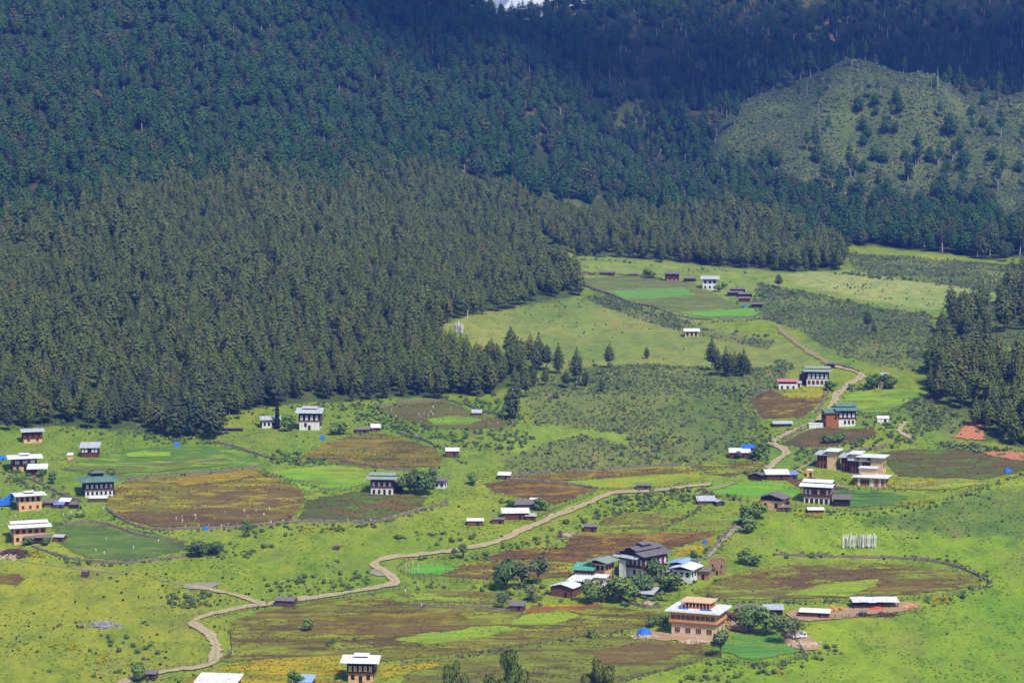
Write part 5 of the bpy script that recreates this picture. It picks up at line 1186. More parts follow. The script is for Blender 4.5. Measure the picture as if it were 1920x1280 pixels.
# ------------------------------------------------------------------ prayer flags, marker poles, animals
FLAGM = mat_plain('bleached_flag_cloth', (0.60, 0.58, 0.54, 1), 0.1, 1.0)
pole_me = MB().tube((0, 0, -0.5), (0, 0, 1), 0.06, 0.04, 6).mesh('pole', mat_plain('bleached_pole', S(190, 184, 172), 0.15, 1.0))
fm = MB()
for i in range(6):
    z0, z1 = 0.12 + 0.14 * i, 0.12 + 0.14 * (i + 1)
    x0, x1 = 0.05 * math.sin(i * 1.3), 0.05 * math.sin((i + 1) * 1.3)
    fm.hexa([(0.04, x0 - 0.012, z0), (0.62, x0 * 3 - 0.012, z0), (0.62, x0 * 3 + 0.012, z0), (0.04, x0 + 0.012, z0), (0.04, x1 - 0.012, z1), (0.62, x1 * 3 - 0.012, z1), (0.62, x1 * 3 + 0.012, z1), (0.04, x1 + 0.012, z1)])
flag_me = fm.mesh('flag', FLAGM)
def prayer_flag(u, v, hgt, label, group, w=1.0):
    g = G(u, v)
    root = empty('prayer_flag', g, nrs.uniform(-0.5, 0.5), label, 'prayer flag', group)
    root.rotation_euler = (nrs.uniform(-0.04, 0.04), nrs.uniform(-0.05, 0.05), nrs.uniform(-0.6, 0.6))
    link('pole', pole_me, root, scale=(1, 1, hgt)); link('flag', flag_me, root, scale=(w, 1, hgt))
lr = random.Random(2)
for i in range(24):
    prayer_flag(1579 + 62 * i / 23 + lr.uniform(-1, 1), 1026 + lr.uniform(-2, 3), 5.0 + lr.uniform(-0.6, 0.8) + (1.6 if i == 6 else 0), 'white vertical prayer flag in the cluster standing on the bright meadow', 'white prayer flags on the bright meadow', 0.8)
for i in range(7):
    prayer_flag(853 + 13 * i / 6, 624 + lr.uniform(-2, 2), 5.5 + lr.uniform(-1, 1), 'white prayer flag in the small cluster at the forest clearing', 'white prayer flags at the forest clearing', 1.1)
prayer_flag(876, 599, 5.5, 'single thin white flag pole above the small cluster at the forest clearing', None, 0.5)
for i, u in enumerate((761, 767, 774, 784)):
    prayer_flag(u, (1071, 1073, 1065, 1074)[i], (3.4, 3.4, 3.8, 3.8)[i], 'thin white pole standing in the row by the emerald patch', 'thin white poles by the emerald patch', 0.25)
stick_me = MB().tube((0, 0, -0.3), (0, 0, 1.0), 0.10, 0.08, 6).box(-0.18, 0.18, -0.04, 0.04, 0.55, 1.05).mesh('marker', FLAGM)
groups = [
    ('white rag stick in the lower right of the big brown field', 'white rag sticks in the big brown field', [(330, 976), (342, 972), (367, 974), (366, 969), (402, 975), (422, 963), (458, 961), (480, 960), (495, 968), (505, 957), (342, 980), (465, 971)]),
    ('white stick along the wall under the big brown field', 'white sticks along the wall under the big brown field', [(348, 992), (372, 990), (392, 989), (415, 990), (428, 988), (445, 987), (508, 983), (531, 980), (653, 978), (680, 979), (695, 979)]),
    ('pale scrap in the oval walled field', 'pale scraps in the oval walled field', [(785, 779), (788, 782), (795, 777), (803, 781), (808, 773), (812, 779), (812, 766), (734, 770), (742, 783), (845, 768), (917, 795), (933, 795), (908, 788)]),
    ('pale rag stick in the dull green field', 'pale rag sticks in the dull green field', [(199, 1012), (180, 1034), (297, 1017), (195, 1040), (250, 1030)]),
    ('white stick below the timber-heap houses by the left lane', 'white sticks by the left lane', [(119, 966), (133, 964), (150, 962), (193, 955), (30, 970)]),
    ('white rag stick beside the lower road fence', 'white rag sticks beside the lower road', [(432, 1220), (436, 1226), (760, 1112), (784, 1098), (790, 1138)]),
]
for lab, grp, pts in groups:
    for u, v in pts:
        g = G(u, v)
        tag(link('marker_stick', stick_me, None, g, (nrs.uniform(-.1, .1), nrs.uniform(-.1, .1), nrs.rand() * 3), (1.3, 1.3, 1.15 + 0.4 * nrs.rand())), lab, 'marker stick', grp)

def cow_mesh(name, mat):
    me_ = bpy.data.meshes.new(name); bm = bmesh.new(); s_ = bm.verts.layers.skin.verify()
    P_ = {'hip': ((-0.62, 0, 1.12), .30), 'belly': ((-0.1, 0, 1.02), .37), 'chest': ((0.48, 0, 1.08), .33), 'neck': ((0.82, 0, 1.12), .20), 'head': ((1.08, 0, 0.92), .15), 'muzzle': ((1.30, 0, 0.66), .09),
          'tail1': ((-0.86, 0, 1.22), .05), 'tail2': ((-0.92, 0, 0.62), .035)}
    for sy, k in ((-0.2, 'a'), (0.2, 'b')):
        P_.update({'ft' + k: ((0.48, sy, 0.72), .11), 'fk' + k: ((0.50, sy, 0.40), .075), 'ff' + k: ((0.48, sy, 0.02), .065), 'ht' + k: ((-0.60, sy, 0.80), .14), 'hk' + k: ((-0.74, sy, 0.46), .08), 'hf' + k: ((-0.66, sy, 0.02), .065)})
        P_['horn' + k] = ((1.06, sy * 0.9, 1.16), .03)
    V_ = {}
    for k, (co, r) in P_.items():
        V_[k] = bm.verts.new(co); V_[k][s_].radius = (r, r)
    V_['belly'][s_].use_root = True
    E = [('hip', 'belly'), ('belly', 'chest'), ('chest', 'neck'), ('neck', 'head'), ('head', 'muzzle'), ('hip', 'tail1'), ('tail1', 'tail2')]
    for k in 'ab': E += [('chest', 'ft' + k), ('ft' + k, 'fk' + k), ('fk' + k, 'ff' + k), ('hip', 'ht' + k), ('ht' + k, 'hk' + k), ('hk' + k, 'hf' + k), ('head', 'horn' + k)]
    for a, b_ in E: bm.edges.new((V_[a], V_[b_]))
    bm.to_mesh(me_); bm.free(); me_.materials.append(mat)
    o = bpy.data.objects.new(name, me_); COL.objects.link(o)
    o.modifiers.new('skin', 'SKIN'); o.modifiers.new('sub', 'SUBSURF').render_levels = 1
    dg = bpy.context.evaluated_depsgraph_get(); out = bpy.data.meshes.new_from_object(o.evaluated_get(dg))
    bpy.data.objects.remove(o); out.materials.clear(); out.materials.append(mat)
    return out
COWB = cow_mesh('black_cow', mat_plain('black_hide', (0.03, 0.025, 0.022, 1), 0.3, 1.0)); COWR = cow_mesh('brown_cow', mat_plain('brown_hide', S(96, 62, 42), 0.3, 1.0))
for pts, lab, grp in (([(673, 988, 1), (681, 988, 1), (686, 987, 0), (697, 985, 0), (702, 988, 1), (704, 990, 1)], 'cow grazing below the long wall on the green slope', 'cows below the long wall'),
                      ([(101, 1180, 1), (108, 1176, 1), (113, 1174, 1), (145, 1176, 0), (155, 1178, 1)], 'cow near the grey boulders in the lower left pasture', 'cows near the boulders'),
                      ([(207, 1086, 0), (260, 1121, 0), (141, 1130, 0)], 'black cow standing alone in the left pasture', 'scattered black cows in the left pasture'),
                      ([(1668, 560, 0), (1672, 561, 0), (1700, 562, 0), (1750, 570, 0), (1738, 574, 0), (1650, 558, 0), (1660, 562, 0)], 'tiny dark cow on the pale far meadow', 'cows on the pale far meadow'),
                      ([(940, 1008, 1), (943, 1022, 1)], 'brown cow at the roadside below the barn', 'cows at the roadside')):
    for u, v, k in pts:
        g = G(u, v)
        tag(link('cow', COWR if k else COWB, None, g, (0, 0, nrs.uniform(0, 6.28)), (0.72, 0.72, 0.72)), ('brown ' if k and 'brown' not in lab else 'black ' if 'black' not in lab and 'dark' not in lab and not k else '') + lab, 'cow', grp)
# ------------------------------------------------------------------ foliage
def foliage_mat(name, cols, rough=0.9, nscale=0.5):
    """leaf colour differs from tree to tree and from clump to clump"""
    m, t, b = nt(name)
    oi = t.nodes.new('ShaderNodeObjectInfo')
    k = len(cols)
    c = ramp(t, oi.outputs['Random'], [((i + 0.5) / k, col) for i, col in enumerate(cols)])
    f = noise_tex(t, objc(t), nscale, 3.0, 0.7)
    c = mix(t, c, ramp(t, f, [(0.3, (0.84, 0.86, 0.84)), (0.5, (1, 1, 1)), (0.7, (1.14, 1.12, 1.05))]), 1.0, 'MULTIPLY')
    t.links.new(c, b.inputs['Base Color'])
    b.inputs['Roughness'].default_value = rough
    b.inputs['Specular IOR Level'].default_value = 0.08
    return m
L3 = lambda a, b_, c: (a, b_, c, 1)
M_PINE = foliage_mat('pine_needles', [L3(0.086, 0.117, 0.031), L3(0.112, 0.146, 0.037), L3(0.128, 0.157, 0.038), L3(0.095, 0.127, 0.037), L3(0.139, 0.162, 0.039), L3(0.085, 0.114, 0.032), L3(0.113, 0.151, 0.039), L3(0.132, 0.135, 0.041)])
M_PINED = foliage_mat('dark_pine_needles', [L3(0.060, 0.083, 0.042), L3(0.079, 0.101, 0.046), L3(0.096, 0.113, 0.049), L3(0.070, 0.092, 0.046)])
M_FIR = foliage_mat('mountain_needles', [L3(0.035, 0.089, 0.023), L3(0.049, 0.112, 0.026), L3(0.041, 0.095, 0.028), L3(0.065, 0.124, 0.027), L3(0.069, 0.096, 0.032), L3(0.038, 0.101, 0.022), L3(0.051, 0.110, 0.024), L3(0.080, 0.098, 0.035)])
M_BARK = mat_plain('bark', S(120, 104, 90), 0.3, 1.0)
M_PALE = mat_plain('pale_dead_wood', S(170, 160, 150), 0.2, 1.0)
M_LEAF = foliage_mat('willow_leaves', [L3(0.137, 0.220, 0.054), L3(0.167, 0.248, 0.061), L3(0.117, 0.192, 0.058), L3(0.186, 0.275, 0.068)])
M_LEAFD = foliage_mat('dark_leaves', [L3(0.098, 0.164, 0.050), L3(0.123, 0.193, 0.054), L3(0.111, 0.164, 0.066), L3(0.147, 0.219, 0.057)])
M_LEAFG = foliage_mat('grey_green_leaves', [L3(0.120, 0.157, 0.077), L3(0.141, 0.179, 0.083), L3(0.112, 0.147, 0.080), L3(0.157, 0.189, 0.086)])
M_SCRUB = foliage_mat('scrub_leaves', [L3(0.140, 0.202, 0.083), L3(0.172, 0.230, 0.097), L3(0.126, 0.176, 0.079), L3(0.208, 0.244, 0.115), L3(0.108, 0.155, 0.072), L3(0.216, 0.230, 0.134)])
M_TUFT = foliage_mat('dark_fern_tufts', [L3(0.051, 0.093, 0.030), L3(0.072, 0.123, 0.036), L3(0.090, 0.112, 0.039), L3(0.060, 0.090, 0.042)])
M_CYP = foliage_mat('cypress_leaves', [L3(.020, .030, .022), L3(.026, .038, .024)])
M_YELF = foliage_mat('yellow_flower_heads', [S(214, 186, 24), S(196, 170, 30), S(170, 168, 40)])
M_NEAR = foliage_mat('near_willow_leaves', [L3(.085, .130, .030), L3(.125, .160, .036), L3(.160, .165, .040), L3(.100, .145, .034)], nscale=1.5)

def clump(mb, p, axis, la, lb, droop, rr, k=0):
    """a spray of needles or leaves: two faces bent along its middle"""
    a = Vector(axis).normalized(); side = a.cross(Vector((0, 0, 1)))
    if side.length < 1e-3: side = Vector((1, 0, 0))
    side.normalize(); side = (side + Vector((0, 0, rr.uniform(-0.5, 0.5)))).normalized()
    p = Vector(p); up_ = Vector((0, 0, 1))
    b0 = p - a * la * 0.5; tip = p + a * la * 0.5 - up_ * droop
    mid = p + a * la * rr.uniform(-0.1, 0.15)
    l = mid + side * lb - up_ * (lb * 0.5); r = mid - side * lb - up_ * (lb * 0.5)
    mb.face([b0, l, tip], k); mb.face([b0, tip, r], k)
def pine_parts(seed, H, Rm, base, shape=0.85, levels=15, dens=1.0, lean=0.0, fine=1.0, dome=2.0):
    rr = random.Random(seed)
    tr = MB(); cr = MB(); cr.n = []
    x = y = 0.0
    pts = [(0, 0, -0.6)]
    for i in range(1, 5): pts.append((rr.uniform(-.12, .12) + lean * i / 4, rr.uniform(-.12, .12), H * 0.96 * i / 4))
    r0 = H * 0.014 + 0.07
    for i in range(4): tr.tube(pts[i], pts[i + 1], r0 * (1 - i * 0.23), r0 * (1 - (i + 1) * 0.23), 5)
    for i in range(levels):
        tt = (i + rr.uniform(-0.3, 0.3)) / (levels - 1); tt = min(1, max(0, tt))
        z = H * (base + (0.99 - base) * tt)
        r = Rm * (1 - tt ** dome) ** shape * (0.55 + 0.45 * min(1, tt / 0.22)) + 0.25
        nb = max(6, int((6 + 13 * r / Rm) * dens)); a0 = rr.uniform(0, 6.28)
        cx, cy = lean * z / H, 0
        for j in range(nb):
            an = a0 + 6.283 * j / nb + rr.uniform(-.35, .35); L = r * rr.uniform(0.65, 1.15)
            d = Vector((math.cos(an), math.sin(an), rr.uniform(-0.10, 0.25)))
            for s_ in ((0.4, 0.7, 0.95) if r > 2.0 else (0.45, 0.85) if r > 1.0 else (0.6,)):
                q = Vector((cx, cy, z)) + d * (L * s_)
                sz = (0.36 + 0.15 * r) * rr.uniform(0.7, 1.3) * fine
                ax = d + Vector((rr.uniform(-.5, .5), rr.uniform(-.5, .5), rr.uniform(-1.5, -0.3)))
                clump(cr, q, ax, sz * 1.2, sz * 0.58, sz * 0.2, rr)
                e = Vector((d.x, d.y, 0.1 + 1.3 * tt ** 1.3)).normalized() + Vector((rr.gauss(0, .09), rr.gauss(0, .09), rr.gauss(0, .09)))
                cr.n += [e] * 6
    for _ in range(4):
        clump(cr, (lean + rr.uniform(-.2, .2), rr.uniform(-.2, .2), H * 0.985), (rr.uniform(-.5, .5), rr.uniform(-.5, .5), 1), 1.2, 0.35, 0, rr); cr.n += [Vector((0, -0.2, 1))] * 6
    return tr, cr
def leaf_parts(seed, lobes, n, size, trunk=None, upness=0.35, fill=0.55, hang=0.0):
    rr = random.Random(seed); cr = MB(); tr = MB(); cr.n = []
    tot = sum(l[1] ** 2 for l in lobes)
    for c, r, *sq in lobes:
        zq = sq[0] if sq else 0.9
        for _ in range(int(n * r * r / tot)):
            d = Vector((rr.gauss(0, 1), rr.gauss(0, 1), rr.gauss(0.15, 1))).normalized()
            k = r * (1 - fill * rr.random() ** 1.8)
            p = Vector(c) + Vector((d.x * k, d.y * k, d.z * k * zq))
            nrm = (d + Vector((rr.gauss(0, .5), rr.gauss(0, .5), rr.gauss(upness, .5)))).normalized()
            a = nrm.orthogonal().normalized(); a.rotate(Matrix.Rotation(rr.uniform(0, 6.28), 3, nrm)); b_ = nrm.cross(a)
            s_ = size * rr.uniform(0.6, 1.35)
            if hang: a = (a * (1 - hang) + Vector((0, 0, -1)) * hang).normalized(); b_ = nrm.cross(a).normalized(); 
            la = s_ * (1.0 + hang); lb = s_ * (0.6 - 0.3 * hang)
            cr.face([p - a * la, p + b_ * lb, p + a * la - nrm * s_ * 0.3, p - b_ * lb])
            cr.n += [d + Vector((rr.gauss(0, .25), rr.gauss(0, .25), rr.gauss(.3, .25)))] * 4
    if trunk:
        h, r0 = trunk
        tr.tube((0, 0, -0.6), (0.05, 0, h * 0.5), r0, r0 * 0.75, 6)
        for c, r, *sq in lobes:
            tr.tube((0.05, 0, h * 0.45), (c[0] * 0.8, c[1] * 0.8, max(h * 0.6, c[2])), r0 * 0.6, r0 * 0.2, 5)
    return tr, cr
def both(name, tr, cr, leafm, barkm=M_BARK):
    mb = MB(); mb.v = list(cr.v); mb.f = list(cr.f); mb.m = [0] * len(cr.f)
    o = len(mb.v); mb.v += tr.v; mb.f += [tuple(i + o for i in f) for f in tr.f]; mb.m += [1] * len(tr.f)
    mb.n = list(cr.n) + [Vector((q[0], q[1] - 0.01, 0.02)) for q in tr.v]
    return mb.mesh(name, [leafm, barkm])
def src(name, me_):
    return bpy.data.objects.new(name, me_)     # never linked: only a shape for the masses below
PINES = [pine_parts(100 + i, 15.0, 3.1 + 0.3 * (i % 3), 0.14 + 0.08 * (i % 3), 0.75 + 0.12 * (i % 2), 16, 1.0, 0.25 * (i - 2)) for i in range(6)]
pine_me = [(tr.mesh('trunk', M_BARK), cr.mesh('crown', M_PINE), cr.mesh('crown', M_PINED)) for tr, cr in PINES]
PINE_SRC = [src('pine_shape', both('pine_shape', tr, cr, M_PINE)) for tr, cr in PINES]
FIRS = [pine_parts(200 + i, 15.0, 5.2 + 0.5 * (i % 3), 0.14 + 0.05 * (i % 2), 0.55 + 0.1 * (i % 3), 14, 1.15, 0.2, 0.95, 2.4) for i in range(6)]
FIR_SRC = [src('fir_shape', both('fir_shape', tr, cr, M_FIR)) for tr, cr in FIRS]
SLIM = [pine_parts(300 + i, 19.0, 2.5 + 0.4 * i, 0.34, 0.7, 13, 0.9, 0.2) for i in range(3)]
SLIM_SRC = [src('slim_shape', both('slim_shape', tr, cr, M_FIR, M_PALE)) for tr, cr in SLIM]
def scatter(name, pts, scl, idx, sources, label, cat, tilt=0.05):
    me_ = bpy.data.meshes.new(name)
    me_.from_pydata([tuple(p) for p in pts], [], [])
    k = len(pts)
    a = me_.attributes.new('size', 'FLOAT', 'POINT'); a.data.foreach_set('value', np.asarray(scl, np.float32))
    a = me_.attributes.new('turn', 'FLOAT_VECTOR', 'POINT')
    a.data.foreach_set('vector', np.c_[nrs.randn(k) * tilt, nrs.randn(k) * tilt, nrs.rand(k) * 6.283].astype(np.float32).ravel())
    a = me_.attributes.new('pick', 'INT', 'POINT'); a.data.foreach_set('value', np.asarray(idx, np.int32))
    o = link(name, me_)
    ng = bpy.data.node_groups.new(name + '_spread', 'GeometryNodeTree')
    ng.interface.new_socket('Geometry', in_out='INPUT', socket_type='NodeSocketGeometry'); ng.interface.new_socket('Geometry', in_out='OUTPUT', socket_type='NodeSocketGeometry')
    gi = ng.nodes.new('NodeGroupInput'); go = ng.nodes.new('NodeGroupOutput')
    j = ng.nodes.new('GeometryNodeJoinGeometry'); iop = ng.nodes.new('GeometryNodeInstanceOnPoints')
    for s_ in reversed(sources):
        oi = ng.nodes.new('GeometryNodeObjectInfo'); oi.inputs['Object'].default_value = s_; oi.inputs['As Instance'].default_value = True
        ng.links.new(oi.outputs['Geometry'], j.inputs['Geometry'])
    def at(nm, typ):
        nd = ng.nodes.new('GeometryNodeInputNamedAttribute'); nd.data_type = typ; nd.inputs['Name'].default_value = nm; return nd.outputs['Attribute']
    ng.links.new(gi.outputs[0], iop.inputs['Points']); ng.links.new(j.outputs[0], iop.inputs['Instance'])
    iop.inputs['Pick Instance'].default_value = True
    ng.links.new(at('pick', 'INT'), iop.inputs['Instance Index']); ng.links.new(at('turn', 'FLOAT_VECTOR'), iop.inputs['Rotation']); ng.links.new(at('size', 'FLOAT'), iop.inputs['Scale'])
    ng.links.new(iop.outputs[0], go.inputs[0])
    md = o.modifiers.new('spread', 'NODES'); md.node_group = ng
    return tag(o, label, cat, kind='stuff')
def spots(x0, x1, y0, y1, s_, jit=0.42):
    xs, ys = np.meshgrid(np.arange(x0, x1, s_), np.arange(y0, y1, s_))
    xs = xs + (np.arange(xs.shape[0]) % 2)[:, None] * s_ / 2
    return xs.ravel() + nrs.uniform(-jit, jit, xs.size) * s_, ys.ravel() + nrs.uniform(-jit, jit, xs.size) * s_
def vis(x, y, m=70):
    return np.abs(x) < 0.212 * y + m

# the pine wood at the foot of the mountain, on both sides
xs, ys = spots(-560, 560, 1000, 1850, 6.8)
zs = gz(xs, ys); uu, vv = to_px(xs, ys, zs)
pn = np.array([mnoise.noise(Vector((x * 0.02, y * 0.014, 5.5))) for x, y in zip(xs, ys)])
fj = 10 + 9 * np.sin(xs * 0.09) + 7 * nrs.randn(len(xs))
lowm = inpoly(lowforest, uu, np.where((vv < 480) & (uu < 1480), vv + np.clip(fj, -5, 28), np.where(uu < 1100, vv + np.clip(9 * np.sin(xs * 0.06) + 6 * nrs.randn(len(xs)), -10, 16), vv))) & vis(xs, ys) & (nrs.rand(len(xs)) < 0.9 - 0.35 * np.clip(pn, 0, 1))
rightm = inpoly(rightforest, uu, vv) & vis(xs, ys) & (ys < 1480) & (nrs.rand(len(xs)) < np.where(vv < 690, 0.28, 0.7) * np.clip(0.9 + 1.8 * pn, 0.1, 1.2)) & ~inpoly([(1785, 640), (1880, 628), (1925, 640), (1925, 668), (1800, 676)], uu, vv)
m_ = lowm | rightm
px_, py_, pz_ = xs[m_], ys[m_], zs[m_]
ps_ = 0.74 + 0.5 * nrs.rand(len(px_)) ** 1.2
ps_ *= np.where(nrs.rand(len(px_)) < 0.08, 1.18, 1.0)
ps_ *= 1 + 0.25 * pn[m_]
isr = rightm[m_]
inframe = (np.abs(px_) < 0.212 * py_ + 2)
order = np.argsort(py_ + np.where(inframe, 0, 5000) - 60 * isr)
chosen = np.zeros(len(px_), bool)
left_sel = [i for i in order if not isr[i]][:195]; right_sel = [i for i in order if isr[i]][:52]
chosen[left_sel] = True; chosen[right_sel] = True
scatter('pine_forest', np.c_[px_, py_, pz_ - 0.1][~chosen], ps_[~chosen], nrs.randint(0, 6, (~chosen).sum()), PINE_SRC, 'grey green pine forest covering the foot of the mountain and the slope at the right', 'forest')
def pine_tree(x, y, z, s_, label, group, dark=False, k=None, wide=1.0):
    k = rnd.randrange(6) if k is None else k
    o = empty('pine_tree', (x, y, z - 0.1), rnd.uniform(0, 6.28), label, 'tree', group)
    o.scale = (s_ * wide, s_ * wide, s_)
    link('trunk', pine_me[k][0], o); link('crown', pine_me[k][2 if dark else 1], o)
    return o
for i in left_sel:
    u = to_px(px_[i], py_[i], pz_[i])[0]
    if u < 400: lab, grp = 'pine in the front edge of the forest behind the houses at the left', 'pines at the left forest front'
    elif u < 760: lab, grp = 'pine in the front edge of the forest above the tall white house', 'pines at the forest front above the tall white house'
    else: lab, grp = 'pine in the front edge of the forest beside the scrub slope', 'pines at the forest front beside the scrub slope'
    pine_tree(px_[i], py_[i], pz_[i], ps_[i] * 1.02, lab, grp, rnd.random() < 0.45)
for i in right_sel:
    pine_tree(px_[i], py_[i], pz_[i], ps_[i] * 1.0, 'pine in the dark wood at the right edge above the red earth bank', 'pines of the wood at the right edge', rnd.random() < 0.15)
# pines that stand by themselves
for u, v, hpx, lab, grp, wd in (
    (1010, 693, 70, 'tall dark pine standing clear at the right end of the front forest', None, 1.1), (1047, 700, 58, 'middle pine of the three standing clear right of the front forest', None, 1.05),
    (1080, 716, 66, 'rightmost and lowest of the three pines right of the front forest', None, 1.05), (1141, 690, 48, 'single pine alone between meadow and scrub slope', None, 1.0),
    (1335, 694, 60, 'tallest pine of the clump in the middle of the scrub edge', None, 1.0), (1360, 702, 54, 'dark pine in the middle of the clump at the scrub edge', 'pines in the clump at the scrub edge', 1.1), (1378, 700, 44, 'dark pine in the middle of the clump at the scrub edge', 'pines in the clump at the scrub edge', 1.0),
    (1394, 706, 54, 'right pine of the clump at the scrub edge, with visible trunk', None, 0.85), (960, 786, 76, 'big leaning pine in the open below the forest corner', None, 1.1), (1460, 540, 28, 'small lone pine on the far meadow right of the far hamlet', None, 1.2),
    (1627, 617, 38, 'lone pine in the middle of the right scrub', None, 1.15), (1640, 628, 26, 'smaller pine just in front of the lone pine in the right scrub', None, 1.0), (1213, 672, 24, 'small bushy pine at the lower edge of the far meadow', None, 1.3),
    (1790, 622, 66, 'tall pine group leader at the left of the right-hand wood', None, 0.85), (1765, 640, 50, 'slim pine left of the tall leader of the right-hand wood', None, 0.9), (1812, 640, 55, 'slim pine right of the tall leader of the right-hand wood', None, 0.8),
    (1850, 640, 50, 'pine standing on the pale patch of the right-hand slope', None, 0.9), (1745, 745, 50, 'lowest pine at the left tip of the right-hand wood', None, 0.9), (1775, 690, 55, 'pine above the left tip of the right-hand wood', None, 0.9),
    (1900, 600, 70, 'large dark pine against the far meadow at the right edge', None, 1.2), (1915, 590, 75, 'dark pine cut by the right edge above the wood', None, 1.2),
    (1885, 490, 36, 'conical fir on the far shrub slope near the right edge', None, 1.3), (1240, 492, 30, 'small pine in front of the forest strip above the far hamlet', None, 1.1), (1135, 482, 44, 'pine in front of the forest strip left of the far hamlet', 'pines before the forest strip', 1.0), (1090, 480, 40, 'pine in front of the forest strip left of the far hamlet', 'pines before the forest strip', 1.0), (1115, 480, 24, 'pine in front of the forest strip left of the far hamlet', 'pines before the forest strip', 1.2),
    (1305, 492, 24, 'round little pine before the forest strip above the white far house', None, 1.3), (1590, 470, 30, 'pine on the shrub slope right of the forest strip', None, 1.2), (1000, 725, 44, 'light young pine among the shrubs below the three clear-standing pines', 'young pines below the three clear-standing pines', 1.0), (1022, 722, 38, 'light young pine among the shrubs below the three clear-standing pines', 'young pines below the three clear-standing pines', 1.1), (1062, 728, 36, 'light young pine among the shrubs below the three clear-standing pines', 'young pines below the three clear-standing pines', 1.1), (1098, 724, 34, 'light young pine among the shrubs below the three clear-standing pines', 'young pines below the three clear-standing pines', 1.2), (1128, 735, 30, 'light young pine among the shrubs below the three clear-standing pines', 'young pines below the three clear-standing pines', 1.2),
    (985, 745, 52, 'pine on the scrub side of the front forest corner', 'pines on the scrub side of the forest corner', 1.0), (1003, 698, 60, 'pine on the scrub side of the front forest corner', 'pines on the scrub side of the forest corner', 1.0), (970, 752, 48, 'pine on the scrub side of the front forest corner', 'pines on the scrub side of the forest corner', 1.0), (1025, 694, 50, 'pine on the scrub side of the front forest corner', 'pines on the scrub side of the forest corner', 1.1),
    (1346, 703, 50, 'dark pine in the middle of the clump at the scrub edge', 'pines in the clump at the scrub edge', 1.1), (1369, 706, 46, 'dark pine in the middle of the clump at the scrub edge', 'pines in the clump at the scrub edge', 1.1), (1386, 699, 40, 'dark pine in the middle of the clump at the scrub edge', 'pines in the clump at the scrub edge', 1.1), (1402, 702, 34, 'dark pine in the middle of the clump at the scrub edge', 'pines in the clump at the scrub edge', 1.2),
    (300, 814, 74, 'broad dark pine jutting from the forest front behind the left fields', 'broad pines jutting from the forest front', 1.25), (331, 820, 80, 'broad dark pine jutting from the forest front behind the left fields', 'broad pines jutting from the forest front', 1.3), (366, 817, 76, 'broad dark pine jutting from the forest front behind the left fields', 'broad pines jutting from the forest front', 1.2), (396, 824, 70, 'broad dark pine jutting from the forest front behind the left fields', 'broad pines jutting from the forest front', 1.2), (408, 816, 84, 'broad dark pine jutting from the forest front behind the left fields', 'broad pines jutting from the forest front', 1.2),
    (470, 768, 52, 'slender pine at the forest edge above the low white house', None, 0.8), (660, 752, 30, 'young light pine at the forest edge right of the tall white house', None, 1.1),
):
    g = G(u, v); pine_tree(g.x, g.y, g.z, hpx * mpp(g.y) / 15.0, lab, grp, True, wide=wd * 0.95)
# the dark forest on the mountain
xs, ys = spots(-640, 640, 1380, 2780, 9.6)
zs = gz(xs, ys); uu, vv = to_px(xs, ys, zs)
sp_ = ((xs - spur_x) / 165) ** 2 + ((ys - 2060) / 190) ** 2 + 0.3 * np.sin(xs * 0.05 + ys * 0.03) * np.sin(ys * 0.045)
dn = np.array([mnoise.noise(Vector((x * 0.012, y * 0.012, 3.1))) for x, y in zip(xs, ys)])
thin = np.clip((uu - 760) / 600, 0, 1) * np.clip((440 - vv) / 200, 0, 1)
pale = inpoly([(1845, 362), (2100, 340), (2100, 425), (1890, 425), (1850, 400)], uu, vv)
keep = ~pale & inpoly(highforest, uu, np.where(uu < 1560, vv - np.clip(10 + 8 * np.sin(xs * 0.07) + 9 * nrs.randn(len(xs)), 0, 30), vv)) & vis(xs, ys, 90) & ((sp_ > 1) | (nrs.rand(len(xs)) < 0.10 + 0.5 * np.clip((vv - 330) / 90, 0, 1))) & (nrs.rand(len(xs)) > 0.10 + 0.42 * thin * (dn > 0.02) + 0.15 * thin)
x_, y_, z_ = xs[keep], ys[keep], zs[keep]; th = thin[keep]
ids = np.where(nrs.rand(len(x_)) < 0.15 + 0.6 * th, nrs.randint(6, 9, len(x_)), nrs.randint(0, 6, len(x_)))
scatter('mountain_forest', np.c_[x_, y_, z_ - 0.1], np.where(ids < 6, 0.70, 0.85) + 0.6 * nrs.rand(len(x_)) ** 1.4, ids, FIR_SRC + SLIM_SRC, 'dark blue green forest covering the mountain side up to the ridge', 'forest')
# ------------------------------------------------------------------ broadleaf trees and bushes
def lob(seed, w, h, n, z0):
    rr = random.Random(seed)
    return [((rr.uniform(-.5, .5) * w * 0.55, rr.uniform(-.5, .5) * w * 0.55, z0 + (h - z0) * (0.35 + 0.5 * rr.random())), w * rr.uniform(0.24, 0.36)) for _ in range(n)] + [((0, 0, z0 + (h - z0) * 0.5), w * 0.34)]
KINDS = {}
for k, (w, h, z0, n, cnt, sz, m_leaf, tk) in {
    'round': (5.6, 6.6, 0.8, 6, 900, 0.42, M_LEAF, (2.2, 0.2)), 'willow': (7.0, 8.5, 1.0, 7, 1000, 0.48, M_LEAFD, (3.0, 0.28)), 'poplar': (4.6, 9.5, 2.0, 7, 900, 0.42, M_LEAFG, (4.5, 0.22)), 'sparse': (6.0, 7.5, 2.0, 7, 480, 0.38, M_LEAFG, (4, 0.2))}.items():
    L_ = []
    for s_ in range(3):
        tr, cr = leaf_parts(500 + s_ * 7 + len(k), lob(40 + s_ * 3 + len(k), w, h, n, z0), cnt, sz, tk, hang=0.35 if k == 'willow' else 0.0)
        L_.append((tr.mesh('trunk', M_BARK), cr.mesh('crown', m_leaf), h))
    KINDS[k] = L_
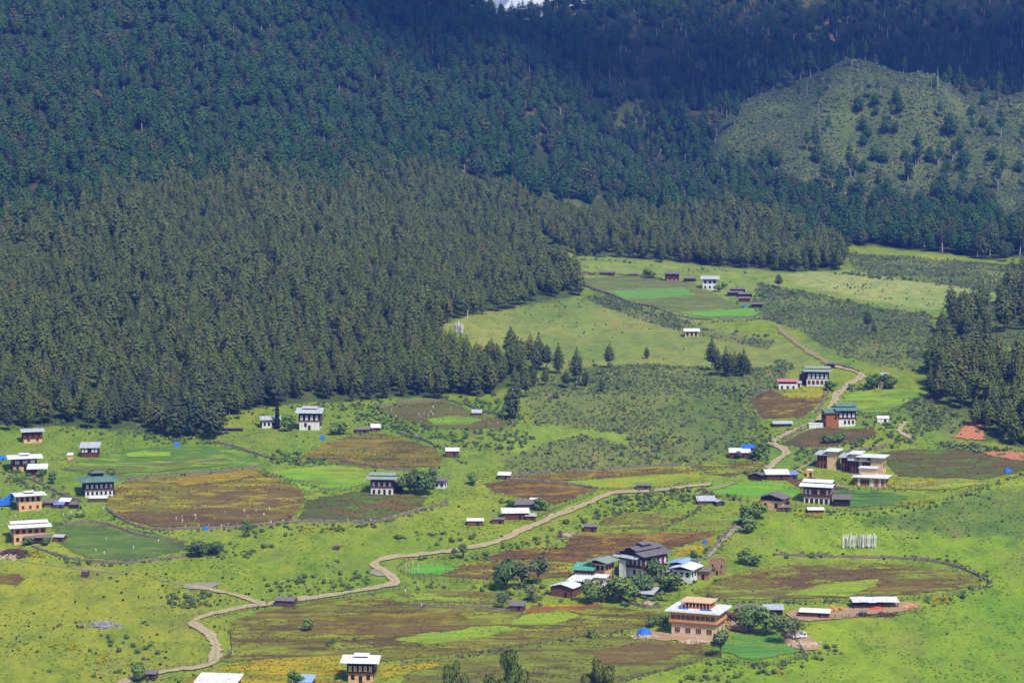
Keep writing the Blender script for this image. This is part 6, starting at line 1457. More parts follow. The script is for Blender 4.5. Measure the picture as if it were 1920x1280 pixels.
tr, cr = leaf_parts(77, [((0, 0, 1.2 + i * 1.05), 1.05 - 0.085 * i, 0.9) for i in range(9)], 900, 0.32, (8, 0.15))
KINDS['cypress'] = [(tr.mesh('trunk', M_BARK), cr.mesh('crown', M_CYP), 10.2)]
def tree(kind, u, v, hpx, label, group=None, wide=1.0, var=None, sink=0.2):
    g = G(u, v); tr_, cr_, h = KINDS[kind][rnd.randrange(len(KINDS[kind])) if var is None else var]
    o = empty('broadleaf_tree' if kind != 'cypress' else 'cypress_tree', g - Vector((0, 0, sink)), rnd.uniform(0, 6.28), label, 'tree', group)
    s_ = hpx * mpp(g.y) / h; o.scale = (s_ * wide, s_ * wide, s_)
    link('trunk', tr_, o); link('crown', cr_, o)
for a in (
    ('round', 540, 809, 32, 'bright round tree right of the cypress and the low white house', None, 1.1), ('round', 636, 815, 26, 'squat round green bush-tree right of the tall white house', None, 1.5), ('cypress', 520, 804, 60, 'dark narrow cypress in front of the low white house'),
    ('willow', 768, 926, 42, 'dark willow touching the annex of the green-roofed white house', None, 1.1), ('willow', 795, 927, 46, 'biggest willow between the green-roofed house and the old low house', None, 1.05), ('poplar', 808, 918, 46, 'thin grey green tree before the old low white house'), ('willow', 784, 914, 34, 'willow behind the two dark willows by the green-roofed house'),
    ('round', 887, 909, 26, 'small lone round tree on the green slope right of the old white house'), ('willow', 950, 1106, 62, 'dark tall tree at the left end of the hamlet trees', None, 1.0), ('poplar', 978, 1104, 56, 'grey green poplar second from the left by the hamlet', None, 1.15), ('poplar', 1009, 1096, 58, 'grey green poplar right of its twin left of the hamlet', None, 1.15),
    ('sparse', 997, 1128, 34, 'small thin tree by the wall below the two poplars', None, 1.0), ('sparse', 943, 1140, 34, 'dark trunked little tree left of the grey shed'), ('willow', 1112, 1130, 44, 'dark willow right of the weathered brown barn', None, 1.2), ('willow', 1142, 1128, 32, 'low willow wedged between two bigger willows of the hamlet', None, 1.3),
    ('round', 1166, 1129, 50, 'big bright willow in front of the largest farmhouse', None, 1.35), ('willow', 1204, 1112, 42, 'dark bush-like tree at the foot of the largest farmhouse', None, 1.35), ('willow', 1232, 1092, 46, 'willow against the right corner of the largest farmhouse', None, 1.05), ('willow', 1256, 1109, 40, 'dark willow in front of the bright white gabled house', None, 1.6), ('round', 1146, 1082, 18, 'small clipped dark tree beside the green-roofed farmhouse', None, 1.0),
    ('poplar', 1352, 1233, 62, 'lone grey green tree at the right corner of the new house', None, 1.15), ('willow', 1404, 1184, 52, 'dark willow right of the new house', None, 1.15), ('willow', 1436, 1190, 54, 'grey willow next to the dark willow right of the new house', None, 1.1), ('sparse', 1470, 1206, 54, 'thin airy tree before the bright rubble', None, 1.1), ('sparse', 1490, 1200, 44, 'thin airy tree right beside the white truck', None, 1.0),
    ('round', 1400, 985, 42, 'light willow at the upper end of the stony path', None, 1.15), ('round', 1424, 972, 38, 'light willow right of the upper end of the stony path', None, 1.1), ('round', 1405, 1000, 30, 'lower willow over the stony path', None, 1.3),
    ('round', 1399, 1058, 30, 'round bush-tree alone above the striped brown field', None, 1.15), ('round', 1414, 1062, 22, 'smaller bush-tree right of the round one above the striped brown field', None, 1.2), ('round', 577, 1184, 28, 'small round tree alone in the striped lower field', None, 0.95),
    ('round', 258, 1276, 36, 'round green tree beside the grey shack at the bottom', None, 1.2), ('round', 554, 1288, 34, 'dark bush-tree at the bottom edge before the blue and white roof', None, 1.0), ('round', 462, 992, 20, 'small ball-shaped tree on the wall below the big brown field'),
    ('willow', 368, 1042, 30, 'broad willow at the right end of the dull green field', None, 1.7), ('willow', 400, 1040, 26, 'willow right of the broad willow by the dull green field', None, 1.4), ('sparse', 462, 1008, 30, 'airy shrub-tree below the ball-shaped tree', None, 0.9),
    ('willow', 1636, 729, 28, 'dark tree over the left twin hut at the right', None, 1.3), ('willow', 1656, 722, 22, 'dark tree above the twin huts at the right', None, 1.6), ('willow', 1672, 729, 24, 'dark tree right of the twin huts', None, 1.4), ('round', 1217, 522, 20, 'round dark tree in the middle of the far hamlet', None, 1.3), ('round', 1347, 547, 16, 'small tree before the white house of the far hamlet', None, 1.3), ('round', 1358, 541, 14, 'small tree right of the white house of the far hamlet', None, 1.1),
    ('poplar', 868, 1048, 32, 'light poplar above the emerald patch', None, 1.1), ('poplar', 852, 1048, 24, 'smaller light poplar above the emerald patch'), ('round', 99, 907, 24, 'round tree beside the earth wall left of the temple house'), ('round', 76, 895, 18, 'round tree under the red brown annex'), ('round', 208, 895, 22, 'round light tree behind the temple house', None, 1.0), ('round', 172, 893, 16, 'round light bush-tree left behind the temple lantern', None, 1.1),
    ('round', 1550, 832, 22, 'leftmost of three bright bushy trees in the brown field by the lodges', None, 1.1), ('round', 1562, 831, 19, 'middle one of three bright bushy trees in the brown field by the lodges', None, 1.1), ('round', 1577, 830, 22, 'rightmost of three bright bushy trees in the brown field by the lodges', None, 1.1), ('round', 1107, 1196, 20, 'small round bush-tree on the long dividing fence', None, 1.0), ('round', 1015, 957, 26, 'bright tree over the sheds behind the red brown barn', None, 1.2),
    ('round', 1557, 732, 22, 'bright tree at the right end of the house at the top of the winding road', None, 1.3), ('round', 960, 949, 16, 'bright bushy tree left behind the red brown barn', None, 1.6), ('round', 1225, 1176, 26, 'bushy tree left of the new house', None, 0.9), ('round', 1243, 1174, 24, 'bushy tree touching the left corner of the new house', None, 1.0), ('round', 1333, 1128, 20, 'dark bushy tree behind the new house loft', None, 1.3),
    ('round', 53, 1022, 16, 'dark shrub-tree in front of the dark timber shed', None, 1.5), ('round', 86, 1022, 15, 'dark shrub-tree before the small blue and white shed', None, 1.5), ('round', 1300, 1050, 20, 'bright little tree behind the hamlet barn', None, 1.0), ('sparse', 1385, 860, 16, 'small grey tree at the barn by the bend', None, 1.2), ('round', 1418, 862, 26, 'bright tree right of the barn at the bend', None, 1.0), ('round', 1430, 850, 22, 'rounded tree inside the road bend', None, 1.2),
):
    tree(*a)
# the three tree tops that rise into the bottom of the picture
def near_tree(u, vtop, y, wpx, label, seed):
    x = float(ray(u, 1280)[0] * y); z = float(gz(x, y)); top = CAMZ + float(ray(u, vtop)[1]) * y; H = top - z; w = wpx * mpp(y)
    rr = random.Random(seed)
    o = empty('willow_tree', (x, y, z - 0.2), 0, label, 'tree', None)
    tr_ = MB(); tr_.tube((0, 0, -0.5), (0, 0, H * 0.6), 0.3, 0.18, 7)
    lobes = []
    for i in range(9):
        a = rr.uniform(0, 6.28); d = w * rr.uniform(0.1, 0.42); zz = H * rr.uniform(0.5, 0.96) - d * 0.3
        lobes.append(((math.cos(a) * d, math.sin(a) * d, zz), w * rr.uniform(0.14, 0.22), 1.7)); tr_.tube((0, 0, H * 0.4), lobes[-1][0], 0.12, 0.04, 5)
    lobes.append(((0, 0, H * 0.92), w * 0.13, 1.9))
    _, cr_ = leaf_parts(seed, lobes, 3600, 0.34, None, hang=0.7, fill=0.8)
    tr_.build('trunk', M_BARK, o); cr_.build('crown', M_NEAR, o)
near_tree(856, 1240, 690, 62, 'leftmost dark tree top rising from the bottom edge', 61)
near_tree(945, 1223, 690, 72, 'tallest dark tree top rising from the bottom edge, in the middle', 62)
near_tree(972, 1252, 695, 44, 'low tree top just right of the tallest one at the bottom edge', 63)
near_tree(1117, 1233, 690, 60, 'yellowish ragged tree top rising from the bottom edge, rightmost', 64)

# bushes one can tell apart, along walls, banks and lanes
BUSH = []
for i in range(4):
    _, cr = leaf_parts(700 + i, [((0.35 * math.cos(a), 0.35 * math.sin(a), 0.45 + 0.2 * (a > 2)), 0.55) for a in (0.3, 2.2, 4.4)] + [((0, 0, 0.5), 0.6)], 220, 0.17)
    BUSH.append((cr.mesh('bush', M_LEAFD), cr.mesh('bush', M_LEAF), cr.mesh('bush', M_SCRUB)))
def bush(u, v, spx, label, group, mt=0, flat=0.85):
    g = G(u, v); s_ = spx * mpp(g.y) / 1.9
    tag(link('bush', BUSH[rnd.randrange(4)][mt], None, g - Vector((0, 0, 0.1)), (0, 0, rnd.uniform(0, 6.28)), (s_, s_, s_ * flat * rnd.uniform(0.8, 1.2))), label, 'bush', group)
for pts, k, spread, size, mt, lab, grp in (
    ([(750, 1008), (775, 1004)], 5, 4, 15, 0, 'dark bush in the left clump on the slope above the road', 'bushes in the left clump above the road'),
    ([(808, 1003), (838, 1000)], 6, 4, 12, 0, 'dark bush in the right clump on the slope above the road', 'bushes in the right clump above the road'),
    ([(822, 1020), (860, 1014), (908, 1005)], 9, 4, 13, 0, 'dark bush in the row just above the road', 'bushes in the row above the road'),
    ([(782, 1050), (812, 1047), (840, 1045)], 7, 3, 11, 0, 'bush along the fence above the emerald patch', 'bushes along the fence above the emerald patch'),
    ([(500, 1100), (560, 1092), (650, 1084)], 10, 5, 11, 0, 'bush on the bank between the road and the upper pasture', 'bushes on the bank between road and pasture'),
    ([(510, 1115), (590, 1112), (690, 1100)], 8, 4, 10, 0, 'bush on the verge just above the lower road', 'bushes on the verge of the lower road'),
    ([(315, 1140), (350, 1130), (388, 1118)], 11, 8, 15, 0, 'bush in the big dark clump inside the road bend', 'bushes in the clump inside the road bend'),
    ([(485, 1026), (510, 1027)], 4, 3, 15, 0, 'dark bush in the low clump left on the middle slope', 'bushes in the low clump on the middle slope'),
    ([(540, 1000), (580, 995), (640, 990)], 7, 5, 11, 0, 'bush below the long wall of the big brown field', 'bushes below the long wall'),
    ([(515, 850), (570, 860), (625, 868)], 14, 7, 12, 1, 'bright bush on the bank below the forest-edge houses', 'bushes on the bank below the forest-edge houses'),
    ([(780, 800), (850, 822), (905, 838)], 16, 9, 13, 0, 'bush scattered on the slope below the oval field', 'bushes on the slope below the oval field'),
    ([(940, 836), (980, 828), (1005, 822)], 8, 8, 13, 0, 'bush at the left edge of the scrub slope', 'bushes at the left edge of the scrub slope'),
    ([(1080, 980), (1130, 955), (1180, 932)], 16, 8, 13, 0, 'bush on the weedy bank right of the road', 'bushes on the weedy bank right of the road'),
    ([(1035, 998), (1060, 985), (1085, 975)], 7, 6, 15, 0, 'bush on the bank above the grey-roofed log shed', 'bushes on the bank above the log shed'),
    ([(1160, 920), (1230, 922), (1300, 912)], 9, 4, 10, 1, 'leafy bush along the lower side of the upper road', 'bushes along the upper road'),
    ([(920, 942), (950, 943), (985, 945)], 8, 3, 11, 1, 'bright bush behind the barn beside the road', 'bushes behind the barn'),
    ([(1290, 866), (1330, 864), (1350, 862)], 5, 3, 13, 0, 'dark bush left of the barn at the bend', 'bushes left of the barn at the bend'),
    ([(1355, 1010), (1335, 1030), (1310, 1045)], 8, 5, 14, 0, 'bush along the stony path right of the ploughed field', 'bushes along the stony path'),
    ([(1470, 1044), (1520, 1042), (1548, 1042)], 6, 3, 13, 0, 'dark bush on the far edge of the striped brown field', 'bushes on the far edge of the striped field'),
    ([(1722, 1049), (1745, 1048), (1800, 1056)], 5, 3, 12, 0, 'dark bush at the right far corner of the striped brown field', 'bushes at the right corner of the striped field'),
    ([(1818, 1106), (1820, 1104)], 2, 3, 14, 0, 'bush inside the right end of the striped field', 'bushes inside the right end of the striped field'),
    ([(1440, 1128), (1480, 1130), (1500, 1128)], 6, 3, 13, 0, 'dark bush behind the saw yard fence', 'bushes behind the saw yard'),
    ([(1290, 1205), (1300, 1240), (1420, 1255), (1480, 1250)], 14, 10, 13, 1, 'bush in the weeds below the dark paling fence', 'bushes below the paling fence'),
    ([(1330, 1278), (1400, 1262), (1500, 1240), (1560, 1222)], 16, 10, 12, 1, 'bush on the weedy strip below the green patch', 'bushes on the weedy strip'),
    ([(1540, 1190), (1560, 1210), (1570, 1225)], 7, 5, 11, 0, 'bush right of the bright rubble', 'bushes right of the bright rubble'),
    ([(1760, 832), (1820, 836), (1880, 845)], 16, 5, 13, 0, 'dark bush below the red earth bank', 'bushes below the red earth bank'),
    ([(1690, 790), (1730, 770), (1780, 800)], 14, 12, 14, 0, 'dark bush on the slope left of the right-hand wood', 'bushes left of the right-hand wood'),
    ([(1590, 790), (1640, 830), (1700, 824)], 9, 6, 11, 0, 'bush along the wall behind the lodges', 'bushes behind the lodges'),
    ([(1500, 845), (1520, 848), (1545, 846)], 6, 4, 11, 0, 'dark bush between the bend and the lodges', 'bushes between the bend and the lodges'),
    ([(1430, 815), (1420, 835), (1440, 850)], 8, 7, 14, 1, 'bush on the slope left of the road bend', 'bushes left of the road bend'),
    ([(1090, 556), (1130, 562), (1230, 590), (1320, 612), (1440, 632)], 22, 3, 11, 0, 'bush in the dark line crossing the far meadow', 'bushes in the line across the far meadow'),
    ([(1440, 545), (1520, 560), (1620, 575), (1700, 590)], 18, 5, 11, 0, 'bush on the low ridge right of the far hamlet', 'bushes on the ridge right of the far hamlet'),
    ([(1660, 520), (1740, 530), (1860, 550)], 14, 3, 10, 0, 'bush in the line along the pale far meadow', 'bushes along the pale far meadow'),
    ([(1110, 690), (1200, 685), (1310, 690), (1420, 690)], 12, 5, 12, 0, 'dark bush at the top of the scrub slope', 'bushes at the top of the scrub slope'),
    ([(1110, 1100), (1080, 1125), (1000, 1140)], 8, 6, 11, 0, 'bush along the wall below the hamlet', 'bushes along the wall below the hamlet'),
    ([(1215, 1130), (1240, 1112), (1225, 1120)], 7, 6, 13, 1, 'bright leafy bush right of the low sagging shed', 'bushes right of the sagging shed'),
    ([(1280, 1100), (1310, 1095), (1350, 1088)], 6, 4, 12, 1, 'leafy bush below the ochre barn', 'bushes below the ochre barn'),
    ([(600, 1212), (640, 1205)], 4, 2, 12, 0, 'low dark bush in the row above the bottom house', 'low bushes above the bottom house'), ([(660, 1200), (668, 1199)], 2, 1, 10, 0, 'dark bush in the pair on the striped field', 'pair of bushes on the striped field'),
    ([(712, 1233), (800, 1238), (835, 1238)], 5, 2, 9, 0, 'bush behind the bottom house roof', 'bushes behind the bottom house'),
    ([(100, 1052), (160, 1058), (240, 1062)], 8, 4, 11, 0, 'bush along the mossy wall of the dull green field', 'bushes along the mossy wall'),
    ([(405, 1030), (440, 1040), (480, 1034)], 9, 8, 12, 0, 'bush right of the broad willow', 'bushes right of the broad willow'),
    ([(5, 890), (40, 905), (130, 925), (150, 945)], 8, 6, 11, 1, 'bush beside the lane at the left edge', 'bushes beside the left lane'),
    ([(160, 968), (140, 972)], 3, 3, 11, 0, 'bush below the temple house', 'bushes below the temple house'),
    ([(240, 1262), (150, 1270), (60, 1262)], 8, 8, 12, 1, 'bush in the weeds at the bottom left corner', 'bushes at the bottom left'),
    ([(270, 1170), (280, 1180), (300, 1200)], 7, 8, 11, 0, 'dark bush in the middle of the lower left pasture', 'bushes in the lower left pasture'),
    ([(980, 1060), (1020, 1120), (940, 1125)], 5, 6, 11, 1, 'leafy bush among the hamlet poplars', 'bushes among the hamlet poplars'),
):
    q = np.array(pts, float)
    for _ in range(max(2, int(k * 0.7))):
        s_ = rnd.random() * (len(q) - 1); i = min(int(s_), len(q) - 2); p = q[i] + (q[i + 1] - q[i]) * (s_ - i)
        bush(p[0] + rnd.gauss(0, spread), p[1] + rnd.gauss(0, spread * 0.45), size * rnd.uniform(0.6, 1.25), lab, grp, mt if rnd.random() < 0.8 else 2)

# ------------------------------------------------------------------ scrub, ferns and weeds nobody could count
SCR = []
for i in range(5):
    _, cr = leaf_parts(800 + i, [((rnd.uniform(-.3, .3), rnd.uniform(-.3, .3), 0.45), 0.5) for _ in range(3)], 70, 0.24)
    SCR.append(src('scrub_shape', cr.mesh('scrub_shape', M_SCRUB)))
TUF = []
for i in range(3):
    rr = random.Random(900 + i); cr = MB()
    for _ in range(26):
        a = rr.uniform(0, 6.28); clump(cr, (0.25 * math.cos(a), 0.25 * math.sin(a), rr.uniform(0.1, 0.6)), (math.cos(a), math.sin(a), rr.uniform(0.3, 1.2)), 0.55, 0.2, 0.05, rr)
    TUF.append(src('tuft_shape', cr.mesh('tuft_shape', M_TUFT)))
FLW = []
for i in range(2):
    rr = random.Random(950 + i); cr = MB()
    for _ in range(16):
        a = rr.uniform(0, 6.28); clump(cr, (0.4 * math.cos(a) * rr.random(), 0.4 * math.sin(a) * rr.random(), rr.uniform(0.2, 0.6)), (math.cos(a), math.sin(a), 0.4), 0.3, 0.14, 0.0, rr)
    FLW.append(src('flower_shape', cr.mesh('flower_shape', M_YELF)))
xs, ys = spots(-420, 520, 950, 2300, 1.9)
zs = gz(xs, ys); uu, vv = to_px(xs, ys, zs)
k = np.zeros(len(xs), bool)
for i, p in enumerate(scrub): k |= inpoly(p, uu, vv)
k |= inpoly(rightforest, uu, vv) & (ys < 1500) & (nrs.rand(len(xs)) < 0.5)
pn = np.array([mnoise.noise(Vector((x * 0.03, y * 0.02, 1.0))) for x, y in zip(xs, ys)])
k &= vis(xs, ys, 30)
k &= nrs.rand(len(xs)) < np.where(vv > 780, 0.62, 0.8) * np.clip(0.75 + pn, 0.25, 1)
k &= ~inpoly([(940, 815), (1020, 795), (1090, 805), (1180, 815), (1180, 835), (1090, 815), (1030, 830), (960, 850)], uu, vv)
spz = (((xs - spur_x) / 175) ** 2 + ((ys - 2060) / 200) ** 2 < 1) & (nrs.rand(len(xs)) < 0.8 + 1.0 * pn)
k |= spz
big_ = nrs.rand(len(xs)) < 0.05
sc_ = (0.45 + 0.55 * nrs.rand(len(xs))) * np.where(spz, 1.0 + 1.5 * nrs.rand(len(xs)) ** 3, 1.0) * np.where(big_, 2.0, 1.0) * (1 + 0.9 * np.clip(np.array([mnoise.noise(Vector((x * 0.07, y * 0.05, 4.4))) for x, y in zip(xs, ys)]), 0, 1) * ~spz)
scatter('scrub', np.c_[xs, ys, zs - 0.05][k], sc_[k], nrs.randint(0, 5, k.sum()), SCR, 'grey green knee-high scrub covering the slope in the middle and the far side', 'scrub', 0.1)
# dark ferns dotted over the pastures
xs, ys = spots(-420, 420, 735, 1640, 3.6, 0.5)
zs = gz(xs, ys); uu, vv = to_px(xs, ys, zs)
pn = np.array([mnoise.noise(Vector((x * 0.022, y * 0.016, 7.7))) for x, y in zip(xs, ys)])
k = vis(xs, ys, 30) & ~inpoly(lowforest, uu, vv) & ~inpoly(rightforest, uu, vv)
for p in scrub: k &= ~inpoly(p, uu, vv)
for p in FIELD_XY: k &= ~inpoly(p, xs, ys)
k &= nrs.rand(len(xs)) < np.clip(0.03 + 0.75 * (pn - 0.10), 0.016, 0.45)
dense = inpoly([(1600, 975), (1860, 915), (2000, 905), (2000, 1010), (1800, 1008), (1680, 995)], uu, vv) & (nrs.rand(len(xs)) < 0.3) & vis(xs, ys, 30)
k |= dense
scatter('fern_undergrowth', np.c_[xs, ys, zs - 0.05][k], 0.55 + 0.8 * nrs.rand(k.sum()) ** 2, nrs.randint(0, 3, k.sum()), TUF, 'dark fern tufts and dwarf shrubs dotted over the green pastures', 'undergrowth', 0.1)
# grass tufts on the near pastures, crops standing in the fields, ragged field margins
M_GRASS = foliage_mat('grass_blades', [L3(.15, .215, .035), L3(.20, .26, .045), L3(.24, .28, .055), L3(.12, .18, .032), L3(.26, .25, .07)])
M_CROP = foliage_mat('standing_crop', [L3(.15, .125, .04), L3(.20, .19, .045), L3(.125, .085, .042), L3(.17, .20, .045), L3(.28, .22, .04), L3(.14, .15, .04)])
def tuft_src(nm, mt, k, h, w):
    out = []
    for i in range(3):
        rr = random.Random(970 + i); cr = MB()
        for _ in range(k):
            a = rr.uniform(0, 6.28); clump(cr, (w * math.cos(a) * rr.random(), w * math.sin(a) * rr.random(), rr.uniform(0.1, h)), (math.cos(a), math.sin(a), rr.uniform(0.5, 1.6)), 0.5, 0.16, 0.04, rr)
        out.append(src(nm, cr.mesh(nm, mt)))
    return out
GRS = tuft_src('grass_shape', M_GRASS, 14, 0.3, 0.5); CRP = tuft_src('crop_shape', M_CROP, 14, 0.5, 0.5)
xs, ys = spots(-260, 260, 740, 1120, 2.0, 0.5)
zs = gz(xs, ys); uu, vv = to_px(xs, ys, zs)
pn = np.array([mnoise.noise(Vector((x * 0.05, y * 0.035, 2.2))) + 0.6 * mnoise.noise(Vector((x * 0.15, y * 0.1, 5.2))) for x, y in zip(xs, ys)])
k = vis(xs, ys, 25) & ~inpoly(lowforest, uu, vv) & (nrs.rand(len(xs)) < np.clip(0.28 + 0.9 * pn, 0.03, 0.8))
for p in scrub: k &= ~inpoly(p, uu, vv)
inf = np.zeros(len(xs), bool)
for p in FIELD_XY: inf |= inpoly(p, xs, ys)
k &= ~inf
scatter('grass', np.c_[xs, ys, zs - 0.03][k], 0.5 + 0.6 * nrs.rand(k.sum()), nrs.randint(0, 3, k.sum()), GRS, 'bright tufty grass of the near pastures', 'grass', 0.1)
xs, ys = spots(-330, 330, 740, 1190, 1.55, 0.5)
zs = gz(xs, ys)
pn = np.array([mnoise.noise(Vector((x * 0.02, y * 0.07, 9.2))) + 0.7 * mnoise.noise(Vector((x * 0.09, y * 0.16, 1.2))) for x, y in zip(xs, ys)])
k = np.zeros(len(xs), bool)
for i, p in enumerate(FIELD_XY):
    if FIELDS[i][1] not in (GRN, YGR) and FIELDS[i][1][1] < FIELDS[i][1][0] * 1.35: k |= inpoly(p, xs, ys)
k &= (nrs.rand(len(xs)) < np.clip(0.30 + 0.8 * pn, 0.02, 0.75))
scatter('crop_growth', np.c_[xs, ys, zs + 0.05][k], 0.45 + 0.55 * nrs.rand(k.sum()), nrs.randint(0, 3, k.sum()), CRP, 'ripening brown and olive crops standing in the fields', 'crops', 0.1)
mx = np.concatenate([p[:, 0] for p in FIELD_XY]); my = np.concatenate([p[:, 1] for p in FIELD_XY])
mx = np.repeat(mx, 3) + nrs.randn(3 * len(mx)) * 0.9; my = np.repeat(my, 3) + nrs.randn(3 * len(my)) * 1.6
k = nrs.rand(len(mx)) < 0.55
scatter('margin_undergrowth', np.c_[mx, my, gz(mx, my)][k], 0.35 + 0.65 * nrs.rand(k.sum()) ** 2, nrs.randint(0, 6, k.sum()), GRS + CRP, 'rough grass and weeds along the field margins', 'weeds', 0.1)
# weeds along fences, walls and banks
wx, wy = [], []
for pts in ([(200, 958), (240, 984), (290, 996), (420, 993), (550, 984), (700, 982), (840, 946)], [(60, 1030), (120, 1050), (180, 1058), (330, 1050)], [(490, 888), (560, 908), (620, 924)], [(1450, 1038), (1560, 1042), (1700, 1046), (1800, 1062), (1856, 1090), (1840, 1106)], [(1440, 945), (1560, 965), (1640, 960), (1750, 946), (1850, 915), (1920, 890)],
            [(1400, 940), (1330, 930), (1318, 918)], [(1310, 1130), (1500, 1130), (1600, 1128)], [(740, 1252), (960, 1217), (1180, 1186)], [(1150, 1282), (1300, 1246), (1470, 1246), (1520, 1220)], [(950, 890), (1100, 880), (1320, 868)], [(560, 1122), (700, 1098)], [(1100, 950), (1200, 930), (1300, 920)], [(745, 812), (830, 842), (870, 870)],
            [(400, 830), (520, 862), (620, 870)], [(1085, 530), (1200, 574), (1300, 605), (1440, 598)], [(1080, 1000), (1000, 1045), (880, 1050)], [(1480, 805), (1440, 840), (1440, 870)], [(1640, 842), (1560, 850), (1500, 850)], [(1720, 748), (1665, 778), (1600, 778)], [(1320, 950), (1240, 992)], [(1390, 980), (1330, 1040), (1290, 1052)], [(10, 900), (150, 945), (110, 985)]):
    c = gline(pts, 0.8)
    wx.append(c[:, 0] + nrs.randn(len(c)) * 0.9); wy.append(c[:, 1] + nrs.randn(len(c)) * 1.6)
wx = np.concatenate(wx); wy = np.concatenate(wy)
kk = nrs.rand(len(wx)) < 0.75; wx, wy = wx[kk], wy[kk]
scatter('weed_undergrowth', np.c_[wx, wy, gz(wx, wy) - 0.05], 0.5 + 0.8 * nrs.rand(len(wx)) ** 2, nrs.randint(0, 8, len(wx)), SCR + TUF, 'leafy weeds growing along the walls and fences', 'weeds', 0.1)
# leafy banks
BNK = []
for i in range(4):
    _, cr = leaf_parts(840 + i, [((rnd.uniform(-.4, .4), rnd.uniform(-.4, .4), rnd.uniform(.35, .75)), 0.55) for _ in range(3)], 130, 0.2)
    BNK.append(src('bank_shape', cr.mesh('bank_shape', M_LEAF))); BNK.append(src('bank_shape', cr.mesh('bank_shape', M_LEAFG)))
bx, by = [], []
for poly, d in (([(1080, 992), (1105, 968), (1175, 932), (1230, 924), (1330, 915), (1400, 932), (1300, 948), (1180, 962), (1130, 985)], 0.16), ([(515, 845), (570, 850), (640, 865), (630, 878), (500, 868)], 0.16), ([(780, 790), (900, 800), (1000, 812), (985, 835), (930, 850), (850, 838)], 0.10),
                ([(1440, 800), (1410, 800), (1395, 840), (1430, 870), (1450, 840)], 0.2), ([(1690, 752), (1745, 745), (1800, 785), (1720, 802)], 0.2), ([(1545, 1195), (1590, 1225), (1480, 1260), (1300, 1285), (1250, 1285), (1350, 1250), (1500, 1235)], 0.07), ([(0, 868), (60, 892), (150, 942), (80, 935), (0, 905)], 0.10),
                ([(1640, 775), (1760, 800), (1700, 840), (1560, 842)], 0.10), ([(1490, 842), (1550, 844), (1530, 862), (1490, 885)], 0.2), ([(1080, 1128), (1180, 1125), (1260, 1112), (1250, 1135), (1180, 1138)], 0.16), ([(975, 1075), (1040, 1100), (1030, 1130), (985, 1140), (920, 1125)], 0.10),
                ([(700, 760), (660, 790), (740, 812), (790, 800)], 0.10), ([(200, 808), (400, 815), (420, 835), (300, 832)], 0.12), ([(560, 762), (720, 752), (700, 775), (610, 770)], 0.10), ([(860, 752), (960, 748), (990, 780), (965, 800)], 0.14), ([(990, 1040), (880, 1052), (960, 1020), (1050, 1000), (1075, 1008)], 0.10),
                ([(1000, 470), (1240, 500), (1420, 515), (1330, 505), (1100, 488)], 0.10), ([(1560, 515), (1600, 510), (1700, 528), (1600, 516)], 0.2), ([(1585, 725), (1620, 720), (1640, 732), (1590, 736)], 0.25), ([(1380, 862), (1440, 862), (1440, 900), (1400, 900)], 0.12), ([(440, 992), (520, 986), (650, 994), (560, 1010), (450, 1008)], 0.06), ([(480, 1082), (700, 1066), (690, 1100), (500, 1118)], 0.07), ([(310, 1116), (385, 1112), (395, 1138), (320, 1148)], 0.16), ([(620, 782), (700, 772), (800, 800), (860, 850), (800, 830), (700, 802)], 0.06),
                ([(375, 1018), (480, 1018), (480, 1048), (365, 1052)], 0.09), ([(740, 1000), (840, 996), (905, 1004), (820, 1024), (745, 1014)], 0.05), ([(700, 1040), (560, 1050), (640, 1066)], 0.03), ([(180, 1190), (330, 1170), (300, 1240), (160, 1240)], 0.035), ([(1380, 1040), (1440, 1036), (1480, 1046), (1400, 1066)], 0.05), ([(1830, 1086), (1862, 1086), (1840, 1120), (1760, 1140), (1720, 1130), (1800, 1112)], 0.14),
                ([(760, 1088), (860, 1096), (940, 1100), (900, 1112), (770, 1108)], 0.08)):
    p = ground([q[0] for q in poly], [q[1] for q in poly])[:, :2]
    a, b_ = p.min(0), p.max(0); nn = int((b_ - a).prod() * d)
    qx = nrs.uniform(a[0], b_[0], nn); qy = nrs.uniform(a[1], b_[1], nn)
    z_in = inpoly(p, qx, qy)
    for f_ in FIELD_XY: z_in &= ~inpoly(f_, qx, qy)
    bx.append(qx[z_in]); by.append(qy[z_in])
ex = gline([(0, 800), (150, 806), (300, 816), (400, 813), (414, 782), (480, 770), (560, 760), (640, 755), (730, 750), (850, 743), (925, 740), (985, 722)], 0.7)
e_ = nrs.rand(len(ex)) < 0.5
bx.append(ex[e_, 0] + nrs.randn(e_.sum()) * 3); by.append(ex[e_, 1] + nrs.randn(e_.sum()) * 6)
bx = np.concatenate(bx); by = np.concatenate(by)
scatter('bank_undergrowth', np.c_[bx, by, gz(bx, by) - 0.08], 0.5 + 1.1 * nrs.rand(len(bx)) ** 1.6, nrs.randint(0, 8, len(bx)), BNK, 'thick leafy undergrowth on the banks between fields, lanes and houses', 'undergrowth', 0.1)
fx, fy = [], []
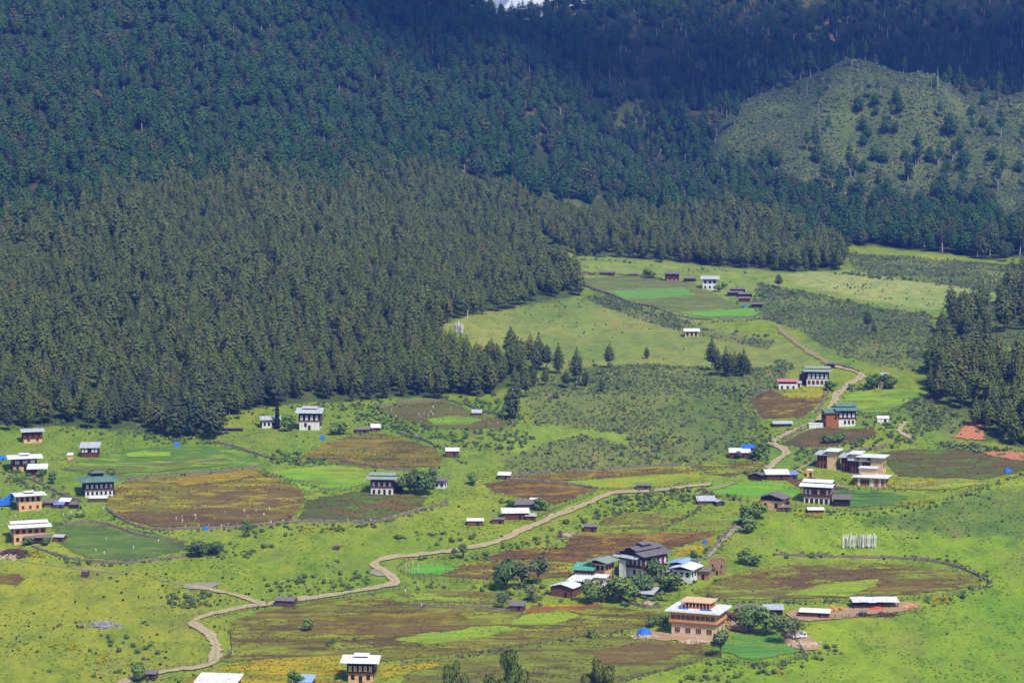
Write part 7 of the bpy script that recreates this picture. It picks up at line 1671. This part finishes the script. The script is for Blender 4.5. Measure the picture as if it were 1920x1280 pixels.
for poly, d in (([(1490, 962), (1545, 966), (1540, 972), (1490, 970)], 0.5), ([(1680, 945), (1750, 936), (1740, 942), (1680, 952)], 0.4), ([(1745, 1122), (1785, 1118), (1780, 1132), (1745, 1135)], 0.5), ([(100, 1205), (160, 1210), (150, 1222), (95, 1218)], 0.2), ([(1450, 1262), (1470, 1258), (1470, 1266)], 0.5), ([(180, 1235), (200, 1230), (205, 1242), (180, 1245)], 0.3),
                ([(50, 1033), (78, 1036), (85, 1046), (60, 1046)], 0.4), ([(560, 985), (650, 990), (640, 1000), (560, 998)], 0.12), ([(330, 1290), (400, 1254), (520, 1234), (640, 1230), (640, 1290)], 0.06), ([(712, 1246), (800, 1240), (830, 1246), (712, 1278)], 0.08), ([(1280, 1040), (1340, 1004), (1330, 1035)], 0.08), ([(1640, 902), (1750, 900), (1760, 912), (1650, 912)], 0.12)):
    p = ground([q[0] for q in poly], [q[1] for q in poly])[:, :2]
    a, b_ = p.min(0), p.max(0); nn = int((b_ - a).prod() * d * 2.5)
    qx = nrs.uniform(a[0], b_[0], nn); qy = nrs.uniform(a[1], b_[1], nn); z_in = inpoly(p, qx, qy)
    fx.append(qx[z_in]); fy.append(qy[z_in])
fx = np.concatenate(fx); fy = np.concatenate(fy)
scatter('flower_undergrowth', np.c_[fx, fy, gz(fx, fy)], 0.8 + 0.8 * nrs.rand(len(fx)), nrs.randint(0, 2, len(fx)), FLW, 'yellow mustard flowers in drifts along fences and over the lower field', 'flowers', 0.1)

# bare pale trunks and single trees on the spur, and red scars in the mountain
snag_me = []
for i in range(3):
    rr = random.Random(40 + i); mb = MB(); mb.tube((0, 0, -1), (0.2, 0, 9), 0.26, 0.18, 6); mb.tube((0.2, 0, 9), (0.3, 0.2, 16), 0.18, 0.05, 5)
    for j in range(7):
        z = rr.uniform(6, 15); a = rr.uniform(0, 6.28); L = rr.uniform(0.6, 1.8); mb.tube((0.2, 0, z), (0.2 + L * math.cos(a), L * math.sin(a), z + 0.3), 0.06, 0.03, 4)
    snag_me.append(mb.mesh('snag', M_PALE))
for i in range(30):
    u = rnd.uniform(1480, 1900); v = rnd.uniform(60, 330) if i > 13 else 165 - 0.13 * (u - 1560) + rnd.uniform(0, 40)
    g = G(u, v)
    tag(link('dead_tree', snag_me[i % 3], None, g, (0, 0, rnd.uniform(0, 6)), (1.0, 1.0, rnd.uniform(0.7, 1.25))), 'bare pale dead trunk standing on or above the scrubby spur', 'dead tree', 'dead trunks on the spur')
fir_me = [(tr.mesh('trunk', M_BARK), cr.mesh('crown', M_FIR)) for tr, cr in FIRS]
for i in range(40):
    u, v = (rnd.uniform(1500, 1880), rnd.uniform(300, 400)) if i < 22 else (rnd.uniform(1600, 1860), rnd.uniform(150, 320))
    g = G(u, v); k = rnd.randrange(6); s_ = rnd.uniform(0.6, 1.0)
    o = empty('fir_tree', g, rnd.uniform(0, 6), 'dark fir standing among the shrubs of the spur', 'tree', 'firs on the spur'); o.scale = (s_ * 0.9, s_ * 0.9, s_)
    link('trunk', fir_me[k][0], o); link('crown', fir_me[k][1], o)
for poly in ([(1540, 40), (1552, 36), (1560, 60), (1566, 82), (1558, 78), (1548, 56)], [(1568, 40), (1575, 38), (1575, 50), (1569, 50)], [(1400, 124), (1412, 112), (1424, 108), (1416, 128), (1404, 132)]):
    g = ground([q[0] for q in poly], [q[1] for q in poly])[:, :2]
    sheet('earth_bank', jag(g, 3, 1.0), M_SCAR, 1.2, 6.0)

# ------------------------------------------------------------------ clouds and the air
CLOUDM = mat_plain('cloud_white', (0.85, 0.86, 0.88, 1), 0.04, 0.01)
def cloud(x, y, z, rx, ry, rz, seed, label):
    bm = bmesh.new(); rr = random.Random(seed)
    for i in range(9):
        a = rr.uniform(0, 6.28); d = math.sqrt(rr.random()) * 0.7
        M = Matrix.Translation((rx * d * math.cos(a), ry * d * math.sin(a), rz * rr.uniform(-0.2, 0.2))) @ Matrix.Diagonal((rx * rr.uniform(0.3, 0.5), ry * rr.uniform(0.3, 0.5), rz * rr.uniform(0.7, 1.1), 1))
        bmesh.ops.create_icosphere(bm, subdivisions=3, radius=1.0, matrix=M)
    for v_ in bm.verts:
        nn = mnoise.noise(v_.co * 0.006) + 0.5 * mnoise.noise(v_.co * 0.016)
        v_.co += Vector((nn * rx * 0.08, nn * ry * 0.08, nn * rz * 0.25))
    me_ = bpy.data.meshes.new('cloud'); bm.to_mesh(me_); bm.free(); me_.materials.append(CLOUDM)
    for p in me_.polygons: p.use_smooth = True
    tag(link('cloud', me_, None, (x, y, z)), label, 'cloud', kind='stuff')
def shade_at(x, y, zg, zc):
    t_ = (zc - zg) / sdir.z
    return x + sdir.x * t_, y + sdir.y * t_
if SHADE_CLOUDS:
    for x, y, rx, ry, sd_ in SHADE_CLOUDS:
        cx, cy = shade_at(x, y, 100, 1500)
        cloud(cx, cy, 1500, rx, ry, 90, sd_, 'unseen cloud added to shade the upper mountain')
cloud(-30, 6500, 620, 1600, 500, 420, 5, 'white cloud bank behind the ridge')
if HAZE:
    mb = MB(); mb.box(-2400, 2400, -120, 4400, float(ZZ.min()) - 1, max(float(ZZ.max()) + 30, 330))
    hz = bpy.data.materials.new('haze_air'); hz.use_nodes = True; t = hz.node_tree; t.nodes.clear()
    out = t.nodes.new('ShaderNodeOutputMaterial'); pvn = t.nodes.new('ShaderNodeVolumePrincipled')
    pvn.inputs['Color'].default_value = HAZE_COL; pvn.inputs['Density'].default_value = HAZE
    pvn.inputs['Anisotropy'].default_value = 0.0
    t.links.new(pvn.outputs[0], out.inputs['Volume'])
    tag(mb.build('haze', hz), 'thin blue air filling the valley', 'haze', kind='stuff')
